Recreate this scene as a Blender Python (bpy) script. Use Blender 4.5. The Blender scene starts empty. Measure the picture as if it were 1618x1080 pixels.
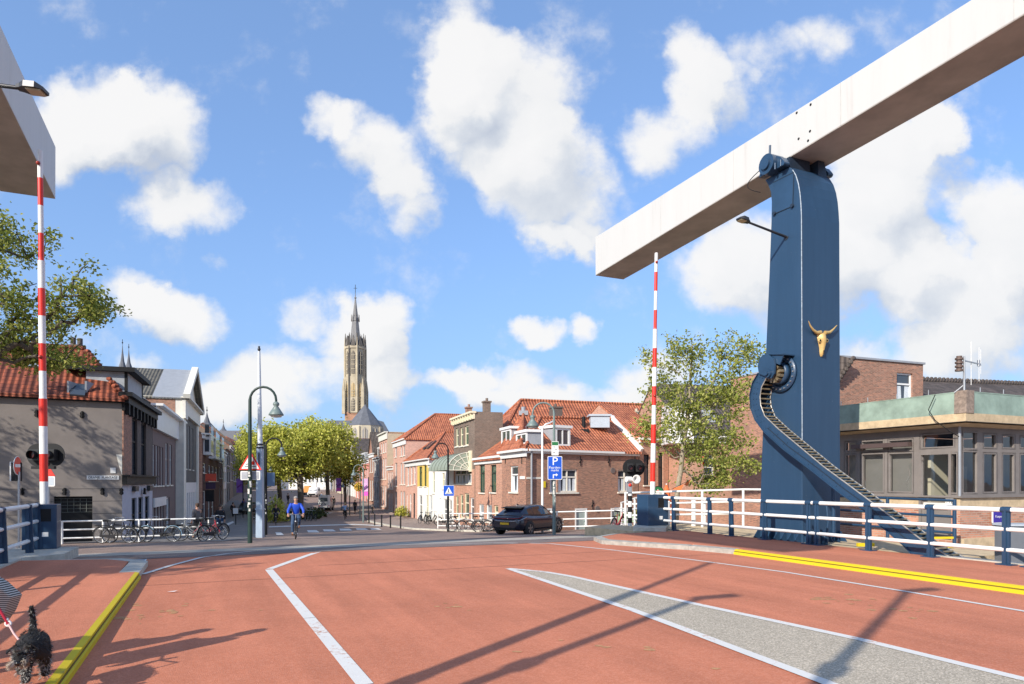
import bpy, bmesh, math, random
from mathutils import Vector, Matrix
from math import sin, cos, tan, pi, radians, sqrt, atan2, hypot
R = random.Random(7)
S = bpy.context.scene
COL = S.collection
# ---------------------------------------------------------------- camera, light, exposure
F = 1079.0; CX = 809.0; HY = 760.0; EYE = 1.55
cam = bpy.data.cameras.new('camera'); camo = bpy.data.objects.new('camera', cam); COL.objects.link(camo)
camo.location = (0, 0, EYE); camo.rotation_euler = (radians(90), 0, 0)
cam.sensor_width = 36; cam.lens = 36*F/1618; cam.shift_y = (HY-540)/1618
cam.clip_start = .05; cam.clip_end = 5000
S.camera = camo
SUN_AZ = radians(36.2)      # direction light travels, clockwise from +Y
SUN_EL = radians(29.0)
sun = bpy.data.lights.new('sun', 'SUN'); suno = bpy.data.objects.new('sun', sun); COL.objects.link(suno)
sun.energy = 5.0; sun.angle = radians(.5); sun.color = (1, .93, .82)
LD = Vector((sin(SUN_AZ)*cos(SUN_EL), cos(SUN_AZ)*cos(SUN_EL), -sin(SUN_EL)))
suno.rotation_euler = LD.to_track_quat('-Z', 'Y').to_euler()
suno.location = -LD*60
S.view_settings.view_transform = 'Standard'; S.view_settings.look = 'None'
S.view_settings.gamma = 1; S.view_settings.use_curve_mapping = False
S.view_settings.exposure = 0.20
S.render.engine = 'CYCLES'
S.cycles.max_bounces = 6; S.cycles.diffuse_bounces = 3; S.cycles.glossy_bounces = 3
S.cycles.transparent_max_bounces = 12; S.cycles.use_denoising = True

# ---------------------------------------------------------------- world: sky texture + clouds
world = bpy.data.worlds.new('World'); S.world = world; world.use_nodes = True
wt = world.node_tree; wt.nodes.clear()
class NT:
    def __init__(s, t): s.t = t
    def n(s, typ, ins=None, **kw):
        nd = s.t.nodes.new(typ)
        for k, v in kw.items(): setattr(nd, k, v)
        for k, v in (ins or {}).items():
            so = nd.inputs[k]
            if isinstance(v, bpy.types.NodeSocket): s.t.links.new(v, so)
            else: so.default_value = v
        return nd
    def m(s, op, a, b=0.0, c=0.0, clamp=False):
        nd = s.t.nodes.new('ShaderNodeMath'); nd.operation = op; nd.use_clamp = clamp
        for i, v in enumerate((a, b, c)):
            if isinstance(v, bpy.types.NodeSocket): s.t.links.new(v, nd.inputs[i])
            else: nd.inputs[i].default_value = v
        return nd.outputs[0]
    def mix(s, f, a, b):
        nd = s.t.nodes.new('ShaderNodeMix'); nd.data_type = 'RGBA'
        for k, v in ((0, f), (6, a), (7, b)):
            if isinstance(v, bpy.types.NodeSocket): s.t.links.new(v, nd.inputs[k])
            else: nd.inputs[k].default_value = v if k == 0 else tuple(v)[:3]+(1,)
        return nd.outputs[2]
    def ramp(s, f, stops):
        nd = s.t.nodes.new('ShaderNodeValToRGB'); s.t.links.new(f, nd.inputs[0])
        e = nd.color_ramp.elements
        while len(e) < len(stops): e.new(.5)
        for i, (p, c) in enumerate(stops):
            e[i].position = p; e[i].color = tuple(c)[:3]+(1,) if hasattr(c, '__len__') else (c, c, c, 1)
        return nd.outputs[0]
def build_world():
    W_ = NT(wt)
    sky = W_.n('ShaderNodeTexSky', sky_type='NISHITA', sun_disc=False, sun_elevation=SUN_EL,
               sun_rotation=pi+SUN_AZ, altitude=0, air_density=1.0, dust_density=.6, ozone_density=2.5)
    tc = W_.n('ShaderNodeTexCoord')
    sep = W_.n('ShaderNodeSeparateXYZ', {0: tc.outputs['Generated']})
    y = W_.m('MAXIMUM', sep.outputs[1], .05)
    qx = W_.m('DIVIDE', sep.outputs[0], y); qz = W_.m('DIVIDE', sep.outputs[2], y)
    q = W_.n('ShaderNodeCombineXYZ', {0: qx, 1: qz})
    nw = W_.n('ShaderNodeTexNoise', {'Vector': q.outputs[0], 'Scale': 11.0, 'Detail': 8.0, 'Roughness': .55})
    sw = W_.n('ShaderNodeSeparateColor', {0: nw.outputs['Color']})
    n1 = W_.n('ShaderNodeTexNoise', {'Vector': q.outputs[0], 'Scale': 8.5, 'Detail': 12.0, 'Roughness': .60})
    qx0, qz0 = qx, qz
    qx = W_.m('MULTIPLY_ADD', W_.m('SUBTRACT', sw.outputs[0], .5), .11, qx); qz = W_.m('MULTIPLY_ADD', W_.m('SUBTRACT', sw.outputs[1], .5), .11, qz)
    n2 = W_.n('ShaderNodeTexNoise', {'Vector': q.outputs[0], 'Scale': 3.2, 'Detail': 3.0, 'Roughness': .5})
    # cloud masses: (px, py, rx, ry, tilt deg, weight)
    B = [(150,190,105,88,0,1.25),(240,205,98,85,0,1.25),(100,240,70,60,0,1.0),(290,320,95,42,0,.8),(275,495,95,50,-8,1.2),(205,460,55,42,0,.9),
         (735,80,82,95,10,1.2),(800,170,125,130,-15,1.3),(860,285,122,105,-35,1.25),(700,165,60,70,0,.8),(600,235,82,62,-25,1.0),(515,190,48,34,0,.85),(650,310,50,55,0,.7),
         (600,495,62,60,0,1.15),(608,590,50,66,0,1.25),(555,520,50,70,0,.55),(440,600,150,55,0,.95),(470,500,45,30,0,.5),(330,640,130,40,0,.8),
         (1100,110,46,88,8,.95),(1050,215,75,60,20,.85),(1200,90,75,52,0,.7),(1140,150,50,55,0,.6),(1300,60,60,40,0,.5),
         (1410,255,115,110,-10,1.2),(1370,380,120,120,0,1.15),(1230,420,150,105,0,1.05),(1120,420,90,80,0,.7),(1480,200,50,45,0,.9),(1570,320,90,80,20,1.25),(1540,470,150,85,0,1.2),
         (1480,400,60,45,0,.8),(1620,400,80,60,0,1.1),(850,522,50,32,0,1.15),(928,512,34,30,0,1.0),(880,385,60,30,0,.7),(930,380,45,40,0,.6),
         (790,610,130,40,0,.9),(700,600,80,28,0,.6),(1010,600,75,50,0,.9),(1110,330,60,30,0,.4),(240,580,60,22,0,.5),(900,640,200,30,0,.6),(1500,560,200,50,0,.9),
         (340,400,28,16,0,.45),(-120,300,140,120,0,1.1),(1800,200,160,140,0,1.1),(400,-260,200,120,0,1.1),(1200,-350,240,140,0,1.1)]
    def field(ox, oz):
        acc = None
        for (px, py, rx, ry, t, w) in B:
            cx = (px-CX)/F+ox; cz = (HY-py)/F+oz; rx = rx/F*1.10; ry = ry/F*1.10; t = radians(t)
            dx = W_.m('SUBTRACT', qx, cx); dz = W_.m('SUBTRACT', qz, cz)
            if abs(t) > .01:
                a = W_.m('MULTIPLY_ADD', dx, cos(t)/rx, W_.m('MULTIPLY', dz, sin(t)/rx))
                b = W_.m('MULTIPLY_ADD', dz, cos(t)/ry, W_.m('MULTIPLY', dx, -sin(t)/ry))
            else:
                a = W_.m('MULTIPLY', dx, 1/rx); b = W_.m('MULTIPLY', dz, 1/ry)
            r2 = W_.m('MULTIPLY_ADD', a, a, W_.m('MULTIPLY', b, b))
            v = W_.m('MULTIPLY', W_.m('SUBTRACT', 1.0, r2, clamp=True), w)
            acc = v if acc is None else W_.m('ADD', acc, v)
        return acc
    f = field(0, 0); g = field(.030, -.055)   # g: the field seen a step towards the light
    nn = W_.m('SUBTRACT', n1.outputs[0], .5)
    d = W_.m('MULTIPLY_ADD', nn, 2.3, f)
    mask = W_.m('SUBTRACT', d, .02); mask = W_.m('MULTIPLY', mask, 1.12, clamp=True)
    sm = W_.n('ShaderNodeMapRange', {'Value': mask}, interpolation_type='SMOOTHSTEP')
    back = W_.m('GREATER_THAN', sep.outputs[1], .06)
    m0 = W_.m('MULTIPLY', sm.outputs[0], back)
    nb = W_.n('ShaderNodeTexNoise', {'Vector': tc.outputs['Generated'], 'Scale': 3.0, 'Detail': 6.0})
    mb = W_.m('MULTIPLY', W_.m('SUBTRACT', nb.outputs[0], .5, clamp=True), 5.0, clamp=True)
    mb = W_.m('MULTIPLY', mb, W_.m('SUBTRACT', 1.0, back))
    m0 = W_.m('ADD', m0, mb, clamp=True)
    up = W_.n('ShaderNodeMapRange', {'Value': sep.outputs[2], 'From Min': 0.0, 'From Max': .06})
    m0 = W_.m('MULTIPLY', m0, up.outputs[0])
    m0 = W_.m('MULTIPLY', m0, .96)
    lit = W_.m('SUBTRACT', f, g)                                   # shaded undersides where more cloud lies above
    lit = W_.m('MULTIPLY_ADD', lit, .50, .60)
    lit = W_.m('MULTIPLY_ADD', nn, 1.0, lit, clamp=True)
    lit = W_.m('MULTIPLY_ADD', W_.m('SUBTRACT', n2.outputs[0], .5), .5, lit, clamp=True)
    cc = W_.ramp(lit, [(0, (.60, .66, .77)), (.32, (.80, .84, .90)), (.58, (1.0, 1.0, 1.0)), (1, (1.06, 1.05, 1.04))])
    cs = W_.n('ShaderNodeVectorMath', {0: cc, 'Scale': 1.12/CLOUD_DIV}, operation='SCALE')
    # pale air near the horizon
    hz = W_.n('ShaderNodeMapRange', {'Value': sep.outputs[2], 'From Min': -.02, 'From Max': .36, 'To Min': .85, 'To Max': 0.42})
    tint = W_.n('ShaderNodeVectorMath', {0: sky.outputs[0], 1: SKY_TINT}, operation='MULTIPLY')
    pale = W_.mix(hz.outputs[0], tint.outputs[0], tuple(c/CLOUD_DIV for c in (.355, .575, .98)))
    colr = W_.mix(m0, pale, cs.outputs[0])
    bg = W_.n('ShaderNodeBackground', {'Color': colr, 'Strength': SKY_STR})
    out = W_.n('ShaderNodeOutputWorld', {'Surface': bg.outputs[0]})
SKY_STR = .12; CLOUD_DIV = .17; SKY_TINT = (1.35, 1.55, 1.85)
build_world()

# ---------------------------------------------------------------- frames and terrain
U = Vector((-.4067, .9135, 0)); V = Vector((.9135, .4067, 0))       # along / across the bridge
def UL(u, l, z=0.0):
    p = U*u + V*l; return Vector((p.x, p.y, z))
def W(x, y, D): return Vector(((x-CX)/F*D, D, EYE-(y-HY)/F*D))
ROAD = -.12; DECK_END = 16.6
PROF = [(-900, -.12), (16.6, -.12), (18.5, -.2), (22, -.40), (25.7, -.63), (30.3, -.9), (33, -1.06), (41, -1.5), (55, -2.05), (70, -2.45), (85, -2.62), (105, -2.5), (122, -2.05), (140, -1.6), (250, -1.4), (2000, -1.4)]
def zu(u):
    for (a, za), (b, zb) in zip(PROF, PROF[1:]):
        if a <= u <= b:
            return za+(zb-za)*(u-a)/(b-a)
    return PROF[-1][1]
def zg(x, y):
    u = x*U.x+y*U.y; l = x*V.x+y*V.y
    z = zu(u)
    if u > 20 and l > 5: z -= min(.16, (l-5)*.016)*min(1, (u-20)/8)*max(0, 1-(u-40)/30 if u > 40 else 1)
    return z
def GR(x, y, d0=3.0):                     # where the ray through a pixel meets the ground
    a = (x-CX)/F; b = (y-HY)/F; D = d0
    while D < 600:
        if EYE-b*D <= zg(a*D, D): break
        D += .02*max(1, D/12)
    return Vector((a*D, D, zg(a*D, D)))
def PD(x, D): X = (x-CX)/F*D; return Vector((X, D, zg(X, D)))      # ground point on a bearing at a distance
def onlat(x, y, lat):                     # pixel -> (u, z) on the upright plane at lateral lat
    a = (x-CX)/F; D = lat/(.9135*a+.4067)
    return D*(.9135-.4067*a), EYE-(y-HY)/F*D

# ---------------------------------------------------------------- mesh builder
class MB:
    def __init__(s, M=None): s.v = []; s.f = []; s.mi = []; s.M = M; s.cur = 0; s.sm = []; s.smooth = False
    def _a(s, pts):
        k = len(s.v)
        for p in pts:
            p = Vector(p) if len(p) == 3 else Vector((p[0], p[1], 0))
            s.v.append(s.M @ p if s.M else p)
        return k
    def face(s, pts):
        k = s._a(pts); s.f.append(tuple(range(k, k+len(pts)))); s.mi.append(s.cur); s.sm.append(False)
    def raw(s, pts, faces, smooth=None):
        k = s._a(pts)
        for f in faces:
            s.f.append(tuple(i+k for i in f)); s.mi.append(s.cur); s.sm.append(s.smooth if smooth is None else smooth)
    def box(s, x0, x1, y0, y1, z0, z1):
        s.raw([(x0,y0,z0),(x1,y0,z0),(x1,y1,z0),(x0,y1,z0),(x0,y0,z1),(x1,y0,z1),(x1,y1,z1),(x0,y1,z1)],
              [(0,3,2,1),(4,5,6,7),(0,1,5,4),(1,2,6,5),(2,3,7,6),(3,0,4,7)], False)
    def hexa(s, b, t):                    # bottom and top quads
        s.raw(list(b)+list(t), [(0,3,2,1),(4,5,6,7),(0,1,5,4),(1,2,6,5),(2,3,7,6),(3,0,4,7)], False)
    def prism(s, poly, off):              # polygon swept by a vector
        off = Vector(off); n = len(poly); a = [Vector(p) for p in poly]; b = [p+off for p in a]
        s.raw(a+b, [tuple(range(n-1, -1, -1)), tuple(range(n, 2*n))]+[(i, (i+1) % n, (i+1) % n+n, i+n) for i in range(n)], False)
    def bar(s, p, q, w, h, up=(0, 0, 1)):
        p = Vector(p); q = Vector(q); d = (q-p).normalized(); up = Vector(up)
        x = d.cross(up)
        if x.length < 1e-4: x = d.cross(Vector((1, 0, 0)))
        x.normalize(); y = x.cross(d).normalized(); x *= w/2; y *= h/2
        s.hexa([p-x-y, p+x-y, p+x+y, p-x+y], [q-x-y, q+x-y, q+x+y, q-x+y])
    def tube(s, path, r, seg=8, cap=True, smooth=True):
        path = [Vector(p) for p in path]; n = len(path)
        rr = r if hasattr(r, '__len__') else [r]*n
        pts = []; px = None
        for i, p in enumerate(path):
            d = (path[min(i+1, n-1)]-path[max(i-1, 0)])
            d = d.normalized() if d.length > 1e-9 else Vector((0, 0, 1))
            if px is None:
                px = d.cross(Vector((0, 0, 1)))
                if px.length < .1: px = d.cross(Vector((1, 0, 0)))
            px = (px-d*px.dot(d)).normalized(); py = d.cross(px)
            for k in range(seg):
                a = 2*pi*k/seg; pts.append(p+(px*cos(a)+py*sin(a))*rr[i])
        fs = [(i*seg+k, i*seg+(k+1) % seg, (i+1)*seg+(k+1) % seg, (i+1)*seg+k) for i in range(n-1) for k in range(seg)]
        s.raw(pts, fs, smooth)
        if cap:
            s.raw(pts[:seg], [tuple(range(seg-1, -1, -1))], False); s.raw(pts[-seg:], [tuple(range(seg))], False)
    def lathe(s, prof, o=(0, 0, 0), ax=(0, 0, 1), seg=16, smooth=True):   # prof: (r, h)
        o = Vector(o); ax = Vector(ax).normalized()
        x = ax.cross(Vector((0, 1, 0)));
        if x.length < .1: x = ax.cross(Vector((1, 0, 0)))
        x.normalize(); y = ax.cross(x); pts = []
        for (r, h) in prof:
            for k in range(seg):
                a = 2*pi*k/seg; pts.append(o+ax*h+(x*cos(a)+y*sin(a))*max(r, 1e-5))
        n = len(prof)
        s.raw(pts, [(i*seg+k, i*seg+(k+1) % seg, (i+1)*seg+(k+1) % seg, (i+1)*seg+k) for i in range(n-1) for k in range(seg)], smooth)
    def cyl(s, p, q, r, seg=12, r2=None):
        s.tube([p, q], [r, r if r2 is None else r2], seg)
    def ball(s, c, r, seg=10, rings=7, sc=(1, 1, 1)):
        c = Vector(c); pts = []
        for i in range(rings+1):
            t = pi*i/rings
            for k in range(seg):
                a = 2*pi*k/seg; pts.append(c+Vector((r*sc[0]*sin(t)*cos(a), r*sc[1]*sin(t)*sin(a), r*sc[2]*cos(t))))
        s.raw(pts, [(i*seg+k, (i+1)*seg+k, (i+1)*seg+(k+1) % seg, i*seg+(k+1) % seg) for i in range(rings) for k in range(seg)], True)
    def torus(s, c, ax, R_, r, seg=24, rs=6):
        c = Vector(c); ax = Vector(ax).normalized(); x = ax.cross(Vector((0, 0, 1)))
        if x.length < .1: x = ax.cross(Vector((1, 0, 0)))
        x.normalize(); y = ax.cross(x); pts = []
        for i in range(seg):
            a = 2*pi*i/seg; d = x*cos(a)+y*sin(a)
            for k in range(rs):
                b = 2*pi*k/rs; pts.append(c+d*(R_+r*cos(b))+ax*r*sin(b))
        s.raw(pts, [(i*rs+k, ((i+1) % seg)*rs+k, ((i+1) % seg)*rs+(k+1) % rs, i*rs+(k+1) % rs) for i in range(seg) for k in range(rs)], True)
    def build(s, name, mats, parent=None, origin=None, uv=True, normals=True):
        me = bpy.data.meshes.new(name)
        o0 = Vector(origin) if origin is not None else Vector((0, 0, 0))
        me.from_pydata([tuple(p-o0) for p in s.v], [], s.f)
        if not isinstance(mats, (list, tuple)): mats = [mats]
        for m in mats: me.materials.append(m)
        if any(s.mi): me.polygons.foreach_set('material_index', s.mi)
        if any(s.sm): me.polygons.foreach_set('use_smooth', s.sm)
        me.update()
        if normals and len(s.f) < 60000:
            bm = bmesh.new(); bm.from_mesh(me); bmesh.ops.recalc_face_normals(bm, faces=bm.faces) if normals is True else None
            bm.to_mesh(me); bm.free()
        if uv:
            ul = me.uv_layers.new(name='UVMap'); data = []
            Z = Vector((0, 0, 1)); vs = me.vertices
            for p in me.polygons:
                n = p.normal
                if abs(n.z) > .97: t = Vector((V.x, V.y, 0)); b = Vector((U.x, U.y, 0))
                else:
                    t = Z.cross(n).normalized(); b = n.cross(t)
                for li in p.vertices:
                    c = vs[li].co+o0; data += [c.dot(t), c.dot(b)]
            ul.data.foreach_set('uv', data)
        o = bpy.data.objects.new(name, me); COL.objects.link(o)
        if origin is not None: o.location = o0
        if parent is not None:
            o.parent = parent
            if origin is None and parent.type == 'EMPTY' and parent.location.length > 0 and parent.name not in LOCAL:
                # vertices are given in world space: keep them there
                o.matrix_parent_inverse = parent.matrix_basis.inverted()
        return o
LOCAL = set()      # things whose parts are modelled in the thing's own space
def tag(o, label=None, cat=None, group=None, kind=None):
    if label: o['label'] = label
    if cat: o['category'] = cat
    if group: o['group'] = group
    if kind: o['kind'] = kind
    return o
def thing(name, label, cat, loc=(0, 0, 0), rz=0, group=None):
    o = bpy.data.objects.new(name, None); COL.objects.link(o)
    o.location = loc; o.rotation_euler = (0, 0, rz); o.empty_display_size = .2
    return tag(o, label, cat, group)
def copy_tree(o, parent=None, kids=None):
    if kids is None:
        kids = {}
        for x in COL.objects:
            if x.parent: kids.setdefault(x.parent.name, []).append(x)
    c = o.copy(); COL.objects.link(c)
    if parent: c.parent = parent
    for ch in kids.get(o.name, []): copy_tree(ch, c, kids)
    return c

# ---------------------------------------------------------------- materials
MATS = {}
def mat(name, col, rough=.6, metal=0.0, var=.12, scale=3.0, bump=0.0, bscale=40.0, spec=.5, coat=0.0, emit=None, coords='Object'):
    if name in MATS: return MATS[name]
    m = bpy.data.materials.new(name); m.use_nodes = True; t = NT(m.node_tree); m.node_tree.nodes.clear()
    tc = t.n('ShaderNodeTexCoord'); co = tc.outputs[coords]
    no = t.n('ShaderNodeTexNoise', {'Vector': co, 'Scale': scale, 'Detail': 6.0, 'Roughness': .6})
    f = t.ramp(no.outputs[0], [(.3, 1-var), (.7, 1+var)]) if var else None
    base = tuple(col)+(1,)
    if var:
        lo = tuple(c*(1-var) for c in col); hi = tuple(min(1, c*(1+var)) for c in col)
        cc = t.ramp(no.outputs[0], [(.32, lo), (.68, hi)])
    b = t.n('ShaderNodeBsdfPrincipled', {'Roughness': rough, 'Metallic': metal, 'Specular IOR Level': spec, 'Coat Weight': coat})
    if var: t.t.links.new(cc, b.inputs['Base Color'])
    else: b.inputs['Base Color'].default_value = base
    if bump:
        nb = t.n('ShaderNodeTexNoise', {'Vector': co, 'Scale': bscale, 'Detail': 4.0})
        bp = t.n('ShaderNodeBump', {'Height': nb.outputs[0], 'Strength': bump, 'Distance': .02})
        t.t.links.new(bp.outputs[0], b.inputs['Normal'])
    if emit:
        b.inputs['Emission Color'].default_value = tuple(emit[:3])+(1,); b.inputs['Emission Strength'].default_value = emit[3]
    t.n('ShaderNodeOutputMaterial', {'Surface': b.outputs[0]})
    MATS[name] = m; return m
def brick(name, c1, c2, mortar, bw=.21, bh=.0625, ms=.012, rough=.85, dirt=.25, bump=.4):
    if name in MATS: return MATS[name]
    m = bpy.data.materials.new(name); m.use_nodes = True; t = NT(m.node_tree); m.node_tree.nodes.clear()
    tc = t.n('ShaderNodeTexCoord'); uv = tc.outputs['UV']
    br = t.n('ShaderNodeTexBrick', {'Vector': uv, 'Color1': tuple(c1)+(1,), 'Color2': tuple(c2)+(1,), 'Mortar': tuple(mortar)+(1,),
             'Scale': 1.0, 'Mortar Size': ms, 'Brick Width': bw, 'Row Height': bh, 'Bias': 0.0})
    br.offset = .5
    n1 = t.n('ShaderNodeTexNoise', {'Vector': uv, 'Scale': 5.0, 'Detail': 5.0, 'Roughness': .7})
    n2 = t.n('ShaderNodeTexNoise', {'Vector': uv, 'Scale': .6, 'Detail': 6.0, 'Roughness': .65})
    k = t.m('MULTIPLY', t.m('ADD', n1.outputs[0], n2.outputs[0]), 1.0)
    k = t.m('MULTIPLY_ADD', t.m('SUBTRACT', k, 1.0), dirt*3.2, 1.0)
    sc = t.n('ShaderNodeVectorMath', {0: br.outputs[0], 'Scale': k}, operation='SCALE')
    b = t.n('ShaderNodeBsdfPrincipled', {'Base Color': sc.outputs[0], 'Roughness': rough, 'Specular IOR Level': .3})
    if bump:
        h = t.m('MULTIPLY_ADD', br.outputs['Fac'], -1.0, t.m('MULTIPLY', n1.outputs[0], .5))
        bp = t.n('ShaderNodeBump', {'Height': h, 'Strength': bump, 'Distance': .01})
        t.t.links.new(bp.outputs[0], b.inputs['Normal'])
    t.n('ShaderNodeOutputMaterial', {'Surface': b.outputs[0]})
    MATS[name] = m; return m
def tiles(name, c1, c2, tw=.22, th=.30, dark=.35, moss=None):
    """pantiles: rounded wave across, overlapping steps up the slope"""
    if name in MATS: return MATS[name]
    m = bpy.data.materials.new(name); m.use_nodes = True; t = NT(m.node_tree); m.node_tree.nodes.clear()
    tc = t.n('ShaderNodeTexCoord'); sp = t.n('ShaderNodeSeparateXYZ', {0: tc.outputs['UV']})
    fu = t.m('MULTIPLY', sp.outputs[0], 1/tw); fv = t.m('MULTIPLY', sp.outputs[1], 1/th)
    wu = t.m('SINE', t.m('MULTIPLY', fu, 2*pi)); sv = t.m('FRACT', fv)
    cu = t.m('FLOOR', fu); cv = t.m('FLOOR', fv)
    wn = t.n('ShaderNodeTexWhiteNoise', {0: t.n('ShaderNodeCombineXYZ', {0: cu, 1: cv}).outputs[0]}, noise_dimensions='2D')
    n2 = t.n('ShaderNodeTexNoise', {'Vector': tc.outputs['UV'], 'Scale': .55, 'Detail': 6.0, 'Roughness': .7})
    base = t.mix(wn.outputs[0], tuple(c1), tuple(c2))
    k = t.m('MULTIPLY_ADD', t.m('SUBTRACT', n2.outputs[0], .5), 1.5, 1.0)
    sc = t.n('ShaderNodeVectorMath', {0: base, 'Scale': k}, operation='SCALE')
    # the joint under each tile's lower lip and the valley between rolls are darkened
    jt = t.m('LESS_THAN', sv, .12); vl = t.m('LESS_THAN', wu, -.72)
    jj = t.m('MULTIPLY', t.m('MAXIMUM', jt, t.m('MULTIPLY', vl, .8)), 1-dark)
    dk = t.n('ShaderNodeVectorMath', {0: sc.outputs[0], 'Scale': dark}, operation='SCALE')
    cl = t.mix(jj, sc.outputs[0], dk.outputs[0])
    b = t.n('ShaderNodeBsdfPrincipled', {'Base Color': cl, 'Roughness': .75, 'Specular IOR Level': .3})
    h = t.m('MULTIPLY_ADD', wu, .5, t.m('MULTIPLY', sv, -.9))
    bp = t.n('ShaderNodeBump', {'Height': h, 'Strength': 1.0, 'Distance': .05})
    t.t.links.new(bp.outputs[0], b.inputs['Normal'])
    t.n('ShaderNodeOutputMaterial', {'Surface': b.outputs[0]})
    MATS[name] = m; return m
def asphalt(name, c, speck, sc=90, big=.18, track=0.0):
    if name in MATS: return MATS[name]
    m = bpy.data.materials.new(name); m.use_nodes = True; t = NT(m.node_tree); m.node_tree.nodes.clear()
    tc = t.n('ShaderNodeTexCoord'); co = tc.outputs['Object']
    v = t.n('ShaderNodeTexVoronoi', {'Vector': co, 'Scale': float(sc)})
    n1 = t.n('ShaderNodeTexNoise', {'Vector': co, 'Scale': .5, 'Detail': 8.0, 'Roughness': .7})
    n3 = t.n('ShaderNodeTexNoise', {'Vector': co, 'Scale': 9.0, 'Detail': 6.0, 'Roughness': .75})
    rv = t.n('ShaderNodeSeparateColor', {0: v.outputs['Color']})
    a = t.mix(t.m('POWER', rv.outputs[0], 2.0), tuple(c), tuple(speck))
    k = t.m('MULTIPLY_ADD', t.m('SUBTRACT', n1.outputs[0], .5), big*3.4, 1.0)
    k = t.m('MULTIPLY_ADD', t.m('SUBTRACT', n3.outputs[0], .5), big*1.6, k)
    s_ = t.n('ShaderNodeVectorMath', {0: a, 'Scale': k}, operation='SCALE')
    col = s_.outputs[0]
    n4 = t.n('ShaderNodeTexNoise', {'Vector': co, 'Scale': 1.3, 'Detail': 3.0, 'Roughness': .6, 'Distortion': .6})
    st = t.m('MULTIPLY', t.m('SUBTRACT', n4.outputs[0], .64, clamp=True), 5.0, clamp=True)
    col = t.mix(t.m('MULTIPLY', st, .35), col, tuple(x*.45 for x in c))
    if track:      # wheel paths run along the deck
        dt = t.n('ShaderNodeVectorMath', {0: co, 1: (V.x, V.y, 0)}, operation='DOT_PRODUCT'); du = t.n('ShaderNodeVectorMath', {0: co, 1: (U.x, U.y, 0)}, operation='DOT_PRODUCT')
        cv = t.n('ShaderNodeCombineXYZ', {0: dt.outputs['Value'], 1: t.m('MULTIPLY', du.outputs['Value'], .09)})
        nt = t.n('ShaderNodeTexNoise', {'Vector': cv.outputs[0], 'Scale': 1.6, 'Detail': 7.0, 'Roughness': .62})
        kk = t.m('MULTIPLY_ADD', t.m('SUBTRACT', nt.outputs[0], .5), track, 1.0)
        vs_ = t.n('ShaderNodeVectorMath', {0: col, 'Scale': kk}, operation='SCALE'); col = vs_.outputs[0]
    b = t.n('ShaderNodeBsdfPrincipled', {'Base Color': col, 'Roughness': .88, 'Specular IOR Level': .25})
    bp = t.n('ShaderNodeBump', {'Height': v.outputs['Distance'], 'Strength': .5, 'Distance': .006})
    t.t.links.new(bp.outputs[0], b.inputs['Normal'])
    t.n('ShaderNodeOutputMaterial', {'Surface': b.outputs[0]})
    MATS[name] = m; return m
def leafmat(name, c1, c2, c3, trans=.35):
    if name in MATS: return MATS[name]
    m = bpy.data.materials.new(name); m.use_nodes = True; t = NT(m.node_tree); m.node_tree.nodes.clear()
    g = t.n('ShaderNodeNewGeometry'); col = t.ramp(g.outputs['Random Per Island'], [(0, c1), (.5, c2), (1, c3)])
    d = t.n('ShaderNodeBsdfPrincipled', {'Base Color': col, 'Roughness': .55, 'Specular IOR Level': .35})
    tl = t.n('ShaderNodeBsdfTranslucent', {'Color': col}); mx = t.n('ShaderNodeMixShader', {0: trans, 1: d.outputs[0], 2: tl.outputs[0]})
    t.n('ShaderNodeOutputMaterial', {'Surface': mx.outputs[0]})
    MATS[name] = m; return m
def glassmat(name, tint=(.02, .025, .03), see=.0):
    if name in MATS: return MATS[name]
    m = bpy.data.materials.new(name); m.use_nodes = True; t = NT(m.node_tree); m.node_tree.nodes.clear()
    g = t.n('ShaderNodeNewGeometry')
    tc = t.n('ShaderNodeTexCoord'); no = t.n('ShaderNodeTexNoise', {'Vector': tc.outputs['Object'], 'Scale': .8, 'Detail': 2.0})
    bp = t.n('ShaderNodeBump', {'Height': no.outputs[0], 'Strength': .15, 'Distance': .1})
    if see:
        tr = t.n('ShaderNodeBsdfTransparent', {'Color': (see, see, see*.97, 1)})
        gl = t.n('ShaderNodeBsdfGlossy', {'Roughness': .02, 'Color': (.9, .95, 1, 1), 'Normal': bp.outputs[0]})
        fr = t.n('ShaderNodeFresnel', {'IOR': 1.45}); f2 = t.m('MULTIPLY_ADD', fr.outputs[0], 1.0, .06, clamp=True)
        mx = t.n('ShaderNodeMixShader', {0: f2, 1: tr.outputs[0], 2: gl.outputs[0]}); out = mx.outputs[0]
    else:
        col = t.ramp(g.outputs['Random Per Island'], [(0, tint), (1, tuple(min(1, c*2.6+.012) for c in tint))])
        b = t.n('ShaderNodeBsdfPrincipled', {'Base Color': col, 'Roughness': .06, 'Specular IOR Level': .8, 'Normal': bp.outputs[0]}); out = b.outputs[0]
    t.n('ShaderNodeOutputMaterial', {'Surface': out})
    MATS[name] = m; return m
RED = asphalt('red_asphalt', (.50, .170, .092), (.60, .235, .145), 80, .17, .75)
GREYCHIP = asphalt('grey_chippings', (.33, .285, .22), (.66, .57, .45), 85, .12)
DARKTAR = asphalt('brown_asphalt', (.17, .13, .115), (.30, .24, .22), 60, .18)
PAVER = brick('road_clinker', (.34, .23, .175), (.235, .165, .135), (.17, .15, .135), .2, .1, .006, dirt=.28, bump=.2)
PAVER2 = brick('pavement_slabs', (.36, .27, .22), (.27, .205, .175), (.18, .15, .13), .3, .3, .006, dirt=.25, bump=.2)
CONC = mat('concrete', (.50, .47, .40), .85, var=.2, scale=6, bump=.3)
CONCD = mat('kerb_stone', (.36, .34, .30), .85, var=.25, scale=7, bump=.3)
SAND = mat('sandy_concrete', (.56, .43, .27), .9, var=.2, scale=5, bump=.4)
YEL = None
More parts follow.
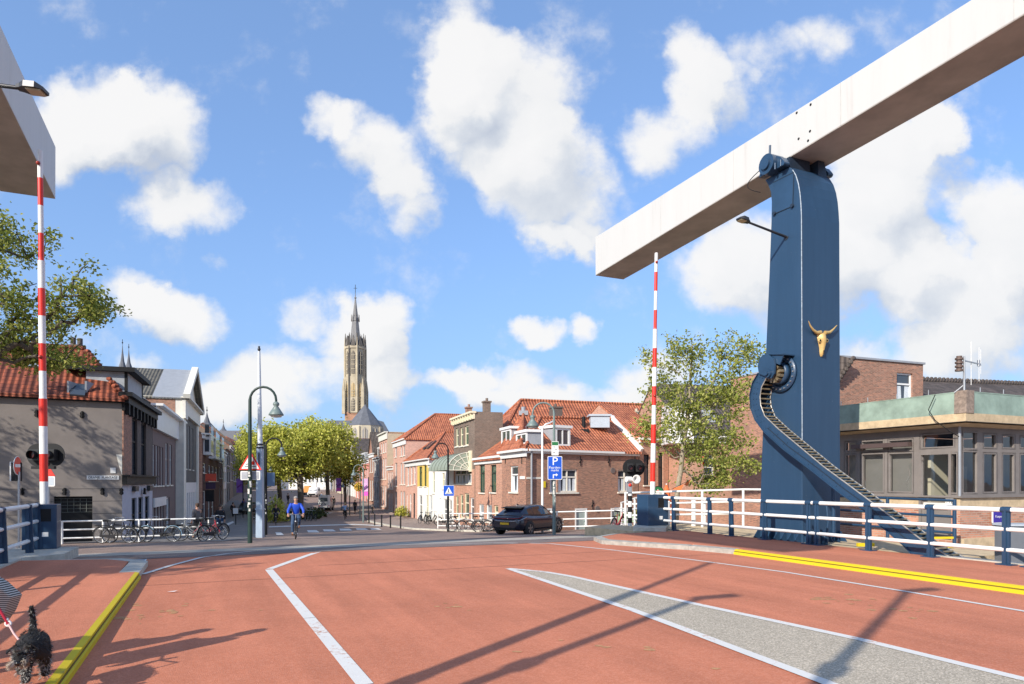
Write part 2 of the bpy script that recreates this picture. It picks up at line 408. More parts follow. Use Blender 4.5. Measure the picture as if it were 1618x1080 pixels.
def worn_paint(name, c, under, thr=.60):
    m = bpy.data.materials.new(name); m.use_nodes = True; t = NT(m.node_tree); m.node_tree.nodes.clear(); tc = t.n('ShaderNodeTexCoord')
    n1 = t.n('ShaderNodeTexNoise', {'Vector': tc.outputs['Object'], 'Scale': 14.0, 'Detail': 9.0, 'Roughness': .75}); n2 = t.n('ShaderNodeTexNoise', {'Vector': tc.outputs['Object'], 'Scale': 1.7, 'Detail': 3.0})
    f = t.m('MULTIPLY_ADD', n2.outputs[0], .5, n1.outputs[0]); w = t.m('MULTIPLY', t.m('SUBTRACT', f, thr+.25, clamp=True), 9.0, clamp=True)
    b = t.mix(n2.outputs[0], tuple(x*.86 for x in c), c); b = t.mix(w, b, under)
    s = t.n('ShaderNodeBsdfPrincipled', {'Base Color': b, 'Roughness': .75, 'Specular IOR Level': .3}); t.n('ShaderNodeOutputMaterial', {'Surface': s.outputs[0]}); MATS[name] = m; return m
WPAINT = worn_paint('road_marking_white', (.74, .72, .68), (.50, .30, .22), .58)
WHITE = mat('white_paint', (.80, .79, .76), .4, var=.05, scale=2)
def beam_paint():
    m = bpy.data.materials.new('beam_paint'); m.use_nodes = True; t = NT(m.node_tree); m.node_tree.nodes.clear(); tc = t.n('ShaderNodeTexCoord')
    mp = t.n('ShaderNodeMapping', {0: tc.outputs['UV'], 3: (3.5, .22, 1)}); n1 = t.n('ShaderNodeTexNoise', {'Vector': mp.outputs[0], 'Scale': 1.0, 'Detail': 7.0, 'Roughness': .7})
    n2 = t.n('ShaderNodeTexNoise', {'Vector': tc.outputs['Object'], 'Scale': .5, 'Detail': 5.0})
    a = t.ramp(n1.outputs[0], [(.26, (.50, .48, .44)), (.42, (.575, .565, .535)), (.7, (.60, .59, .56))]); b = t.mix(t.m('MULTIPLY', n2.outputs[0], .25), a, (.52, .50, .46))
    s = t.n('ShaderNodeBsdfPrincipled', {'Base Color': b, 'Roughness': .5}); t.n('ShaderNodeOutputMaterial', {'Surface': s.outputs[0]}); MATS['beam_paint'] = m; return m
WHITEM = beam_paint()
NAVY = mat('navy_paint', (.021, .056, .112), .38, var=.14, scale=1.5, coat=.15)
NAVYD = mat('dark_navy', (.018, .03, .05), .4, var=.1)
BLACK = mat('black_paint', (.010, .010, .011), .6, var=.1, spec=.3)
RUBBER = mat('rubber', (.02, .02, .021), .8, var=.1)
STEEL = mat('galvanised', (.42, .43, .44), .4, .7, var=.12)
DSTEEL = mat('dark_steel', (.06, .06, .065), .4, .6, var=.2)
RACKM = mat('greased_metal', (.30, .24, .15), .45, .5, var=.4, scale=8)
REDP = mat('red_paint', (.72, .03, .015), .4, var=.08)
LGREY = mat('light_grey_paint', (.45, .50, .55), .45, var=.06)
GREENP = mat('dark_green_paint', (.012, .035, .028), .4, var=.1)
LGREEN = mat('lamp_green', (.16, .21, .20), .45, var=.08)
CREAM = mat('cream_paint', (.74, .66, .47), .6, var=.07)
IVORY = mat('ivory_paint', (.76, .72, .62), .6, var=.06)
PLASTER = mat('white_plaster', (.80, .77, .71), .8, var=.07, scale=1.5, bump=.1)
ZINC = mat('zinc_sheet', (.30, .315, .34), .7, .0, var=.08)
YEL = worn_paint('yellow_paint', (.74, .56, .02), (.30, .24, .10), .63)
def streaked(name, c, hi, lo):
    m = bpy.data.materials.new(name); m.use_nodes = True; t = NT(m.node_tree); m.node_tree.nodes.clear(); tc = t.n('ShaderNodeTexCoord')
    mp = t.n('ShaderNodeMapping', {0: tc.outputs['UV'], 3: (5.0, .35, 1)}); n1 = t.n('ShaderNodeTexNoise', {'Vector': mp.outputs[0], 'Scale': 1.0, 'Detail': 8.0, 'Roughness': .7}); n2 = t.n('ShaderNodeTexNoise', {'Vector': tc.outputs['Object'], 'Scale': 1.1, 'Detail': 6.0, 'Roughness': .65})
    a = t.ramp(n1.outputs[0], [(.28, lo), (.5, c), (.75, hi)]); b = t.mix(t.m('MULTIPLY', n2.outputs[0], .5), a, c)
    n3 = t.n('ShaderNodeTexNoise', {'Vector': tc.outputs['Object'], 'Scale': 30.0, 'Detail': 4.0}); ch = t.m('MULTIPLY', t.m('SUBTRACT', n3.outputs[0], .73, clamp=True), 20.0, clamp=True); b = t.mix(ch, b, (.22, .26, .30))
    ro = t.m('MULTIPLY_ADD', n2.outputs[0], .25, .28); s = t.n('ShaderNodeBsdfPrincipled', {'Base Color': b, 'Roughness': ro, 'Coat Weight': .1}); t.n('ShaderNodeOutputMaterial', {'Surface': s.outputs[0]}); MATS[name] = m; return m
NAVYC = streaked('weathered_navy', (.021, .056, .112), (.027, .066, .128), (.017, .047, .095))
GLASS = glassmat('window_glass', (.022, .028, .036))
GLASSL = glassmat('window_glass_curtained', (.16, .18, .19))
GLASSG = glassmat('green_glass', (.02, .05, .035))
CURT = mat('net_curtain', (.62, .66, .68), .9, var=.12, scale=12)
SEE = glassmat('clear_glass', see=.86)
BR_RED = brick('brick_red', (.50, .20, .12), (.22, .09, .06), (.34, .26, .20), dirt=.22)
BR_ORG = brick('brick_orange', (.64, .29, .185), (.38, .155, .10), (.46, .34, .26), dirt=.14)
BR_PINK = brick('brick_pink', (.72, .35, .25), (.48, .20, .145), (.6, .46, .38), dirt=.10)
BR_BRN = brick('brick_brown', (.21, .135, .10), (.13, .09, .07), (.25, .21, .17), dirt=.25)
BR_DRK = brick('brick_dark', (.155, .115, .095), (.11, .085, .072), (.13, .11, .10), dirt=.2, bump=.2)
GREYW = mat('grey_render', (.235, .205, .185), .9, var=.10, scale=1.2, bump=.15, bscale=25)
T_RED = tiles('orange_pantiles', (.58, .20, .10), (.36, .115, .062), tw=.25, th=.33)
T_OLD = tiles('old_red_pantiles', (.36, .095, .045), (.17, .05, .03), tw=.26, th=.34, dark=.25)
T_GRY = tiles('grey_tiles', (.17, .155, .12), (.11, .10, .085), tw=.25, th=.30, dark=.3)
T_DRK = tiles('dark_pantiles', (.14, .11, .095), (.085, .07, .06), tw=.25, th=.32)
SLATE = mat('slate', (.115, .12, .135), .6, var=.15, scale=.6)
STONE = brick('pale_stone', (.60, .53, .40), (.50, .43, .31), (.45, .40, .3), 1.2, .45, .02, dirt=.3, bump=.1)
STONED = mat('weathered_stone', (.17, .15, .13), .9, var=.35, scale=.5)
BARK = mat('bark', (.13, .105, .08), .9, var=.35, scale=12, bump=.6, bscale=30)
BARKL = mat('pale_bark', (.30, .25, .18), .85, var=.3, scale=14, bump=.5, bscale=30)
# ================================================================ GROUND
def grid_terrain():
    us = [16.6, 17.5, 18.5]+[18.5+.6*k for k in range(1, 40)]+[43+2*k for k in range(0, 50)]+[145+12*k for k in range(0, 12)]+[300, 400, 600, 900, 1600]
    us = sorted(set(us)); ls = [-900, -300, -120, -60, -40]+[-30+1.0*k for k in range(0, 80)]+[55, 70, 100, 200, 500, 1200]
    pts = []; fs = []
    for u in us:
        for l in ls:
            p = UL(u, l); pts.append((p.x, p.y, zg(p.x, p.y)))
    n = len(ls)
    for i in range(len(us)-1):
        for j in range(n-1): fs.append((i*n+j, i*n+j+1, (i+1)*n+j+1, (i+1)*n+j))
    m = MB(); m.raw(pts, fs, True)
    # retaining face towards the canal
    m.face([UL(16.6, -900, -.12), UL(16.6, -3.6, -.12), UL(16.6, -3.6, -4), UL(16.6, -900, -4)])
    tag(m.build('ground', PAVER), kind='structure')
grid_terrain()
def clip_poly_strips(poly, step):
    """cut a (u,l) polygon into strips of u so a draped sheet follows the slope"""
    u0 = min(p[0] for p in poly); u1 = max(p[0] for p in poly); out = []
    def cut(ps, u, keep_hi):
        r = []
        for i in range(len(ps)):
            a = ps[i]; b = ps[(i+1) % len(ps)]
            ia = (a[0] >= u) if keep_hi else (a[0] <= u); ib = (b[0] >= u) if keep_hi else (b[0] <= u)
            if ia: r.append(a)
            if ia != ib:
                k = (u-a[0])/(b[0]-a[0]); r.append((u, a[1]+(b[1]-a[1])*k))
        return r
    us = [u0]; u = u0
    while u < u1: u = u+step*(1 if u < 60 else 3); us.append(min(u, u1))
    for a, b in zip(us, us[1:]):
        if b-a < 1e-5: continue
        s = cut(cut(poly, a, True), b, False)
        if len(s) > 2: out.append(s)
    return out
def sheet(name, poly, off, m, label=None, step=.6):
    mb = MB()
    for s in clip_poly_strips(poly, step):
        mb.face([Vector((UL(u, l).x, UL(u, l).y, zg(UL(u, l).x, UL(u, l).y)+off)) for u, l in s])
    o = mb.build(name, m, normals=False); return tag(o, label, kind='structure')
def toUL(p): return (p.x*U.x+p.y*U.y, p.x*V.x+p.y*V.y)
def line_sheet(mb, pts, w, off):
    """painted line through world points, draped"""
    P = [Vector((p.x, p.y, 0)) for p in pts]
    for a, b in zip(P, P[1:]):
        n = max(1, int((b-a).length/1.0)); d = (b-a).normalized(); s = Vector((-d.y, d.x, 0))*w/2
        for k in range(n):
            p = a+(b-a)*k/n; q = a+(b-a)*(k+1)/n
            if n > 3 and (b-a).length > 6 and k % 3 == 2: q = q-(q-p).normalized()*.015
            mb.face([Vector((c.x, c.y, zg(c.x, c.y)+off)) for c in (p-s, q-s, q+s, p+s)])
# --- bridge deck
RK = [(-14, 11), (12.2, 11), (13.4, 10.65), (14.6, 10.0), (15.6, 9.55), (16.6, 9.9), (17.4, 11.0), (17.6, 13.9)]   # right kerb line
LK = [(-14, -1.15), (14.6, -1.15), (15.4, -1.3)]
m = MB()
m.face([UL(-14, -1.2, ROAD), UL(-14, 11.05, ROAD), UL(16.6, 11.05, ROAD), UL(16.6, -1.2, ROAD)])
m.hexa([UL(-14, -1.2, -.9), UL(-14, 11.05, -.9), UL(16.55, 11.05, -.9), UL(16.55, -1.2, -.9)], [UL(-14, -1.2, ROAD-.01), UL(-14, 11.05, ROAD-.01), UL(16.55, 11.05, ROAD-.01), UL(16.55, -1.2, ROAD-.01)])
tag(m.build('road_deck', RED), 'red asphalt roadway of the bridge', kind='structure')
def kerb(name, pts, w, mt, side, z0=-.2, z1=0.0, lab=None, groove=False):
    mb = MB()
    for (a, b) in zip(pts, pts[1:]):
        A = UL(*a); B = UL(*b); d = (B-A).normalized(); n = Vector((-d.y, d.x, 0))*side
        L = (B-A).length; k = max(1, round(L/1.0))
        for i in range(k):
            p = A+(B-A)*i/k; q = A+(B-A)*(i+1)/k-d*(.006 if mt is not YEL else .0)
            mb.hexa([p+Vector((0, 0, z0)), q+Vector((0, 0, z0)), q+n*w+Vector((0, 0, z0)), p+n*w+Vector((0, 0, z0))],
                    [p+Vector((0, 0, z1-.015))-n*.0, q+Vector((0, 0, z1-.015)), q+n*w+Vector((0, 0, z1)), p+n*w+Vector((0, 0, z1))])
    if groove:
        for (a, b) in zip(pts, pts[1:]):
            A = UL(*a); B = UL(*b); d = (B-A).normalized(); n = Vector((-d.y, d.x, 0))*side
            mb.hexa([A-n*.03+Vector((0, 0, z0)), B-n*.03+Vector((0, 0, z0)), B+Vector((0, 0, z0)), A+Vector((0, 0, z0))],
                    [A-n*.025+Vector((0, 0, z1-.07)), B-n*.025+Vector((0, 0, z1-.07)), B+Vector((0, 0, z1-.06)), A+Vector((0, 0, z1-.06))])
            mb.cur = 1; mb.hexa([A-n*.006+Vector((0, 0, z1-.062)), B-n*.006+Vector((0, 0, z1-.062)), B-n*.001+Vector((0, 0, z1-.062)), A-n*.001+Vector((0, 0, z1-.062))], [A-n*.006+Vector((0, 0, z1-.042)), B-n*.006+Vector((0, 0, z1-.042)), B-n*.001+Vector((0, 0, z1-.042)), A-n*.001+Vector((0, 0, z1-.042))]); mb.cur = 0
    return tag(mb.build(name, [mt, mat('kerb_groove', (.16, .11, .01), .8)] if groove else mt), lab, kind='structure')
kerb('kerb', [(-14, 11), (12.2, 11)], .06, YEL, -1, lab='yellow painted kerb on the right', groove=True)
kerb('kerb', RK[1:], .22, CONCD, -1, lab='grey stone kerb beyond the yellow kerb')
kerb('kerb', [(-14, -1.08), (13.3, -1.08)], .06, YEL, 1, lab='yellow painted kerb on the left', groove=True)
kerb('kerb', [(13.3, -1.08), (15.2, -1.08), (15.9, -1.6), (16.3, -3.4)], .3, CONC, 1, lab='pale stone kerb on the left')
def flat(name, poly, z, mt, thick=.3, lab=None):
    mb = MB(); mb.prism([UL(u, l, z) for u, l in poly], (0, 0, -thick)); return tag(mb.build(name, mt), lab, kind='structure')
flat('pavement', [(-14, 11.06), (12.2, 11.06), (12.2, 11.22), (13.5, 10.9), (14.7, 10.2), (15.6, 9.78), (16.45, 10.1), (17.2, 11.2), (17.4, 13.7), (-14, 13.7)], .0, RED, lab='red pavement on the right side of the bridge')
flat('pavement', [(-14, -1.14), (13.3, -1.14), (13.3, -1.38), (15.1, -1.41), (15.7, -1.85), (16.1, -3.35), (-14, -3.35)], .0, RED, lab='red pavement on the left side of the bridge')
flat('pavement', [(-14, -3.353), (16.3, -3.353), (16.9, -2.75), (18.6, -2.75), (19.0, -4.9), (16.5, -5.4), (16.2, -3.75), (-14, -3.75)], .03, CONC, lab='concrete edge beam under the left railing')
flat('pavement', [(-14, 13.703), (9.3, 13.703), (9.3, 14.0), (-14, 14.0)], .02, CONC, .8, lab='concrete edge beam under the right railing')
flat('pavement', [(9.3, 13.703), (17.6, 13.703), (21.0, 13.2), (21.5, 17.4), (9.3, 17.4)], -.06, SAND, 3.5, lab='sandy concrete abutment under the pylon')
flat('pavement', [(17.7, 12.0), (20.2, 11.7), (21.0, 13.19), (17.603, 13.698)], .0, SAND, 1.2, lab='sandy concrete base of the barrier')
# canal water and far quay
m = MB(); m.face([UL(-300, -500, -3.4), UL(-300, 600, -3.4), UL(16.6, 600, -3.4), UL(16.6, -500, -3.4)])
WATER = mat('canal_water', (.02, .035, .03), .08, var=.1, bump=.25, bscale=3)
tag(m.build('canal_water', WATER), kind='structure')
m = MB(); m.prism([UL(-14.1, -500, -.5), UL(-14.1, 600, -.5), UL(-400, 600, -.5), UL(-400, -500, -.5)], (0, 0, -4))
m.face([UL(-14.1, -4, -.12), UL(-14.1, 14, -.12), UL(-200, 14, -.12), UL(-200, -4, -.12)])
tag(m.build('quay', PAVER), kind='structure')
flat('quay', [(5.0, 17.403), (16.6, 17.403), (16.6, 60), (5.0, 60)], -.25, PAVER2, 4, lab='quay under the bridge keeper house')
# --- surfaces beyond the bridge
sheet('road', [(16.6, -1.2), (16.6, 9.9), (17.4, 10.95), (18.4, 11.5), (18.4, -1.9)], .006, DARKTAR, 'brown asphalt strip at the end of the bridge')
sheet('road', [(18.4, -12), (18.4, 13), (20.4, 13), (20.4, -12)], .004, mat('pale_concrete_road', (.40, .36, .30), .9, var=.2, scale=2, bump=.2), 'pale concrete strip across the road')
lw = MB()
G = lambda x, y: GR(x, y)
line_sheet(lw, [G(577, 1082), G(425, 900)], .14, .005)
line_sheet(lw, [G(426, 899), G(505, 871)], .14, .005)
line_sheet(lw, [G(225, 908), G(270, 894), G(319, 881), G(360, 875), G(400, 871)], .10, .012)
line_sheet(lw, [G(870, 859), G(960, 868), G(1091, 884), G(1240, 904), G(1440, 936), G(1618, 966), G(1720, 985)], .09, .006)
line_sheet(lw, [G(400, 871), G(520, 865), G(650, 860.5), G(780, 858), G(870, 859)], .10, .012)
tag(lw.build('road_marking', WPAINT, normals=False), 'thin white lines painted on the road', kind='structure')
tip = G(803, 898.5); a = [G(860, 903.7), G(900, 910.5), G(1091, 953), G(1220, 981), G(1360, 1011), G(1518, 1050), G(1618, 1074), G(1800, 1118)]
b = [G(900, 931), G(1000, 964.5), G(1070, 991), G(1180, 1032.5), G(1300, 1078), G(1420, 1125)]
gm = MB(); gm.face([Vector((p.x, p.y, ROAD+.004)) for p in [tip]+a+b[::-1]])
tag(gm.build('road_marking', GREYCHIP, normals=False), 'grey gravel wedge between the lanes', kind='structure')
lw = MB(); line_sheet(lw, [tip]+a, .13, .009); line_sheet(lw, [tip]+b, .13, .0094)
tag(lw.build('road_marking', WPAINT, normals=False), 'white lines bordering the grey wedge', kind='structure')
# expansion joints, patches and a drain in the deck
jm = MB()
for u_, a_, b_ in ((12.35, -1.0, 10.8), (13.9, 2.0, 10.2)):
    for k in range(40):
        l0_ = a_+(b_-a_)*k/40; l1_ = a_+(b_-a_)*(k+1)/40; o_ = .012*sin(k*1.7)
        jm.face([UL(u_+o_, l0_, ROAD+.003), UL(u_+.012*sin((k+1)*1.7), l1_, ROAD+.003), UL(u_+.012*sin((k+1)*1.7)+.018, l1_, ROAD+.003), UL(u_+o_+.018, l0_, ROAD+.003)])
tag(jm.build('road_joint', mat('joint_tar', (.12, .06, .045), .9, var=.2), normals=False), 'thin dark joints across the red road', kind='structure')
sp_ = MB(); rs = random.Random(9)
for (x_, y_, n_, r_) in ((1312, 947, 26, .32), (1440, 965, 9, .22), (265, 965, 22, .28), (215, 977, 12, .2), (700, 960, 8, .3), (960, 1020, 8, .4)):
    c_ = G(x_, y_)
    for k in range(n_):
        a_ = rs.uniform(0, 6.28); d_ = abs(rs.gauss(0, r_)); cx_ = c_.x+cos(a_)*d_*1.8; cy_ = c_.y+sin(a_)*d_; w_ = rs.uniform(.015, .07)
        sp_.face([Vector((cx_+w_*cos(2*pi*j/7)*rs.uniform(.6, 1.4), cy_+w_*sin(2*pi*j/7)*rs.uniform(.5, 1.0), ROAD+.0035+k*.00003)) for j in range(7)])
tag(sp_.build('road_stain', mat('ochre_stain', (.46, .24, .11), .9, var=.3, scale=20), normals=False), 'small ochre stains on the red road', kind='structure')
# zebra blocks, stop line, pale patch
cw = MB()
def quadpx(mb, pts, off): mb.face([Vector((p.x, p.y, zg(p.x, p.y)+off)) for p in [GR(x, y, 22) for x, y in pts]])
for (x0, x1, yt, yb) in [(436, 448, 841, 845.5), (461, 470, 839.5, 843.5), (486, 504, 837.6, 841.2), (511, 530, 836.4, 839.6), (537, 556, 835.3, 838.2), (563, 581, 834.6, 837.2), (586, 602, 834.6, 837)]:
    quadpx(cw, [(x0-1, yt), (x1-4, yt), (x1+1, yb), (x0+1, yb)], .013)
quadpx(cw, [(425, 831.4), (560, 827.8), (562, 829.0), (425, 833.0)], .013)
quadpx(cw, [(560, 827.8), (605, 830), (604, 831.4), (562, 829)], .013)
quadpx(cw, [(477, 811), (527, 809.5), (497, 816), (458, 817)], .013)
quadpx(cw, [(400, 817), (455, 810), (455, 811), (400, 818.3)], .013)
quadpx(cw, [(344, 833), (371, 822), (371, 824.5), (350, 836)], .013)
tag(cw.build('road_marking', WPAINT, normals=False), 'zebra blocks and stop line across the street', kind='structure')
# footways beyond the bridge
kb = MB(); path_px = [(582, 823.5), (592, 826.5), (612, 830.5), (635, 834), (655, 836.5), (700, 838.5), (760, 840)]
poly = [GR(x, y, 22) for x, y in path_px]
back = [GR(760, 838, 22)+Vector((3, 4, 0)), GR(700, 833, 22)+Vector((2, 8, 0)), GR(640, 820, 22), GR(600, 801, 22), GR(575, 791, 22), GR(560, 803, 22), GR(575, 815, 22)]
fo = MB(); 
def drape_tri(mb, pts, off, top):
    n = len(pts); c = sum(pts, Vector())/n
    for i in range(n):
        a_ = pts[i]; b_ = pts[(i+1) % n]
        for s0, s1 in ((0, .25), (.25, .5), (.5, .75), (.75, 1)):
            q = [c.lerp(a_, s0), c.lerp(a_, s1), c.lerp(b_, s1), c.lerp(b_, s0)]
            mb.face([Vector((p.x, p.y, zg(p.x, p.y)+off)) for p in (q if s0 else q[1:])])
drape_tri(fo, poly+back, .09, True)
tag(fo.build('pavement', PAVER2, normals=False), 'pavement in front of the right row of houses', kind='structure')
for p, q in zip(poly, poly[1:]):
    kb.bar(Vector((p.x, p.y, zg(p.x, p.y)+.05)), Vector((q.x, q.y, zg(q.x, q.y)+.05)), .25, .12)
tag(kb.build('kerb', CONC), 'pale kerb rounding the right street corner', kind='structure')
fo = MB(); pts = [GR(x, y, 20) for x, y in [(0, 862), (95, 858), (250, 856.5), (350, 855.5), (416, 848), (408, 836), (396, 822), (385, 800), (376, 790), (362, 792), (345, 806), (330, 825), (260, 845), (120, 851), (0, 853)]]
drape_tri(fo, pts, .015, True)
tag(fo.build('pavement', mat('grey_pavement', (.20, .18, .165), .9, var=.2, scale=2), normals=False), 'grey pavement of the left side street', kind='structure')

# ================================================================ BRIDGE PYLONS, BEAMS, RACK
def pylon(l0, label):
    w = 1.39
    t = thing('bridge_pylon', label, 'bridge pylon', tuple(UL(13.9, l0+w/2, -.1)))
    near = [onlat(x, y, 14.2) for x, y in [(1268, 864), (1267.5, 700), (1267, 500), (1266.4, 340), (1265.5, 322), (1264, 305), (1261.5, 290), (1257.5, 277), (1252.5, 268.5), (1247, 263.5)]]
    far = [onlat(x, y, 14.2) for x, y in [(1208.5, 283.5), (1213.5, 292), (1217.5, 303), (1219, 318), (1218.5, 350), (1215.5, 430), (1211.5, 520), (1208, 600), (1203.5, 720), (1199, 852)]]
    prof = near+far
    mb = MB(); a = [UL(u, l0, z) for u, z in prof]
    mb.prism(a, V*w); o = mb.build('column', NAVYC, t)
    bv = o.modifiers.new('bevel', 'BEVEL'); bv.width = .02; bv.segments = 2; bv.limit_method = 'ANGLE'
    # weld seam on the edge and base flange with stiffener ribs
    sm = MB(); sm.tube([UL(u-.005, l0-.005, z) for u, z in near[1:9]], .014, 5); sm.build('weld_seam', mat('pale_edge', (.32, .38, .44), .5, var=.3, scale=20), t)
    fl = MB(); u0 = near[0][0]; u1 = far[-1][0]; fl.hexa([UL(u0-.3, l0-.3, -.16), UL(u1+.3, l0-.3, -.16), UL(u1+.3, l0+w+.3, -.16), UL(u0-.3, l0+w+.3, -.16)], [UL(u0-.3, l0-.3, -.08), UL(u1+.3, l0-.3, -.08), UL(u1+.3, l0+w+.3, -.08), UL(u0-.3, l0+w+.3, -.08)])
    for k in range(7):
        u = u0+.05+(u1-u0-.1)*k/6
        fl.prism([UL(u, l0-.28, -.08), UL(u, l0, -.08), UL(u, l0, .22), UL(u, l0-.05, .22)], U*.02)
        fl.cyl(UL(u+.1, l0-.2, -.08), UL(u+.1, l0-.2, -.03), .025, 6)
    for k in range(6):
        l = l0+.08+(w-.16)*k/5
        fl.prism([UL(u0-.28, l, -.08), UL(u0, l, -.08), UL(u0, l, .22), UL(u0-.05, l, .22)], V*.02)
    fl.build('base_flange', NAVY, t)
    for zs_ in (2.3, 4.9, 7.4):
        us_ = sorted([p_[0] for p_ in prof if abs(p_[1]-zs_) < 1.3]); q = MB(); q.bar(UL(us_[0]+.03 if us_ else 13.3, l0-.002, zs_), UL(us_[-1]-.03 if us_ else 14.3, l0-.002, zs_), .006, .018); un_ = us_[0]; q.bar(UL(un_-.004, l0+.04, zs_), UL(un_-.004, l0+w-.04, zs_), .006, .018); q.build('plate_seam', NAVYD, t) if False else None
    # inspection hatch on the road side
    if l0 > 0:
        hp = [onlat(x, y, 14.18) for x, y in [(1221, 288), (1254, 271.5), (1252, 325), (1224, 337)]]
        h = MB(); h.prism([UL(u, l0-.012, z) for u, z in hp], V*.012)
        h.build('hatch', NAVY, t)
        e = MB()
        for i in (0, 1, 2): e.bar(UL(hp[i][0], l0-.012, hp[i][1]), UL(hp[(i+1) % 4][0], l0-.012, hp[(i+1) % 4][1]), .012, .02)
        for i in (2, 3): e.cyl(UL(hp[i][0], l0-.06, hp[i][1]), UL(hp[i][0], l0, hp[i][1]), .05, 8)
        e.build('hatch_edge', NAVYD, t)
        pi_ = MB(); pi_.tube([UL(12.9, l0+.75, z) for z in (.2, 1.6)], .05, 8); pi_.tube([UL(12.9, l0+.5, .9), UL(12.85, l0+.5, .5), UL(12.9, l0+.5, .1)], .03)
        pi_.build('conduit', NAVY, t)
        g = MB(); g.box
        g.cyl(UL(12.3, 13.72, .12), UL(12.3, 13.86, .12), .2, 18); g.cyl(UL(12.3, 13.62, .12), UL(12.3, 13.95, .12), .05, 10)
        for k in range(10):
            aa = 2*pi*k/10; g.bar(UL(12.3+.2*cos(aa), 13.79, .12+.2*sin(aa)), UL(12.3+.24*cos(aa), 13.79, .12+.24*sin(aa)), .05, .12)
        g.build('drive_wheel', NAVY, t)
    # bearing blocks left and right of the beam
    for s in (0, 1):
        lb = l0-.16 if s == 0 else l0+w+.06
        b = MB()
        bp = [onlat(x, y, 14.2) for x, y in [(1206, 282), (1244, 262.5), (1245, 255), (1240, 249), (1225, 246.5), (1214, 249), (1209.5, 258), (1209.5, 268)]]
        b.prism([UL(u, lb, z) for u, z in bp], V*.2)
        uc, zc = onlat(1219, 261, 14.1)
        b.cyl(UL(uc, lb-.14, zc), UL(uc, lb+.3, zc), .27, 20); b.cyl(UL(uc, lb-.2, zc), UL(uc, lb+.1, zc), .15, 16)
        us, zs = onlat(1243, 259, 14.1); b.cyl(UL(us, lb-.08, zs), UL(us, lb+.1, zs), .06, 8)
        for k in (0, 1, 2, 3):
            uu, zz = onlat(1212+9*k, 277-5*k, 14.1); b.cyl(UL(uu, lb-.06, zz-.03), UL(uu, lb-.06, zz+.14), .03, 6)
        b.tube([UL(uc-.05, lb-.05, zc+.2), UL(uc-.06, lb-.05, zc+.5)], .03, 6)
        o = b.build('bearing_block', NAVY, t)
        if s == 0 and l0 > 0:
            c = MB(); c.tube([UL(uc+.25+.36*sin(pi*k/14), lb-.1-.12*sin(pi*k/14), zc-.05-.62*k/14) for k in range(15)], .011, 6); c.build('cable', BLACK, o)
    sd = MB(); sd.hexa([UL(13.6, l0+w-.40, 9.85), UL(14.2, l0+w-.40, 9.95), UL(14.2, l0+w-.06, 9.95), UL(13.6, l0+w-.06, 9.85)], [UL(13.65, l0+w-.35, 10.32), UL(14.1, l0+w-.35, 10.31), UL(14.1, l0+w-.12, 10.31), UL(13.65, l0+w-.12, 10.32)])
    sd.hexa([UL(13.75, l0+.1, 9.7), UL(14.4, l0+.1, 9.7), UL(14.4, l0+w-.5, 9.7), UL(13.75, l0+w-.5, 9.7)], [UL(13.8, l0+.15, 10.32), UL(14.3, l0+.15, 10.32), UL(14.3, l0+w-.5, 10.32), UL(13.8, l0+w-.5, 10.32)])
    sd.build('saddle', NAVYD, t)
    return t
pylon(14.2, 'dark blue steel bridge pylon on the right with a gold bull skull')
pylon(-5.5, 'dark blue steel bridge pylon on the left side of the bridge')
def beam(l0, label):
    w = 1.344; u1 = 24.0; u0 = 1.5
    zb = lambda u: 9.93+.0402*(24-u)
    t = thing('balance_beam', label, 'bridge beam', tuple(UL(13.9, l0+w/2, 10.4)))
    mb = MB()
    mb.hexa([UL(u0, l0, zb(u0)), UL(u1, l0, zb(u1)), UL(u1, l0+w, zb(u1)), UL(u0, l0+w, zb(u0))], [UL(u0, l0, 11.5), UL(u1+.02, l0, 11.48), UL(u1+.02, l0+w, 11.48), UL(u0, l0+w, 11.5)])
    o = mb.build('beam_box', WHITEM, t)
    bv = o.modifiers.new('bevel', 'BEVEL'); bv.width = .02; bv.segments = 2
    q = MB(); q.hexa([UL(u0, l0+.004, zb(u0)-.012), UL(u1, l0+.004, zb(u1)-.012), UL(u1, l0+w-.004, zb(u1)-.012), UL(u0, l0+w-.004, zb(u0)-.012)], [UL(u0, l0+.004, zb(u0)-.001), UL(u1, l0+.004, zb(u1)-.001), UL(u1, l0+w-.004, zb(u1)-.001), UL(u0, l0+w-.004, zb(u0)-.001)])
    q.build('underside_shade_sheet', mat('underside_painted_shade', (.40, .365, .32), .6, var=.2, scale=1.0), t)  # added sheet: the beam's underside shade is put into its darker colour
    h = MB()
    for (x, y) in [(1281, 165), (1259, 178), (1280, 207), (1262, 219), (1277, 222)]:
        u, z = onlat(x, y, 14.4)
        h.cyl(UL(u, l0-.008, z), UL(u, l0+.01, z), .034, 10)
    h.build('drain_hole', BLACK, t)
    for uu in (19.6, 16.0, 12.2, 8.2, 4.4):
        q = MB(); q.hexa([UL(uu, l0-.004, zb(uu)+.01), UL(uu+.02, l0-.004, zb(uu)+.01), UL(uu+.02, l0+.002, zb(uu)+.01), UL(uu, l0+.002, zb(uu)+.01)], [UL(uu, l0-.004, 11.47), UL(uu+.02, l0-.004, 11.47), UL(uu+.02, l0+.002, 11.47), UL(uu, l0+.002, 11.47)]); q.build('weld_line', mat('weld_grey', (.50, .49, .46), .6), t)
    return t
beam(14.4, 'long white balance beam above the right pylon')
beam(-5.474, 'white balance beam cut off at the left picture edge')

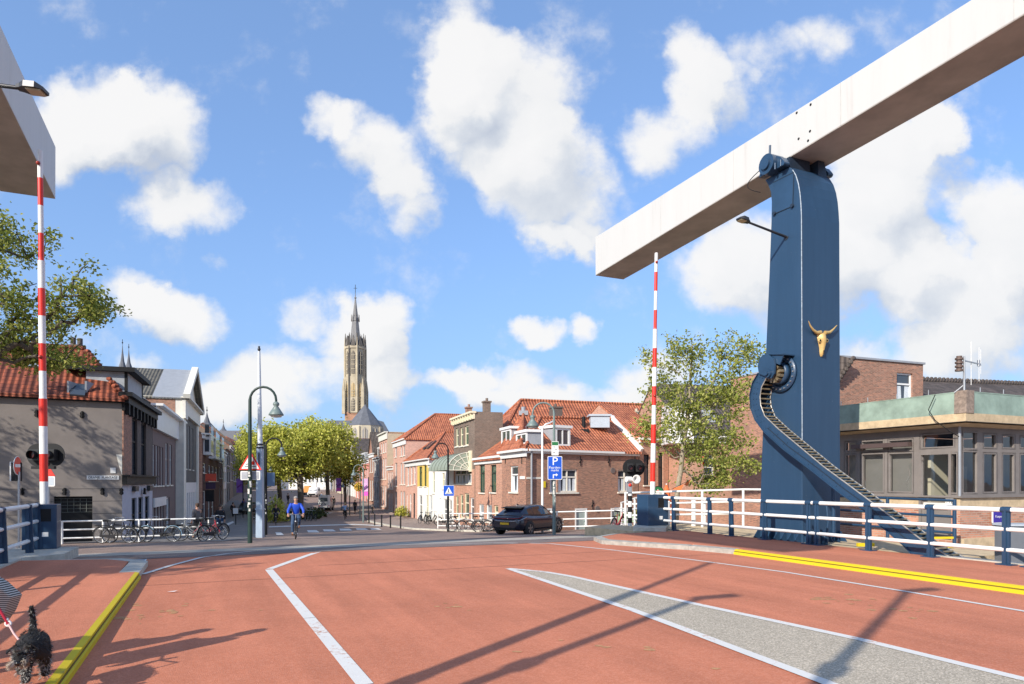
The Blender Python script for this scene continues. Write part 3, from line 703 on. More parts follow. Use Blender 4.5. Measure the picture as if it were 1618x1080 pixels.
# rack arm
t = thing('curved_rack', 'curved blue toothed rack arm sloping down from the pylon', 'bridge drive', tuple(UL(16, 13.9, 3)))
OUT = [(1199, 590), (1190, 606), (1186, 625), (1187.5, 645), (1194, 663), (1208, 682), (1240, 711), (1283, 743), (1327, 778), (1367, 807), (1393, 831), (1427, 860), (1446, 880), (1452, 890)]
INN = [(1212, 594), (1203, 611), (1200.5, 626), (1201.5, 640), (1208, 657), (1229, 677), (1259, 702), (1301, 737), (1346, 770), (1386, 800), (1428, 831), (1461, 857), (1513, 887), (1530, 898)]
LN, LF = 13.8, 14.16
def plate(mb, l, w, out, inn):
    a = [onlat(x, y, LN) for x, y in out]; b = [onlat(x, y, LN) for x, y in inn]
    for i in range(len(a)-1):
        q = [a[i], a[i+1], b[i+1], b[i]]
        mb.prism([UL(u, l, z) for u, z in q], V*w)
m = MB(); plate(m, LN, .03, OUT, INN); m.build('side_plate', NAVYC, t)
m = MB(); plate(m, LF, .03, OUT, INN); m.build('side_plate', NAVY, t)
a = [onlat(x, y, LN) for x, y in OUT]; b = [onlat(x, y, LN) for x, y in INN]
m = MB()
for i in range(len(a)-1):     # outer flange plate
    for (c, wd) in ((a, .0), ):
        p0 = c[i]; p1 = c[i+1]
        m.prism([UL(p0[0], LN-.05, p0[1]), UL(p1[0], LN-.05, p1[1]), UL(p1[0], LF+.08, p1[1]), UL(p0[0], LF+.08, p0[1])], Vector((0, 0, .02)))
m.build('flange', NAVY, t)
fl = MB()
for l in (LN-.02, LF-.01):
    fl.tube([UL(u, l+.03, z) for u, z in b], .018, 5)
fl.build('edge_bar', mat('worn_edge', (.40, .38, .34), .4, .5, var=.3, scale=10), t)
rg = MB(); pts = []; tot = 0
for p, q in zip(b, b[1:]):
    L = hypot(q[0]-p[0], q[1]-p[1]); n = max(1, int(L/.012))
    for k in range(n): pts.append((p[0]+(q[0]-p[0])*k/n, p[1]+(q[1]-p[1])*k/n, L/n))
acc = 0; ctr = [((p[0]+q[0])/2, (p[1]+q[1])/2) for p, q in zip(a, b)]
for (u, z, dl) in pts:
    acc += dl
    if acc > .125:
        acc = 0; rg = MB(); rg.cyl(UL(u, LN+.02, z), UL(u, LF+.01, z), .026, 6); rg.build('rack_rung', RACKM, t)
for i in range(len(a)-1):
    for k in (.25, .75):
        for s_ in (.3, .62):
            u = a[i][0]*(1-k)+a[i+1][0]*k; z = a[i][1]*(1-k)+a[i+1][1]*k; u2 = b[i][0]*(1-k)+b[i+1][0]*k; z2 = b[i][1]*(1-k)+b[i+1][1]*k
            rv = MB(); rv.cyl(UL(u+(u2-u)*s_, LN-.012, z+(z2-z)*s_), UL(u+(u2-u)*s_, LN, z+(z2-z)*s_), .022, 6); rv.build('bolt', NAVY, t)
sh = MB(); ln = [onlat(x, y, LN) for x, y in OUT[5:12]]
sh.tube([UL(u-.12, LN-.01, z+.10) for u, z in ln], .012, 4); sh.build('rib', NAVYD, t)
ft = MB(); u, z = onlat(1490, 893, 13.95)
ft.cyl(UL(u, 13.7, z+.05), UL(u, 14.25, z+.05), .14, 12); ft.bar(UL(u, 13.98, z), UL(u-1.8, 13.98, z-.75), .3, .2)
ft.build('foot_joint', NAVYD, t)
# drive housing
t = thing('gear_housing', 'round gear housing driving the curved rack on the pylon', 'bridge drive', tuple(UL(15.4, 13.9, 4.6)))
hp = [(1199, 590), (1197, 578), (1200, 566), (1206, 560), (1213, 559), (1222, 566), (1224, 577), (1223, 590), (1219, 597), (1213, 598), (1209, 594)]
m = MB(); m.prism([UL(u, LN-.07, z) for u, z in [onlat(x, y, LN-.07) for x, y in hp]], V*.05)
m.prism([UL(u, LF+.05, z) for u, z in [onlat(x, y, LF) for x, y in hp]], V*.05)
u, z = onlat(1215, 590, LN-.07); m.cyl(UL(u, LN-.14, z), UL(u, LN-.05, z), .11, 14); m.cyl(UL(u, LN-.2, z), UL(u, LN-.05, z), .06, 10)
m.build('cheek_plate', NAVY, t)
m = MB(); cu, cz = onlat(1236, 590, 14.18)
m.torus(UL(cu, 14.17, cz), V, .46, .035, 36, 6); m.lathe([(.36, 0), (.50, 0), (.50, .06), (.36, .06)], UL(cu, 14.13, cz), V, 32)
m.lathe([(.25, -.1), (.3, -.1), (.3, .1), (.25, .1)], UL(cu, 14.1, cz), V, 24); m.build('ring_flange', NAVY, t)
m = MB()
for k in range(20):
    aa = 2*pi*k/20; p = UL(cu+.43*cos(aa), 14.1, cz+.43*sin(aa)); m = MB(); m.cyl(p, p+V*.04, .02, 6); m.build('flange_bolt', STEEL, t)
gu, gz = onlat(1228, 591, 14.0)
m = MB(); m.cyl(UL(gu, 13.86, gz), UL(gu, 14.16, gz), .15, 16)
for k in range(11):
    aa = 2*pi*k/11; m.bar(UL(gu+.13*cos(aa), 14.0, gz+.13*sin(aa)), UL(gu+.24*cos(aa), 14.0, gz+.24*sin(aa)), .07, .28, up=V)
m.build('pinion', RACKM, t)
m = MB(); m.prism([UL(u, LN+.0, z) for u, z in [onlat(x, y, LN) for x, y in [(1213, 560), (1238, 560), (1232, 576), (1222, 572)]]], V*.03)
m.prism([UL(u, LF+.0, z) for u, z in [onlat(x, y, LF) for x, y in [(1213, 560), (1240, 561), (1234, 576), (1222, 572)]]], V*.03)
q0 = onlat(1213, 560, LN); q1 = onlat(1238, 560, LN); m.hexa([UL(q0[0], LN-.05, q0[1]), UL(q1[0], LN-.05, q1[1]), UL(q1[0], LF+.1, q1[1]), UL(q0[0], LF+.1, q0[1])], [UL(q0[0], LN-.05, q0[1]+.03), UL(q1[0], LN-.05, q1[1]+.03), UL(q1[0], LF+.1, q1[1]+.03), UL(q0[0], LF+.1, q0[1]+.03)])
m.build('cover', NAVY, t)

# pylon lamps
def arm_lamp(root, tip, label):
    t = thing('arm_lamp', label, 'street lamp', tuple(root))
    m = MB(); m.tube([root, root.lerp(tip, .8)], [.035, .028], 8); m.cyl(root, root+(root-tip).normalized()*.03, .09, 12); m.build('arm', DSTEEL, t)
    d = (tip-root).normalized(); n = Vector((0, 0, 1)); s = d.cross(n).normalized(); n = s.cross(d)
    a = root.lerp(tip, .78); L = (tip-a).length; m = MB()
    prof = [(0, .05, .02), (.15, .07, .04), (.35, .12, .06), (.75, .13, .06), (1.0, .08, .02)]
    rings = [[a+d*L*k+s*w+n*h, a+d*L*k-s*w+n*h, a+d*L*k-s*w-n*.02, a+d*L*k+s*w-n*.02] for k, w, h in prof]
    for r0, r1 in zip(rings, rings[1:]): m.hexa(r0, r1)
    m.build('lamp_head', DSTEEL, t)
    g = MB(); g.hexa([a+d*L*.4+s*.09-n*.04, a+d*L*.4-s*.09-n*.04, a+d*L*.4-s*.09-n*.02, a+d*L*.4+s*.09-n*.02], [a+d*L*.9+s*.08-n*.04, a+d*L*.9-s*.08-n*.04, a+d*L*.9-s*.08-n*.02, a+d*L*.9+s*.08-n*.02])
    g.build('lens', mat('lamp_lens', (.5, .45, .3), .3), t)
u, z = onlat(1242, 374, 14.2); rt = UL(u, 14.2, z); arm_lamp(rt, UL(u, 12.55, z+.24), 'small dark lamp on an arm from the right pylon')
rt = UL(12.6, -4.0, 7.35); 
pz = W(73, 144, 9.6); arm_lamp(UL(13.2, -4.1, pz.z-.25)*0+Vector((pz.x-1.7, pz.y-.2, pz.z+.12)), pz, 'dark lamp head reaching in at the left picture edge')
# bull skull
t = thing('bull_skull', 'golden bull skull with curved horns on the right pylon', 'ornament', tuple(UL(12.4, 14.9, 4.7)))
GOLD = mat('gold_paint', (.62, .42, .16), .42, .25, var=.15, scale=8)
un = onlat(1266.5, 560, 14.2)[0]-.02
def SK(x, y, out=0.0):                       # pixel on the pylon's near face -> world
    a = (x-CX)/F; D = un/(.9135-.4067*a)
    return Vector((a*D, D, EYE-(y-HY)/F*D))-U*out
m = MB(); secs = [(527, 1291, 1303, .10), (531, 1290.5, 1303.5, .14), (537, 1291.5, 1303, .16), (543, 1293, 1302.5, .14), (549, 1294, 1301.5, .11), (555, 1294.5, 1300.5, .09), (560, 1295, 1299.5, .07), (563, 1296, 1299, .03)]
rings = []
for (y, x0, x1, d) in secs:
    rings.append([SK(x0+(x1-x0)*k, y, d*sin(pi*k)+.004) for k in (0, .15, .3, .5, .7, .85, 1)])
pts = [p for r in rings for p in r]; n = 7
m.raw(pts, [(i*n+k, i*n+k+1, (i+1)*n+k+1, (i+1)*n+k) for i in range(len(rings)-1) for k in range(n-1)], True)
m.raw(rings[0], [tuple(range(n))], False)
for x in (1292, 1303): m.torus(SK(x, 538.5, .07), U, .035, .02, 14, 6)
m.build('skull', GOLD, t)
for x_ in (1292, 1303): e = MB(); e.ball(SK(x_, 538.5, .075), .03, 8, 6); e.build('eye_socket', BLACK, t)
e = MB(); e.bar(SK(1297.5, 554, .09), SK(1298, 560, .08), .03, .03); e.build('nostril', BLACK, t)
for pts_ in ([(1294, 525.5), (1287, 526), (1281, 521.5), (1276, 515), (1272.8, 508)], [(1301, 526), (1308, 525.5), (1313, 521), (1318.3, 514.5)]):
    h = MB(); n = len(pts_); h.tube([SK(x, y, .05+.012*i) for i, (x, y) in enumerate(pts_)], [.055*(1-.85*i/(n-1)) for i in range(n)], 9); h.build('horn', GOLD, t)

# ================================================================ RAILINGS
def railing(label, lat, us, rails_z=(1.02, .66, .28), post=NAVY, rail=WHITE, h=1.08, u_ends=None, pw=.13):
    t = thing('bridge_railing', label, 'railing', tuple(UL(us[0], lat, 0)))
    for u in us:
        m = MB()
        m.hexa([UL(u-pw/2, lat-.025, .0), UL(u+pw/2, lat-.025, .0), UL(u+pw/2, lat+.025, .0), UL(u-pw/2, lat+.025, .0)], [UL(u-pw/2, lat-.025, h), UL(u+pw/2, lat-.025, h), UL(u+pw/2, lat+.025, h), UL(u-pw/2, lat+.025, h)])
        m.hexa([UL(u-.02, lat-.05, .0), UL(u+.02, lat-.05, .0), UL(u+.02, lat+.10, .0), UL(u-.02, lat+.10, .0)], [UL(u-.02, lat-.05, h-.03), UL(u+.02, lat-.05, h-.03), UL(u+.02, lat+.06, h-.03), UL(u-.02, lat+.06, h-.03)])
        m.hexa([UL(u-.14, lat-.11, -.02), UL(u+.14, lat-.11, -.02), UL(u+.14, lat+.11, -.02), UL(u-.14, lat+.11, -.02)], [UL(u-.14, lat-.11, .02), UL(u+.14, lat-.11, .02), UL(u+.14, lat+.11, .02), UL(u-.14, lat+.11, .02)])
        m.cyl(UL(u-.09, lat, h-.06), UL(u+.09, lat, h-.06), .055, 10)
        m.build('post', post, t)
    a, b = u_ends or (us[0], us[-1])
    for i, z in enumerate(rails_z):
        m = MB(); r = .047 if i == 0 else .042
        m.cyl(UL(a, lat, z), UL(b, lat, z), r, 10); m.build('rail', rail, t)
    return t
def u_at(x, lat): return onlat(x, 800, lat)[0]
railing('right bridge railing with navy posts and white tube rails', 13.5, [u_at(x, 13.5) for x in (1038, 1064, 1121, 1155, 1208, 1278, 1291, 1372, 1470, 1590)]+[7.4, 5.2, 3.0, .8, -1.4, -3.6, -5.8], u_ends=(u_at(1031, 13.5), -6))
LRU = [18.2, 17.4, 15.35, 13.3, 11.1, 8.9, 6.7, 4.5, 2.3, .1, -2.1, -4.3, -6.5]
railing('left bridge railing with navy posts and white tube rails', -3.48, LRU, u_ends=(18.3, -6.6))
def street_rail(label, pts, h=1.0, post=WHITE, n_rails=3, gap=2.0, name='street_railing', rr=.035, zoff=0.0):
    t = thing(name, label, 'railing', tuple(pts[0]))
    for a, b in zip(pts, pts[1:]):
        L = (b-a).length; n = max(1, round(L/gap))
        for k in range(n+(1 if b is pts[-1] else 0)):
            p = a.lerp(b, k/n); m = MB(); z = p.z+zoff
            m.cyl(Vector((p.x, p.y, z-.3)), Vector((p.x, p.y, z+h)), rr*1.3, 8); m.build('post', post, t)
    for i in range(n_rails):
        z = zoff+h-.03-i*(h*.36); m = MB()
        m.tube([Vector((p.x, p.y, p.z+z)) for p in pts], rr, 8); m.build('rail', post, t)
    return t
street_rail('white railing in front of the grey corner wall', [PD(98, 29.2), PD(163, 29.6), PD(220, 30.0), PD(330, 31.0)], gap=4.0)
street_rail('white railing in front of the brick corner house', [PD(692, 47), PD(800, 42.5), PD(880, 38.2), PD(985, 37.0)], gap=2.6, h=1.15, zoff=-.02)
street_rail('white railing curving down to the quay by the striped pole', [PD(982, 31), PD(1003, 27), PD(1022, 25)], gap=1.6, h=1.15, zoff=.25)
t = street_rail('blue and white railing behind the slender tree', [UL(21.2, 14.0, .0), UL(18.2, 16.8, .15), UL(16.4, 17.3, .15)], h=1.15, post=WHITE, gap=1.6)
street_rail('white rail ends beside the keeper house', [UL(14.6, 17.0, .02), UL(12.9, 17.0, .0), UL(11.0, 16.9, -.02)], h=1.12, post=NAVY, gap=1.4)

# ================================================================ BARRIERS, CABINETS
def barrier(base, top_z, xlean, label, r0=.085, ylean=0.0):
    t = thing('barrier_pole', label, 'barrier', tuple(base))
    H = top_z-base.z-.9; z = base.z+.9; i = 0
    mb = MB(); zz = z
    def P(h): return Vector((base.x+xlean*h/H, base.y+ylean*h/H, z+h))
    seg = H/13.0
    for k in range(13):
        h0 = k*seg; h1 = (k+1)*seg
        rr = r0 if k < 4 else (r0*.86 if k < 9 else r0*.66)
        col = 0 if k % 2 == 0 else 1
        bm_ = MB(); bm_.tube([P(h0), P(h1)], rr, 12, cap=True)
        if k in (4, 9): bm_.tube([P(h0-.06), P(h0+.06)], [rr*1.16, rr], 12)
        bm_.build('white_band' if col == 0 else 'red_band', WHITE if col == 0 else REDP, t)
    bm_ = MB(); bm_.cyl(Vector((base.x, base.y, base.z+.25)), P(0), r0*1.1, 12); bm_.build('pole_foot', NAVY, t)
    for hh, rr in ((5.5, r0*.85), (12.5, .07)): m = MB(); m.ball(P(seg*hh)+Vector((0, -rr, 0)), .047, 8, 6); m.build('warning_lamp', mat('amber_lens', (.35, .04, .02), .2), t)
    return t
def cabinet(c, w, d, h, label, hd=U):
    sdir = Vector((hd.y, -hd.x, 0)); t = thing('barrier_cabinet', label, 'cabinet', tuple(c))
    m = MB(); q = [c-sdir*w/2-hd*d/2, c+sdir*w/2-hd*d/2, c+sdir*w/2+hd*d/2, c-sdir*w/2+hd*d/2]
    m.hexa(q, [p+Vector((0, 0, h)) for p in q]); o = m.build('housing', NAVY, t); bv = o.modifiers.new('b', 'BEVEL'); bv.width = .015; bv.segments = 2
    m = MB(); f = -hd*(d/2+.006)
    m.hexa([c+f+sdir*(.0)+Vector((0, 0, h*.62)), c+f+sdir*.22+Vector((0, 0, h*.62)), c+f+sdir*.22+hd*.01+Vector((0, 0, h*.62)), c+f+hd*.01+Vector((0, 0, h*.62))],
           [c+f+sdir*(.0)+Vector((0, 0, h*.9)), c+f+sdir*.22+Vector((0, 0, h*.9)), c+f+sdir*.22+hd*.01+Vector((0, 0, h*.9)), c+f+hd*.01+Vector((0, 0, h*.9))]); m.build('slot', BLACK, t)
    m = MB(); m.hexa([c+f+sdir*.05+Vector((0, 0, h*.28)), c+f+sdir*.17+Vector((0, 0, h*.28)), c+f+sdir*.17+hd*.005+Vector((0, 0, h*.28)), c+f+sdir*.05+hd*.005+Vector((0, 0, h*.28))],
           [c+f+sdir*.05+Vector((0, 0, h*.38)), c+f+sdir*.17+Vector((0, 0, h*.38)), c+f+sdir*.17+hd*.005+Vector((0, 0, h*.38)), c+f+sdir*.05+hd*.005+Vector((0, 0, h*.38))]); m.build('sticker', WHITE, t)
bR = W(1031, 845, 22.9); bR.z = 0.0
barrier(bR, 9.2, .13, 'raised red and white barrier pole beside the right cabinet')
bL = W(70, 866, 15.9); bL.z = 0.0
barrier(bL, 9.25, -.10, 'raised red and white barrier pole at the left railing')
cabinet(Vector((W(1031, 800, 22.3).x, 22.3, .0)), .80, .62, 1.12, 'navy steel cabinet at the foot of the right barrier')
cabinet(Vector((W(66, 868, 15.45).x, 15.45, .03)), .66, .5, 1.0, 'navy steel cabinet at the foot of the left barrier')
m = MB(); m.M = None
c = PD(1024, 21.6); m.prism([Vector((p.x, p.y, .0)) for p in (W(1000, 800, 21.2), W(1052, 800, 21.0), W(1058, 800, 22.8), W(1004, 800, 23.2))], (0, 0, .12)); tag(m.build('kerb', CONC), 'concrete plinth under the right cabinet', kind='structure')
# opposite barrier and lamp posts stand behind the photographer; their shadows fall on the deck
def shadow_pole(tip, h, label, cat, head):
    k = h/tan(SUN_EL); b = Vector((tip.x-LD.x/cos(SUN_EL)*k, tip.y-LD.y/cos(SUN_EL)*k, 0))
    return b
tp = G(1122, 889); tx = shadow_pole(tp, 8.6, '', '', 0); b0 = Vector((tp.x-15.5*.521, tp.y-15.5*.853, 0))
barrier(b0, 8.6-.12, tx.x-b0.x, 'raised barrier pole at the near end of the bridge', r0=.11, ylean=tx.y-b0.y)
def lamp_post_flat(tip, h, label):
    b = shadow_pole(tip, h, '', '', 0); t = thing('street_lamp', label, 'street lamp', tuple(b))
    m = MB(); m.tube([b, b+Vector((0, 0, h*.5)), b+Vector((0, 0, h))], [.11, .085, .07], 10); m.build('pole', STEEL, t)
    m = MB(); d = V; c = b+Vector((0, 0, h)); m.hexa([c-d*.1-U*.09, c+d*.65-U*.12, c+d*.65+U*.12, c-d*.1+U*.09], [c-d*.1-U*.09+Vector((0, 0, .1)), c+d*.65-U*.1+Vector((0, 0, .06)), c+d*.65+U*.1+Vector((0, 0, .06)), c-d*.1+U*.09+Vector((0, 0, .1))]); m.build('lamp_head', DSTEEL, t)
    m = MB(); m.box(b.x-.09, b.x+.09, b.y-.09, b.y+.09, h*.62, h*.62+.22); m.build('junction_box', STEEL, t)
lamp_post_flat(G(1095, 949), 6.6, 'street lamp behind the photographer whose shadow falls mid road')
lamp_post_flat(G(1430, 938), 8.0, 'street lamp behind the photographer whose shadow falls on the right')
# ================================================================ BUILDINGS
class Pl:
    def __init__(s, P0, d, side):
        s.P = Vector((P0[0], P0[1])); s.d = Vector(d).normalized(); s.n = Vector((s.d.y, -s.d.x))*side
    def at(s, px):
        a = (px-CX)/F; t = (a*s.P.y-s.P.x)/(s.d.x-a*s.d.y); return t, s.P.y+s.d.y*t
    def t(s, px): return s.at(px)[0]
    def z(s, px, py): return EYE-(py-HY)/F*s.at(px)[1]
    def pt(s, t, z, out=0.0):
        p = s.P+s.d*t+s.n*out; return Vector((p.x, p.y, z))
    def off(s, o): return Pl(s.P+s.n*o, s.d, 1 if (Vector((s.d.y, -s.d.x))-s.n).length < .1 else -1)
def wallmesh(mb, pl, t0, t1, z0, z1, holes, rv=.12):
    ts = sorted(set([t0, t1]+[h[0] for h in holes]+[h[1] for h in holes])); zs = sorted(set([z0, z1]+[h[2] for h in holes]+[h[3] for h in holes]))
    ts = [t for t in ts if t0-1e-6 <= t <= t1+1e-6]; zs = [z for z in zs if z0-1e-6 <= z <= z1+1e-6]
    for a, b in zip(ts, ts[1:]):
        if b-a < 1e-4: continue
        run = None
        for c, d in zip(zs, zs[1:]):
            tm = (a+b)/2; zm = (c+d)/2
            inh = any(h[0] < tm < h[1] and h[2] < zm < h[3] for h in holes)
            if not inh:
                if run is None: run = c
            if (inh or d == zs[-1]) and run is not None:
                top = c if inh else d
                mb.face([pl.pt(a, run), pl.pt(b, run), pl.pt(b, top), pl.pt(a, top)]); run = None
    for h in holes:
        a, b, c, d = h[:4]
        for (p, q) in (((a, c), (b, c)), ((b, c), (b, d)), ((b, d), (a, d)), ((a, d), (a, c))):
            mb.face([pl.pt(p[0], p[1]), pl.pt(q[0], q[1]), pl.pt(q[0], q[1], -rv), pl.pt(p[0], p[1], -rv)])
def pbox(mb, pl, t0, t1, z0, z1, o0, o1):
    mb.hexa([pl.pt(t0, z0, o0), pl.pt(t1, z0, o0), pl.pt(t1, z0, o1), pl.pt(t0, z0, o1)], [pl.pt(t0, z1, o0), pl.pt(t1, z1, o0), pl.pt(t1, z1, o1), pl.pt(t0, z1, o1)])
ST = {'w': dict(fr=WHITE, pane=GLASS, nx=1, tr=[.62]), 'w2': dict(fr=WHITE, pane=GLASS, nx=2, tr=[.62]), 'w3': dict(fr=WHITE, pane=GLASS, nx=3, tr=[.7]),
      'c': dict(fr=WHITE, pane=GLASS, nx=1, tr=[.66], cur=1), 'c2': dict(fr=IVORY, pane=GLASS, nx=2, tr=[.66], cur=1), 'c3': dict(fr=IVORY, pane=GLASS, nx=3, tr=[.66], cur=1),
      'g': dict(fr=GREENP, pane=GLASSG, nx=1, tr=[.7]), 'y': dict(fr=CREAM, pane=GLASSG, nx=1, tr=[.6]), 'b': dict(fr=BLACK, pane=GLASS, nx=1, tr=[.6]),
      'n': dict(fr=WHITE, pane=GLASS, nx=1, tr=[], fw=.05), 's': dict(fr=WHITE, pane=GLASS, nx=1, tr=[], fw=.04), 'l': dict(fr=WHITE, pane=GLASSL, nx=1, tr=[.5])}
def window(par, pl, a, b, c, d, style, rv=.12, sill=True, name='window', small=False):
    s = ST[style]; fw = s.get('fw', min(.09, (b-a)*.11)); m = MB(); o0 = -rv-.05; o1 = -rv+.03
    for q in ((a, a+fw, c, d), (b-fw, b, c, d)): pbox(m, pl, q[0], q[1], q[2], q[3], o0, o1)
    pbox(m, pl, a+fw, b-fw, c, c+fw, o0, o1); pbox(m, pl, a+fw, b-fw, d-fw, d, o0, o1)
    for i in range(1, s['nx']):
        t = a+(b-a)*i/s['nx']; pbox(m, pl, t-fw/2, t+fw/2, c+fw, d-fw, o0, o1)
    for f in s['tr']:
        z = c+(d-c)*f
        for i in range(s['nx']):
            t_ = a+(b-a)*i/s['nx']+(fw if i == 0 else fw/2); t2 = a+(b-a)*(i+1)/s['nx']-(fw if i == s['nx']-1 else fw/2)
            pbox(m, pl, t_, t2, z-fw/2, z+fw/2, o0, o1-.004)
    w = m.build(name, s['fr'], par)
    g = MB(); g.face([pl.pt(a, c, -rv-.02), pl.pt(b, c, -rv-.02), pl.pt(b, d, -rv-.02), pl.pt(a, d, -rv-.02)]); g.build('pane', s['pane'], w, normals=False)
    if s.get('cur'):
        h = MB(); zc = c+(d-c)*(.60 if s['tr'] else .8)
        n = s['nx']
        for i in range(n):
            x0 = a+(b-a)*i/n+fw; x1 = a+(b-a)*(i+1)/n-fw
            h.face([pl.pt(x0, c+fw, -rv-.012), pl.pt(x0+(x1-x0)*.42, c+fw, -rv-.012), pl.pt(x0+(x1-x0)*.36, zc, -rv-.012), pl.pt(x0, zc, -rv-.012)])
            h.face([pl.pt(x1-(x1-x0)*.42, c+fw, -rv-.012), pl.pt(x1, c+fw, -rv-.012), pl.pt(x1, zc, -rv-.012), pl.pt(x1-(x1-x0)*.36, zc, -rv-.012)])
        h.build('curtain', CURT, w, normals=False)
    if sill:
        q = MB(); pbox(q, pl, a-.06, b+.06, c-.09, c-.001, -.02, .09); q.build('sill', s.get('sl', IVORY), w)
    return w
def roofmesh(mb, pl, t0, t1, z, dep, kind, rh, ov=.2, inset=2.5, th=.12, m0=None):
    P = lambda t, zz, o: pl.pt(t, zz, o)
    def slab(pts):
        n = len(pts); a = [Vector(p) for p in pts]; mb.prism(a, (0, 0, -th))
    tm = (t0+t1)/2
    if kind == 'par':
        k = rh/(dep/2)*ov
        slab([P(t0-.05, z-k, ov), P(t1+.05, z-k, ov), P(t1+.05, z+rh, -dep/2), P(t0-.05, z+rh, -dep/2)])
        slab([P(t1+.05, z-k, -dep-ov), P(t0-.05, z-k, -dep-ov), P(t0-.05, z+rh, -dep/2), P(t1+.05, z+rh, -dep/2)])
    elif kind == 'perp':
        slab([P(t0-.1, z-.08, ov), P(tm, z+rh, ov), P(tm, z+rh, -dep), P(t0-.1, z-.08, -dep)])
        slab([P(t1+.1, z-.08, ov), P(t1+.1, z-.08, -dep), P(tm, z+rh, -dep), P(tm, z+rh, ov)])
    elif kind == 'perp_hip':
        slab([P(t0-ov, z-.05, ov), P(t1+ov, z-.05, ov), P(tm, z+rh, -inset)])
        slab([P(t0-ov, z-.05, ov), P(tm, z+rh, -inset), P(tm, z+rh, -dep), P(t0-ov, z-.05, -dep)])
        slab([P(t1+ov, z-.05, ov), P(t1+ov, z-.05, -dep), P(tm, z+rh, -dep), P(tm, z+rh, -inset)])
        for q in (t0-ov, t1+ov): mb.tube([P(q, z, ov), P(tm, z+rh+.03, -inset)], .11, 6)
        mb.tube([P(tm, z+rh+.03, -inset), P(tm, z+rh+.03, -dep)], .11, 6)
    elif kind == 'hip':
        i_ = min(inset, (t1-t0)/2)
        a, b = P(t0+i_, z+rh, -dep/2), P(t1-i_, z+rh, -dep/2)
        c = [P(t0-ov, z-.05, ov), P(t1+ov, z-.05, ov), P(t1+ov, z-.05, -dep-ov), P(t0-ov, z-.05, -dep-ov)]
        slab([c[0], c[1], b, a]); slab([c[2], c[3], a, b]); slab([c[1], c[2], b]); slab([c[3], c[0], a])
        for p, q in ((c[0], a), (c[1], b), (a, b), (c[2], b), (c[3], a)): mb.tube([p, q+Vector((0, 0, .03))], .10, 6)
    elif kind == 'flat':
        slab([P(t0, z-.1, -.05), P(t1, z-.1, -.05), P(t1, z-.1, -dep), P(t0, z-.1, -dep)])
def gables(mb, pl, t0, t1, z, dep, kind, rh):
    P = pl.pt; tm = (t0+t1)/2
    if kind == 'par':
        for t in (t0, t1): mb.face([P(t, z, 0), P(t, z, -dep), P(t, z+rh-.12, -dep/2)])
    if kind == 'perp': 
        for o in (0, -dep): mb.face([P(t0, z, o), P(t1, z, o), P(tm, z+rh-.12, o)])
    if kind == 'perp_hip': mb.face([P(t0, z, -dep), P(t1, z, -dep), P(tm, z+rh-.12, -dep)])
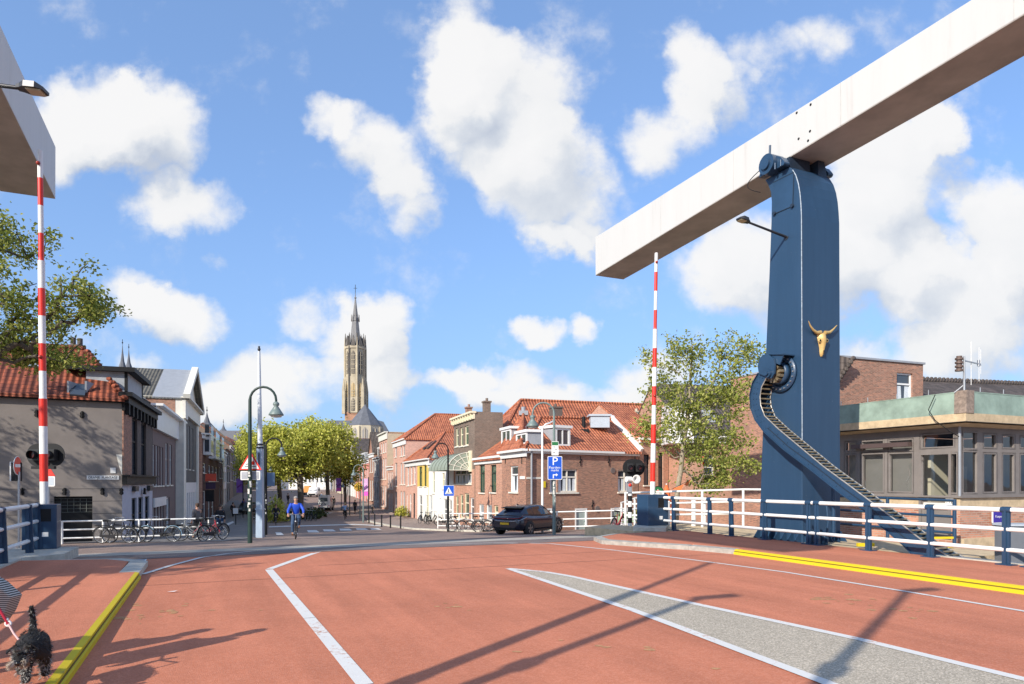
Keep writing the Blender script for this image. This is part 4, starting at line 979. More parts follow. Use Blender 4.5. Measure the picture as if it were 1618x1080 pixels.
def house(name, label, pl, px0, px1, zt, dep, wmat, rows, roof='flat', rh=2.5, rmat=T_RED, cor=None, zb=-3.2, side=None, cat='house', group=None,
          lower=None, inset=2.5, style_wall=None, tt=None, cpro=.25, plinth=None, ov=.2, roofz=None, chim=(), fd=None, split=None):
    """px0 / px1: picture columns of the two ends; rows: (ytop, ybot, xref, [(x0, x1)...], style)"""
    t0, t1 = tt if tt else sorted((pl.t(px0), pl.t(px1)))
    tm = (t0+t1)/2
    th = thing(name, label, cat, tuple(pl.pt(tm, zb)), 0, group)
    holes = []
    for r in rows:
        yt, yb, xr, cols, sty = r[:5]; z1 = pl.z(xr, yt); z0 = pl.z(xr, yb)
        for (x0, x1) in cols:
            a, b = sorted((pl.t(x0), pl.t(x1))); a = max(a, t0+.06); b = min(b, t1-.06)
            if b-a > .15: holes.append((a, b, max(z0, zb+.2), min(z1, zt-.05), sty, r[5] if len(r) > 5 else 1))
    def clampz(lo, hi): return [(h[0], h[1], max(h[2], lo), min(h[3], hi)) for h in holes if h[3] > lo and h[2] < hi]
    m = MB()
    if lower:
        zl = pl.z(*lower[0]); wallmesh(m, pl, t0, t1, zl, zt, clampz(zl, zt)); m2 = MB(); wallmesh(m2, pl, t0, t1, zb, zl, clampz(zb, zl)); m2.build('lower_wall', lower[1], th)
    else: wallmesh(m, pl, t0, t1, zb, zt, [h[:4] for h in holes])
    sm_ = MB() if side else m
    zs_ = roofz or zt
    for t in (t0, t1):
        sm_.face([pl.pt(t, zb), pl.pt(t, zb, -dep), pl.pt(t, zs_, -dep), pl.pt(t, zs_)])
        if fd: sm_.face([pl.pt(t, zs_), pl.pt(t, zs_, -fd), pl.pt(t, zt, -fd), pl.pt(t, zt)])
    if fd: sm_.face([pl.pt(t0, zs_, -fd), pl.pt(t1, zs_, -fd), pl.pt(t1, zt, -fd), pl.pt(t0, zt, -fd)]); sm_.face([pl.pt(t0, zt-.02, 0), pl.pt(t1, zt-.02, 0), pl.pt(t1, zt-.02, -fd), pl.pt(t0, zt-.02, -fd)])
    sm_.face([pl.pt(t0, zb, -dep), pl.pt(t1, zb, -dep), pl.pt(t1, zs_, -dep), pl.pt(t0, zs_, -dep)])
    gables(sm_, pl, t0, t1, zs_, dep, roof, rh)
    m.build('wall', wmat, th)
    if side: sm_.build('side_wall', side, th)
    pr_ = pl
    if fd: pr_ = Pl(pl.P-pl.n*fd, pl.d, 1); pr_.n = pl.n
    r = MB(); roofmesh(r, pr_, t0, t1, zs_, dep-(fd or 0), roof, rh, ov if not fd else .02, inset)
    if split:      # front part of the roof in another material
        for i in range(len(r.f)): r.mi[i] = 0
        r2 = MB(); roofmesh(r2, pl, t0, t1, zs_+.03, split[0], roof, rh, ov, inset); ro = r.build('roof', rmat, th); r2.build('front_roof', split[1], th)
    else: ro = r.build('roof', rmat, th)
    if cor:
        h, cm = cor[:2]; q = MB(); pbox(q, pl, t0-.04, t1+.04, zt-h, zt-.12, -.02, cpro*.4); pbox(q, pl, t0-.1, t1+.1, zt-.118, zt+.03, -.1, cpro)
        q.build('cornice', cm, th)
        if roof == 'flat':
            pass
    for h in holes: window(th, pl, h[0], h[1], h[2], h[3], h[4], sill=bool(h[5]))
    for (x, out, y0, y1, w, cm) in chim:
        t = pl.t(x); p = pl.pt(t, 0, -out); D = p.y; z1 = EYE-(y0-HY)/F*D; z0 = EYE-(y1-HY)/F*D
        q = MB(); pbox(q, pl, t-w/2, t+w/2, z0, z1, -out-w*.6, -out+w*.3); pbox(q, pl, t-w/2-.06, t+w/2+.06, z1, z1+.12, -out-w*.6-.06, -out+w*.3+.06)
        q.cyl(pl.pt(t, z1+.1, -out-.1), pl.pt(t, z1+.35, -out-.1), .10, 8)
        q.build('chimney', cm, ro)
    return th, (t0, t1)
def dormer(par, pl, a, b, z0, z1, out, back, fr=WHITE, cheek=ZINC, pane=GLASS, ov=.12):
    """box dormer: front at distance out behind the facade"""
    m = MB(); m.face([pl.pt(a, z0, out-.02), pl.pt(b, z0, out-.02), pl.pt(b, z1, out-.02), pl.pt(a, z1, out-.02)])
    for t in (a, b): m.face([pl.pt(t, z0, out), pl.pt(t, z1, out), pl.pt(t, z1, out-back), pl.pt(t, z0, out-back)])
    o = m.build('dormer', cheek, par)
    r = MB(); pbox(r, pl, a-ov, b+ov, z1, z1+.16, out-back, out+ov); r.build('dormer_roof', fr, o)
    f = MB(); w = min(.16, (b-a)*.14)
    pbox(f, pl, a, a+w, z0, z1, out-.04, out+.04); pbox(f, pl, b-w, b, z0, z1, out-.04, out+.04); pbox(f, pl, a+w, b-w, z0, z0+w*.8, out-.04, out+.04); pbox(f, pl, a+w, b-w, z1-w*.8, z1, out-.04, out+.04)
    if b-a > 1.1: pbox(f, pl, (a+b)/2-.04, (a+b)/2+.04, z0+w*.8, z1-w*.8, out-.03, out+.03)
    f.build('frame', fr, o)
    g = MB(); g.face([pl.pt(a+w*.5, z0, out-.01), pl.pt(b-w*.5, z0, out-.01), pl.pt(b-w*.5, z1, out-.01), pl.pt(a+w*.5, z1, out-.01)]); g.build('pane', pane, o, normals=False)
# ---------------------------------------------------------------- right row
D0 = 40.0
CR = (Vector(((831-CX)/F*D0, D0)))
PR = Pl(CR, (-.316, .949), -1); PF = Pl(CR, (.824, .566), 1)
if PR.n.x > 0: PR.n = -PR.n
if PF.n.y > 0: PF.n = -PF.n
def corner_house():
    th = thing('corner_house', 'red brick corner house with orange tiled roof behind the dark car', 'house', (CR.x, CR.y, -1.5))
    ztop = 3.42; zb = -3.0
    tA = PR.t(793); tC = PF.t(1009)
    def H(pl, rows):
        out = []
        for yt, yb, xr, cols, sty in rows:
            for x0, x1 in cols:
                a, b = sorted((pl.t(x0), pl.t(x1))); out.append((a, b, pl.z(xr, yb), pl.z(xr, yt), sty))
        return out
    hl = H(PR, [(735.5, 777, 812, [(805.5, 818.5)], 'c')])
    hf = H(PF, [(741, 777.5, 892, [(869, 880)], 'c'), (741, 777.5, 897, [(882, 912.5)], 'c2'), (742, 777, 988, [(976.5, 1000)], 'c2'),
                (803, 840, 917, [(908.5, 927.5)], 'door'), (802, 840, 978, [(965, 992)], 'win2'), (803, 840, 866, [(857, 872)], 'win2')])
    m = MB(); wallmesh(m, PR, 0, tA, zb, ztop, [h[:4] for h in hl]); wallmesh(m, PF, 0, tC, zb, ztop, [h[:4] for h in hf])
    C = PF.pt(tC, 0); ind = Vector((PF.n.x, PF.n.y, 0))*-5.2
    q = [PF.pt(tC, zb), PF.pt(tC, zb)+ind, PF.pt(tC, ztop)+ind, PF.pt(tC, ztop)]; m.face(q)
    q2 = PR.pt(tA, zb); m.face([q2, q[1], q[2], PR.pt(tA, ztop)])
    ridge = lambda s, z: PF.pt(s, z, -2.6)
    PP = ridge(2.96, 5.62); QQ = ridge(tC, 5.85)
    m.face([PF.pt(tC, ztop), PF.pt(tC, ztop)+ind, QQ-Vector((0, 0, .1))])
    m.build('wall', BR_RED, th)
    r = MB(); e = .3; ez = ztop+.05
    A = PR.pt(tA, ez, e); B = Vector((CR.x, CR.y, ez))+Vector((PR.n.x+PF.n.x, PR.n.y+PF.n.y, 0))*e*.8; Cc = PF.pt(tC-.02, ez, e); Db = PF.pt(tC, ez)+ind; Ab = PR.pt(tA, ez)+Vector((0, 0, 0))
    for pts in ([B, Cc, QQ, PP], [A, B, PP], [Cc.lerp(Db, .999), Db, QQ], [Db, Ab, PP, QQ]):
        if pts[0] == Cc.lerp(Db, .999): continue
        r.prism(pts, (0, 0, -.14))
    r.tube([B, PP+Vector((0, 0, .04))], .11, 6); r.tube([PP+Vector((0, 0, .04)), QQ+Vector((0, 0, .04))], .11, 6)
    # second, slightly higher hipped roof over the street wing
    K = W(827, 651, 44.6); a1 = PR.pt(tA+.2, 3.5, .2); a2 = PR.pt(.6, 3.6, .1); b1 = W(800, 700, 49); b2 = PF.pt(3.6, 3.6, -3.6)
    for pts in ([a1, a2, K], [a2, b2, K], [b1, a1, K]): r.prism(pts, (0, 0, -.1))
    r.tube([a2, K], .1, 6); r.tube([a1, K], .1, 6)
    ro = r.build('roof', T_RED, th)
    v = MB(); v.box(K.x-.3, K.x+.3, K.y-.3, K.y+.3, K.z-.2, K.z+.08); v.cyl(K, K+Vector((0, 0, .35)), .14, 8); v.build('roof_vent', ZINC, ro)
    bg = MB(); bg.bar(Cc+Vector((0, 0, .1)), QQ+Vector((0, 0, .15)), .22, .3); bg.build('verge_board', WHITE, th)
    c = MB(); pbox(c, PR, -.1, tA, ztop-.42, ztop-.10, -.02, .12); pbox(c, PR, -.25, tA+.05, ztop-.098, ztop+.04, -.02, .34)
    pbox(c, PF, .02, tC, ztop-.22, ztop-.10, -.02, .12); pbox(c, PF, .1, tC, ztop-.098, ztop+.03, -.02, .28); c.build('cornice', WHITE, th)
    for h in hl+hf:
        if h[4] == 'door':
            d = MB(); a, b, z0, z1 = h[:4]; pbox(d, PF, a, a+.09, z0, z1, -.17, .02); pbox(d, PF, b-.09, b, z0, z1, -.17, .02); pbox(d, PF, a+.09, b-.09, z1-.09, z1, -.17, .02); do = d.build('door_frame', WHITE, th)
            d = MB(); pbox(d, PF, a+.09, b-.09, z0, z1-.09, -.14, -.08); pbox(d, PF, b-.22, b-.14, z0+(z1-z0)*.45, z0+(z1-z0)*.48, -.08, -.04); d.build('door', mat('pale_green_door', (.36, .43, .40), .4, var=.05), do)
        elif h[4] == 'win2':
            d = MB(); a, b, z0, z1 = h[:4]; pbox(d, PF, a, a+.09, z0, z1, -.17, .02); pbox(d, PF, b-.09, b, z0, z1, -.17, .02); pbox(d, PF, a+.09, b-.09, z1-.09, z1, -.17, .02); do = d.build('window', WHITE, th)
            d = MB(); pbox(d, PF, a+.09, b-.09, z0, z1-.09, -.14, -.08); d.build('shutter_panel', mat('pale_green_door', (.36, .43, .40)), do)
        else: window(th, PR if h in hl else PF, *h[:4], h[4])
    t = MB(); b_ = MB()
    dp = MB(); x = PF.t(838.5); dp.tube([PF.pt(x, zb, .09), PF.pt(x, ztop-.1, .09)], .06, 8); dp.build('drainpipe', ZINC, th)
    for (x, y) in [(968, 743), (943.5, 804)]:
        f = MB(); f.cyl(PF.pt(PF.t(x), PF.z(x, y), -.01), PF.pt(PF.t(x), PF.z(x, y), .05), .19, 14); f.build('wall_vent', mat('vent_grey', (.16, .13, .12), .6), th)
    for (x, y) in [(936, 797), (917, 728), (962, 728), (1003, 728)]:
        f = MB(); tt = PF.t(x); z = PF.z(x, y); f.bar(PF.pt(tt, z-.3, .03), PF.pt(tt, z+.3, .03), .05, .04); f.bar(PF.pt(tt-.1, z-.1, .03), PF.pt(tt+.1, z+.1, .03), .05, .04); f.build('wall_anchor', BLACK, th)
    for x in (799, 825):
        f = MB(); tt = PR.t(x); z = PR.z(x, 726); f.bar(PR.pt(tt, z-.25, .03), PR.pt(tt, z+.25, .03), .05, .04); f.build('wall_anchor', BLACK, th)
    ns = MB(); a, b = sorted((PR.t(822), PR.t(829.5))); pbox(ns, PR, a, b, PR.z(826, 756.5), PR.z(826, 752), .0, .03); ns.build('street_name_plate', WHITE, th)
    st = MB(); pbox(st, PF, .03, PF.t(858), PF.z(845, 756.5), PF.z(845, 753.5), .0, .02); st.build('stone_band', IVORY, th)
    # dormers
    a, b = sorted((PR.t(785), PR.t(805.5))); dormer(ro, PR, a+.5, b-.3, PR.z(795, 711), PR.z(795, 678), -.25, 1.0)
    a, b = sorted((PR.t(812), PR.t(826))); dormer(ro, PR, a-.2, b+.1, PR.z(818, 703), PR.z(818, 684), -.2, .9)
    a, b = sorted((PF.t(879), PF.t(903))); dormer(ro, PF, a, b, PF.z(890, 704.5), PF.z(890, 675.5), -.15, 1.7, cheek=ZINC)
    f = MB(); p = PF.pt(PF.t(953), 0, -1.9); p.z = EYE-(676-HY)/F*p.y; f.cyl(p-Vector((0, 0, .4)), p+Vector((0, 0, .75)), .13, 12); f.box(p.x-.3, p.x+.3, p.y-.5, p.y+.2, p.z-.35, p.z-.1); f.build('flue', BLACK, ro)
    f = MB(); p = PF.pt(PF.t(972), 0, -1.7); z0 = EYE-(671-HY)/F*p.y; z1 = EYE-(655-HY)/F*p.y; f.box(p.x-.5, p.x+.75, p.y-.4, p.y+1.0, z0-.2, z1-.12); f.box(p.x-.62, p.x+.87, p.y-.5, p.y+1.1, z1-.12, z1); f.build('roof_hatch', LGREY, ro)
    # wall lamp and yellow sign
    sg = MB(); a, b = sorted((PF.t(858.5), PF.t(861.5))); pbox(sg, PF, a, b, PF.z(860, 770), PF.z(860, 760), .02, .06); sg.build('sign_plate', YEL, th)
corner_house()
house('brick_house', 'brick house with dark green windows left of the dark car', PR, 751, 793, PR.z(793, 719.5), 7, BR_ORG,
      [(734, 777.5, 780, [(775, 784)], 'g'), (734, 778, 762, [(757.5, 766)], 'g'), (797, 824, 772, [(767.5, 777)], 'l'), (796, 824, 760, [(756, 764.5)], 'l'), (798, 826, 784, [(780, 787)], 'y')],
      'par', 2.4, T_RED, cor=(.45, WHITE), zb=-3, chim=[(786, 3.2, 700, 712, .3, BR_BRN)])
t2, (ta, tb) = house('tall_brick_house', 'dark brick house with the green dome awning and a yellow trimmed top storey', PR, 717, 750, PR.z(741, 653), 24, BR_BRN,
      [(672, 703, 738, [(733.8, 740.2)], 'y'), (674, 704, 731, [(726.8, 731.8)], 'y'), (676, 705, 722, [(719.8, 724.5)], 'y'), (742, 764, 730, [(717.8, 745)], 'c3'),
       (779, 818, 738, [(733.5, 741)], 'y'), (781, 818, 730, [(726.5, 732)], 'y'), (783, 818, 722, [(719.5, 724.5)], 'y'), (786, 824, 746, [(742.5, 749)], 'w')],
      'perp_hip', 3.0, T_RED, cor=(.55, CREAM), lower=((730, 742), BR_ORG), side=BR_BRN, roofz=5.15, fd=2.2, inset=2.6, cpro=.35,
      chim=[(747, 1.0, 636, 655, .55, BR_BRN), (720.5, 1.0, 645, 657, .5, BR_RED), (751, 6.3, 645, 690, .85, BR_DRK), (744, 14, 652, 662, .8, STONE)])
for k in range(9):
    m = MB(); t = ta+.25+(tb-ta-.5)*k/8; pbox(m, PR, t-.06, t+.06, PR.z(741, 653)-.5, PR.z(741, 653)-.12, .10, .30); m.build('cornice_bracket', CREAM, t2)
m = MB(); pbox(m, PR, PR.t(742), PR.t(742)-.75, PR.z(743, 745), PR.z(743, 712), .0, .12); m.build('pilaster', CREAM, t2)
for x in (724, 730.5, 737):
    pt = thing('flower_box', 'small flower box under the awning, counted at picture column %d' % x, 'flower box', (0, 0, 0)) if False else None
# awning
def awning():
    th = thing('dome_awning', 'grey green dome shaped awning with white ribs over dark windows', 'awning', tuple(PR.pt((ta+tb)/2, 2, .5)))
    t0 = PR.t(743); t1 = PR.t(708.5); z0 = PR.z(742, 742.5); z1 = PR.z(742, 713.5)-.05; H = z1-z0; P_ = 1.75; n = 9
    arc = [(P_*cos(pi/2*k/n), z0+H*sin(pi/2*k/n)) for k in range(n+1)]
    m = MB(); ts = [t0+(t1-t0)*k/6 for k in range(7)]
    for a, b in zip(ts, ts[1:]):
        for (o0, q0), (o1, q1) in zip(arc, arc[1:]): m.raw([PR.pt(a, q0, o0), PR.pt(b, q0, o0), PR.pt(b, q1, o1), PR.pt(a, q1, o1)], [(0, 1, 2, 3)], True)
    for t in (t0, t1): m.face([PR.pt(t, z0, 0)]+[PR.pt(t, q, o) for o, q in arc])
    m.build('canopy', mat('awning_cloth', (.27, .31, .25), .8, var=.08), th)
    r = MB()
    for k in range(0, n+1, 2): r.bar(PR.pt(t0-.02, z0, .02), PR.pt(t0-.02, arc[k][1], arc[k][0]), .04, .04)
    for s in (.45, .75, 1.0): r.tube([PR.pt(t0-.02, z0+(q-z0)*s, o*s) for o, q in arc], .025, 5)
    r.build('rib', IVORY, th)
    r = MB()
    for t in ts[1:-1]: r.tube([PR.pt(t, q+.01, o+.01) for o, q in arc], .03, 5)
    r.build('seam', mat('awning_seam', (.13, .15, .13), .8), th)
awning()
house('white_house', 'plain white plastered house left of the dome awning', PR, 677.5, 716.5, PR.z(692, 731), 9, PLASTER,
      [(745, 779, 685, [(683.5, 687)], 'y'), (747, 772, 700, [(698.5, 702.5)], 'y'), (787, 832, 698, [(694.5, 697)], 'w'), (788, 832, 706, [(700.5, 706.5)], 'w'), (789, 832, 711, [(709, 714)], 'w'), (782, 830, 680, [(674, 683)], 'l')],
      'flat', cor=(.35, WHITE))
house('yellow_topped_house', 'narrow house painted yellow above and white below', PR, 659.5, 677, PR.z(677, 724), 11, mat('yellow_wall', (.70, .50, .12), .7, var=.06),
      [(735, 768, 672, [(670, 674)], 'g'), (737, 768, 664, [(662, 667)], 'g'), (782, 822, 664, [(662, 667)], 'w'), (782, 828, 674, [(673, 676.2)], 'y')], 'flat', lower=((668, 769), PLASTER))
t5, (a5, b5) = house('brown_brick_house', 'brown brick house with three tall dark windows under an orange hipped roof', PR, 641, 677, PR.z(677, 723), 12, BR_RED, [], 'perp_hip', 3.2, T_RED, cor=(.55, WHITE), tt=(PR.t(677), PR.t(641.5)), inset=3.0) if False else (None, (0, 0))
th5, r5 = house('brown_brick_house', 'brown brick house with three tall dark windows left of the yellow one', PR, 641.3, 659.2, PR.z(659, 727), 11, BR_PINK,
      [(735.5, 765, 656, [(653.5, 656.5)], 'w'), (736, 766, 651, [(648.5, 651.5)], 'w'), (737, 767, 645, [(643.2, 646.2)], 'w'), (779, 820, 654, [(652.5, 655.8)], 'b'), (780, 820, 649, [(647, 650)], 'w'), (781, 824, 643, [(642, 644)], 'w')], 'flat', lower=None)
r = MB(); roofmesh(r, PR, PR.t(677), PR.t(641.3), PR.z(677, 723.5), 14, 'perp_hip', 3.1, .25, 3.2); ro = r.build('roof', T_RED, th5)
r = MB(); pbox(r, PR, PR.t(678), PR.t(641), PR.z(677, 723.5)-.62, PR.z(677, 723.5)-.14, .0, .1); pbox(r, PR, PR.t(678)-.1, PR.t(641)+.1, PR.z(677, 723.5)-.138, PR.z(677, 723.5)-.01, .0, .35); r.build('cornice', WHITE, th5)
r = MB(); g0 = PR.pt(PR.t(677), 0, -.2)
r.face([PR.pt(PR.t(677.3), PR.z(677, 723.5)-.6, 0), PR.pt(PR.t(677.3), PR.z(677, 723.5)-.6, -12), PR.pt(PR.t(677.3), PR.z(677, 723.5)-.1, -12), PR.pt(PR.t(677.3), PR.z(677, 723.5)-.1, 0)]); r.build('side_wall', PLASTER, th5)
for k, (x, o) in enumerate(((655, 1.9), (660, 1.7))):
    q = MB(); tt_ = PR.t(x); q.hexa([PR.pt(tt_-.5, PR.z(677, 723.5)+1.2, -1.0), PR.pt(tt_+.5, PR.z(677, 723.5)+1.2, -1.0), PR.pt(tt_+.5, PR.z(677, 723.5)+2.0, -1.9), PR.pt(tt_-.5, PR.z(677, 723.5)+2.0, -1.9)], [PR.pt(tt_-.5, PR.z(677, 723.5)+1.35, -1.0), PR.pt(tt_+.5, PR.z(677, 723.5)+1.35, -1.0), PR.pt(tt_+.5, PR.z(677, 723.5)+2.15, -1.9), PR.pt(tt_-.5, PR.z(677, 723.5)+2.15, -1.9)]); q.build('skylight', GLASS, ro)
house('pink_white_house', 'pink brick house with white window surrounds under the big orange roof', PR, 621.5, 641, PR.z(645, 690.5), 26, BR_PINK,
      [(704, 720, 637, [(632.5, 635.2), (636.6, 640)], 'n'), (707, 722, 625, [(624, 627.2)], 'n'), (731, 765, 637, [(632.5, 635.2), (636.8, 640.2)], 'n'), (731, 768, 626, [(624, 627.5)], 'n'),
       (776, 818, 637, [(632.5, 635.2), (636.8, 640.2)], 'n'), (776, 818, 626, [(624, 627.5)], 'n')], 'perp_hip', 3.4, T_RED, cor=(.7, WHITE), inset=4.5,
      chim=[(631, 8, 672, 700, 1.3, BR_RED), (632, 14, 662, 672, .9, STONE)])
house('small_brick_house', 'low brick house with a white cornice between two taller pink houses', PR, 612, 621.2, PR.z(617, 736.5), 9, BR_PINK,
      [(745, 772, 617, [(613, 615.2), (616.2, 618.2), (619, 620.8)], 'n'), (778, 806, 617, [(613.5, 615.5), (616.5, 618.5), (619.2, 620.8)], 'n')], 'par', 2, T_RED, cor=(.5, WHITE))
house('tall_pink_house', 'tall narrow pink house with three white window columns and pale side wall', PR, 599.5, 611.8, PR.z(611, 682), 12, BR_PINK,
      [(y0, y1, 606, [(601.5, 603.6), (604.8, 607), (608.2, 610.4)], 'n') for y0, y1 in ((699, 715), (724, 757), (767, 800))], 'flat', side=mat('beige_wall', (.50, .41, .29), .8, var=.1), cor=(1.0, IVORY), cpro=.4)
house('dark_gabled_house', 'narrow house with a dark slate dormer roof beside the tall pink one', PR, 590.5, 599.3, PR.z(598, 722), 9, mat('mottled_wall', (.42, .36, .33), .8, var=.5, scale=1.2),
      [(y0, y1, 595, [(592, 594), (596, 598)], 'n') for y0, y1 in ((730, 752), (762, 792))], 'par', 3.2, T_DRK, cor=(.5, WHITE))
house('red_white_house', 'red house with a white dormer between dark roofs', PR, 583, 590.3, PR.z(589, 716), 9, BR_RED, [(y0, y1, 587, [(584.2, 586), (587.4, 589.4)], 'n') for y0, y1 in ((724, 746), (758, 790))], 'perp', 3.6, T_DRK, cor=(.6, WHITE))
house('arched_pink_house', 'pink front with tall white openings behind the pink banner', PR, 562, 582.8, PR.z(581, 727), 9, mat('salmon_wall', (.66, .26, .20), .7, var=.08),
      [(738, 770, 570, [(563.5, 566), (567.5, 570), (571.5, 574)], 'l'), (740, 770, 579, [(577, 579), (580, 582)], 'n'), (775, 800, 570, [(563.5, 566.5), (568, 571)], 'l'), (776, 798, 579, [(576, 578), (579.5, 582)], 'n')], 'par', 2.6, T_DRK, cor=(.5, WHITE))
house('grey_roofed_house', 'white fronted house with a long grey slate roof and dormer', PR, 551, 561.6, PR.z(561, 722), 12, PLASTER, [(y0, y1, 556, [(552.5, 554.3), (556, 558), (559, 560.8)], 'n') for y0, y1 in ((731, 752), (760, 788))], 'perp', 4.2, T_DRK)
house('dark_fronted_house', 'dark shop house half hidden by the yellow green trees', PR, 541.5, 550.8, PR.z(550, 716), 12, mat('dark_front', (.16, .13, .12), .7, var=.4, scale=.8), [(y0, y1, 546, [(543, 545), (547, 549.5)], 'n') for y0, y1 in ((728, 745), (755, 782))], 'perp', 3.6, T_DRK)
house('cream_house', 'cream house far down the street with pink banner in front', PR, 533, 541.2, PR.z(540, 712), 12, CREAM, [(y0, y1, 537, [(534, 536), (538, 540)], 'n') for y0, y1 in ((725, 745), (754, 780))], 'perp', 3.6, T_OLD)
house('distant_house', 'dark distant house at the bend of the street', PR, 524, 532.8, PR.z(532, 718), 12, BR_BRN, [(y0, y1, 528, [(525, 527), (529, 531)], 'n') for y0, y1 in ((728, 745), (754, 780))], 'par', 3, T_OLD)
house('distant_house', 'pale distant house closing the street behind the white jeep', Pl((-70, 245), (1, .12), 1), 440, 522, 8.5, 12, PLASTER, [(y0, y1, 500, [(x, x+3) for x in range(446, 520, 6)], 'n') for y0, y1 in ((728, 740), (748, 762))], 'par', 5, T_DRK, zb=-2)
# roof parts above the far right houses: dormers
for (x0, x1, y0, y1, o, lab) in ((583.5, 590, 694, 712, -1.2, 'white'), (591, 598, 706, 720, -.6, 'w'), (562, 573, 716, 726, -.4, 'w')):
    th = thing('roof_dormer', {'583.5': 'white boxed dormer on the red and white house', '591': 'pale dormer on the dark gabled house', '562': 'wide grey dormer above the arched pink front'}[str(x0)], 'dormer', tuple(PR.pt(PR.t(x0), 4, 0)))
    a, b = sorted((PR.t(x0), PR.t(x1))); dormer(th, PR, a, b, PR.z(x1, y1), PR.z(x1, y0), o, 3)

# ---------------------------------------------------------------- houses right of the corner house
PB = Pl(PF.pt(PF.t(1010), 0).xy, (.824, .566), 1)
if PB.n.y > 0: PB.n = -PB.n
house('brick_house', 'pinkish brick house with orange roof behind the right barrier pole', PB, 1010.5, 1056, PB.z(1012, 692), 8, BR_ORG,
      [(718, 766, 1025, [(1017, 1026)], 'b'), (715, 772, 1042, [(1040, 1048)], 'b')], 'par', 2.7, T_RED, cor=(.3, WHITE), chim=[])
PC = Pl(W(1054, 700, 44).xy, (.98, .20), 1)
if PC.n.y > 0: PC.n = -PC.n
th, tr_ = house('long_brick_house', 'long brick house with dark tiled roof behind the slender tree', PC, 1084, 1330, PC.z(1170, 690), 11, BR_ORG,
      [(718, 770, 1120, [(1112, 1128)], 'w')], 'par', 4.2, T_DRK, cor=(.42, WHITE), chim=[])
m = MB(); p = PC.pt(PC.t(1066), 0, 1.0); z0 = EYE-(700-HY)/F*p.y; z1 = EYE-(638-HY)/F*p.y; m.box(p.x-.75, p.x+.75, p.y-.1, p.y+2.5, z0, z1); m.build('boarded_stack', WHITE, th)
for (x, y) in ((1108, 665), (1135, 650), (1142, 660), (1130, 672)):
    m = MB(); p = PC.pt(PC.t(x), 0, -1.6); z = EYE-(y-HY)/F*p.y; m.hexa([p+Vector((-.3, -.1, z-.35)), p+Vector((.3, -.1, z-.35)), p+Vector((.35, .5, z+.25)), p+Vector((-.25, .5, z+.25))], [p+Vector((-.3, -.2, z-.3)), p+Vector((.3, -.2, z-.3)), p+Vector((.35, .4, z+.3)), p+Vector((-.25, .4, z+.3))]); m.build('skylight', ZINC, th)
# brick building above the keeper house
def rear_brick():
    D = 34; th = thing('brick_building', 'brown brick building with one window rising behind the green copper roof', 'building', tuple(W(1400, 760, D)))
    pl = Pl(W(1328, 760, D).xy, (.93, .36), 1)
    if pl.n.y > 0: pl.n = -pl.n
    t0 = pl.t(1322); t1 = pl.t(1458.5); zt0 = pl.z(1346, 566); a, b = pl.t(1417), pl.t(1442); c, d = pl.z(1430, 640), pl.z(1430, 589)
    m = MB(); wallmesh(m, pl, t0, t1, -2, zt0, [(a, b, c, d)]); 
    for t in (t0, t1): m.face([pl.pt(t, -2), pl.pt(t, -2, -8), pl.pt(t, zt0, -8), pl.pt(t, zt0)])
    m.build('wall', BR_RED, th)
    m = MB(); pbox(m, pl, t0-.05, t1+.08, zt0, zt0+.1, -8, .08); m.build('coping', ZINC, th)
    window(th, pl, a, b, c, d, 'c')
    m = MB(); pbox(m, pl, t0, pl.t(1340), zt0-3.2, zt0+.4, .1, 1.2); 
    q0 = pl.pt(pl.t(1322), zt0-3, .3); q1 = pl.pt(pl.t(1350), zt0+.25, .3); 
    e0 = W(1325, 600, 33.6); e1 = W(1348, 566, 33.6); m = MB(); m.prism([e0-Vector((1.5, 0, .2)), e0, e1, e1-Vector((1.5, 0, -.3))], (0, .5, 0))
    for k in range(7): m.ball(e0.lerp(e1, k/6), .13, 8, 6)
    m.build('roof_edge', T_DRK, th)
    r = MB(); r.face([pl.pt(t1+.05, pl.z(1470, 650), .5), pl.pt(t1+14, pl.z(1470, 650), .5), pl.pt(t1+14, pl.z(1462, 590)+.6, -3.6), pl.pt(t1+.05, pl.z(1462, 590)+.25, -3.6)]); r.build('roof', T_DRK, th, normals=False)
    r = MB(); r.tube([pl.pt(t1+.05, pl.z(1462, 590)+.3, -3.6), pl.pt(t1+14, pl.z(1462, 590)+.62, -3.6)], .13, 8)
    for k in range(40): r.ball(pl.pt(t1+.1+k*.35, pl.z(1462, 590)+.42+k*.008, -3.6), .12, 6, 4, (1, 1, .8))
    r.build('ridge', T_DRK, th)
    for x in (1573, 1584):
        m = MB(); p = pl.pt(pl.t(x), pl.z(x, 606), -3.5); m.cyl(p, p+Vector((0, 0, .45)), .16, 10); m.build('roof_vent', BLACK, th)
    m = MB(); m.face([pl.pt(t1+.05, -2, 0), pl.pt(t1+14, -2, 0), pl.pt(t1+14, pl.z(1470, 650)+.1, 0), pl.pt(t1+.05, pl.z(1470, 650)+.1, 0)]); m.build('side_wall', BR_RED, th)
rear_brick()

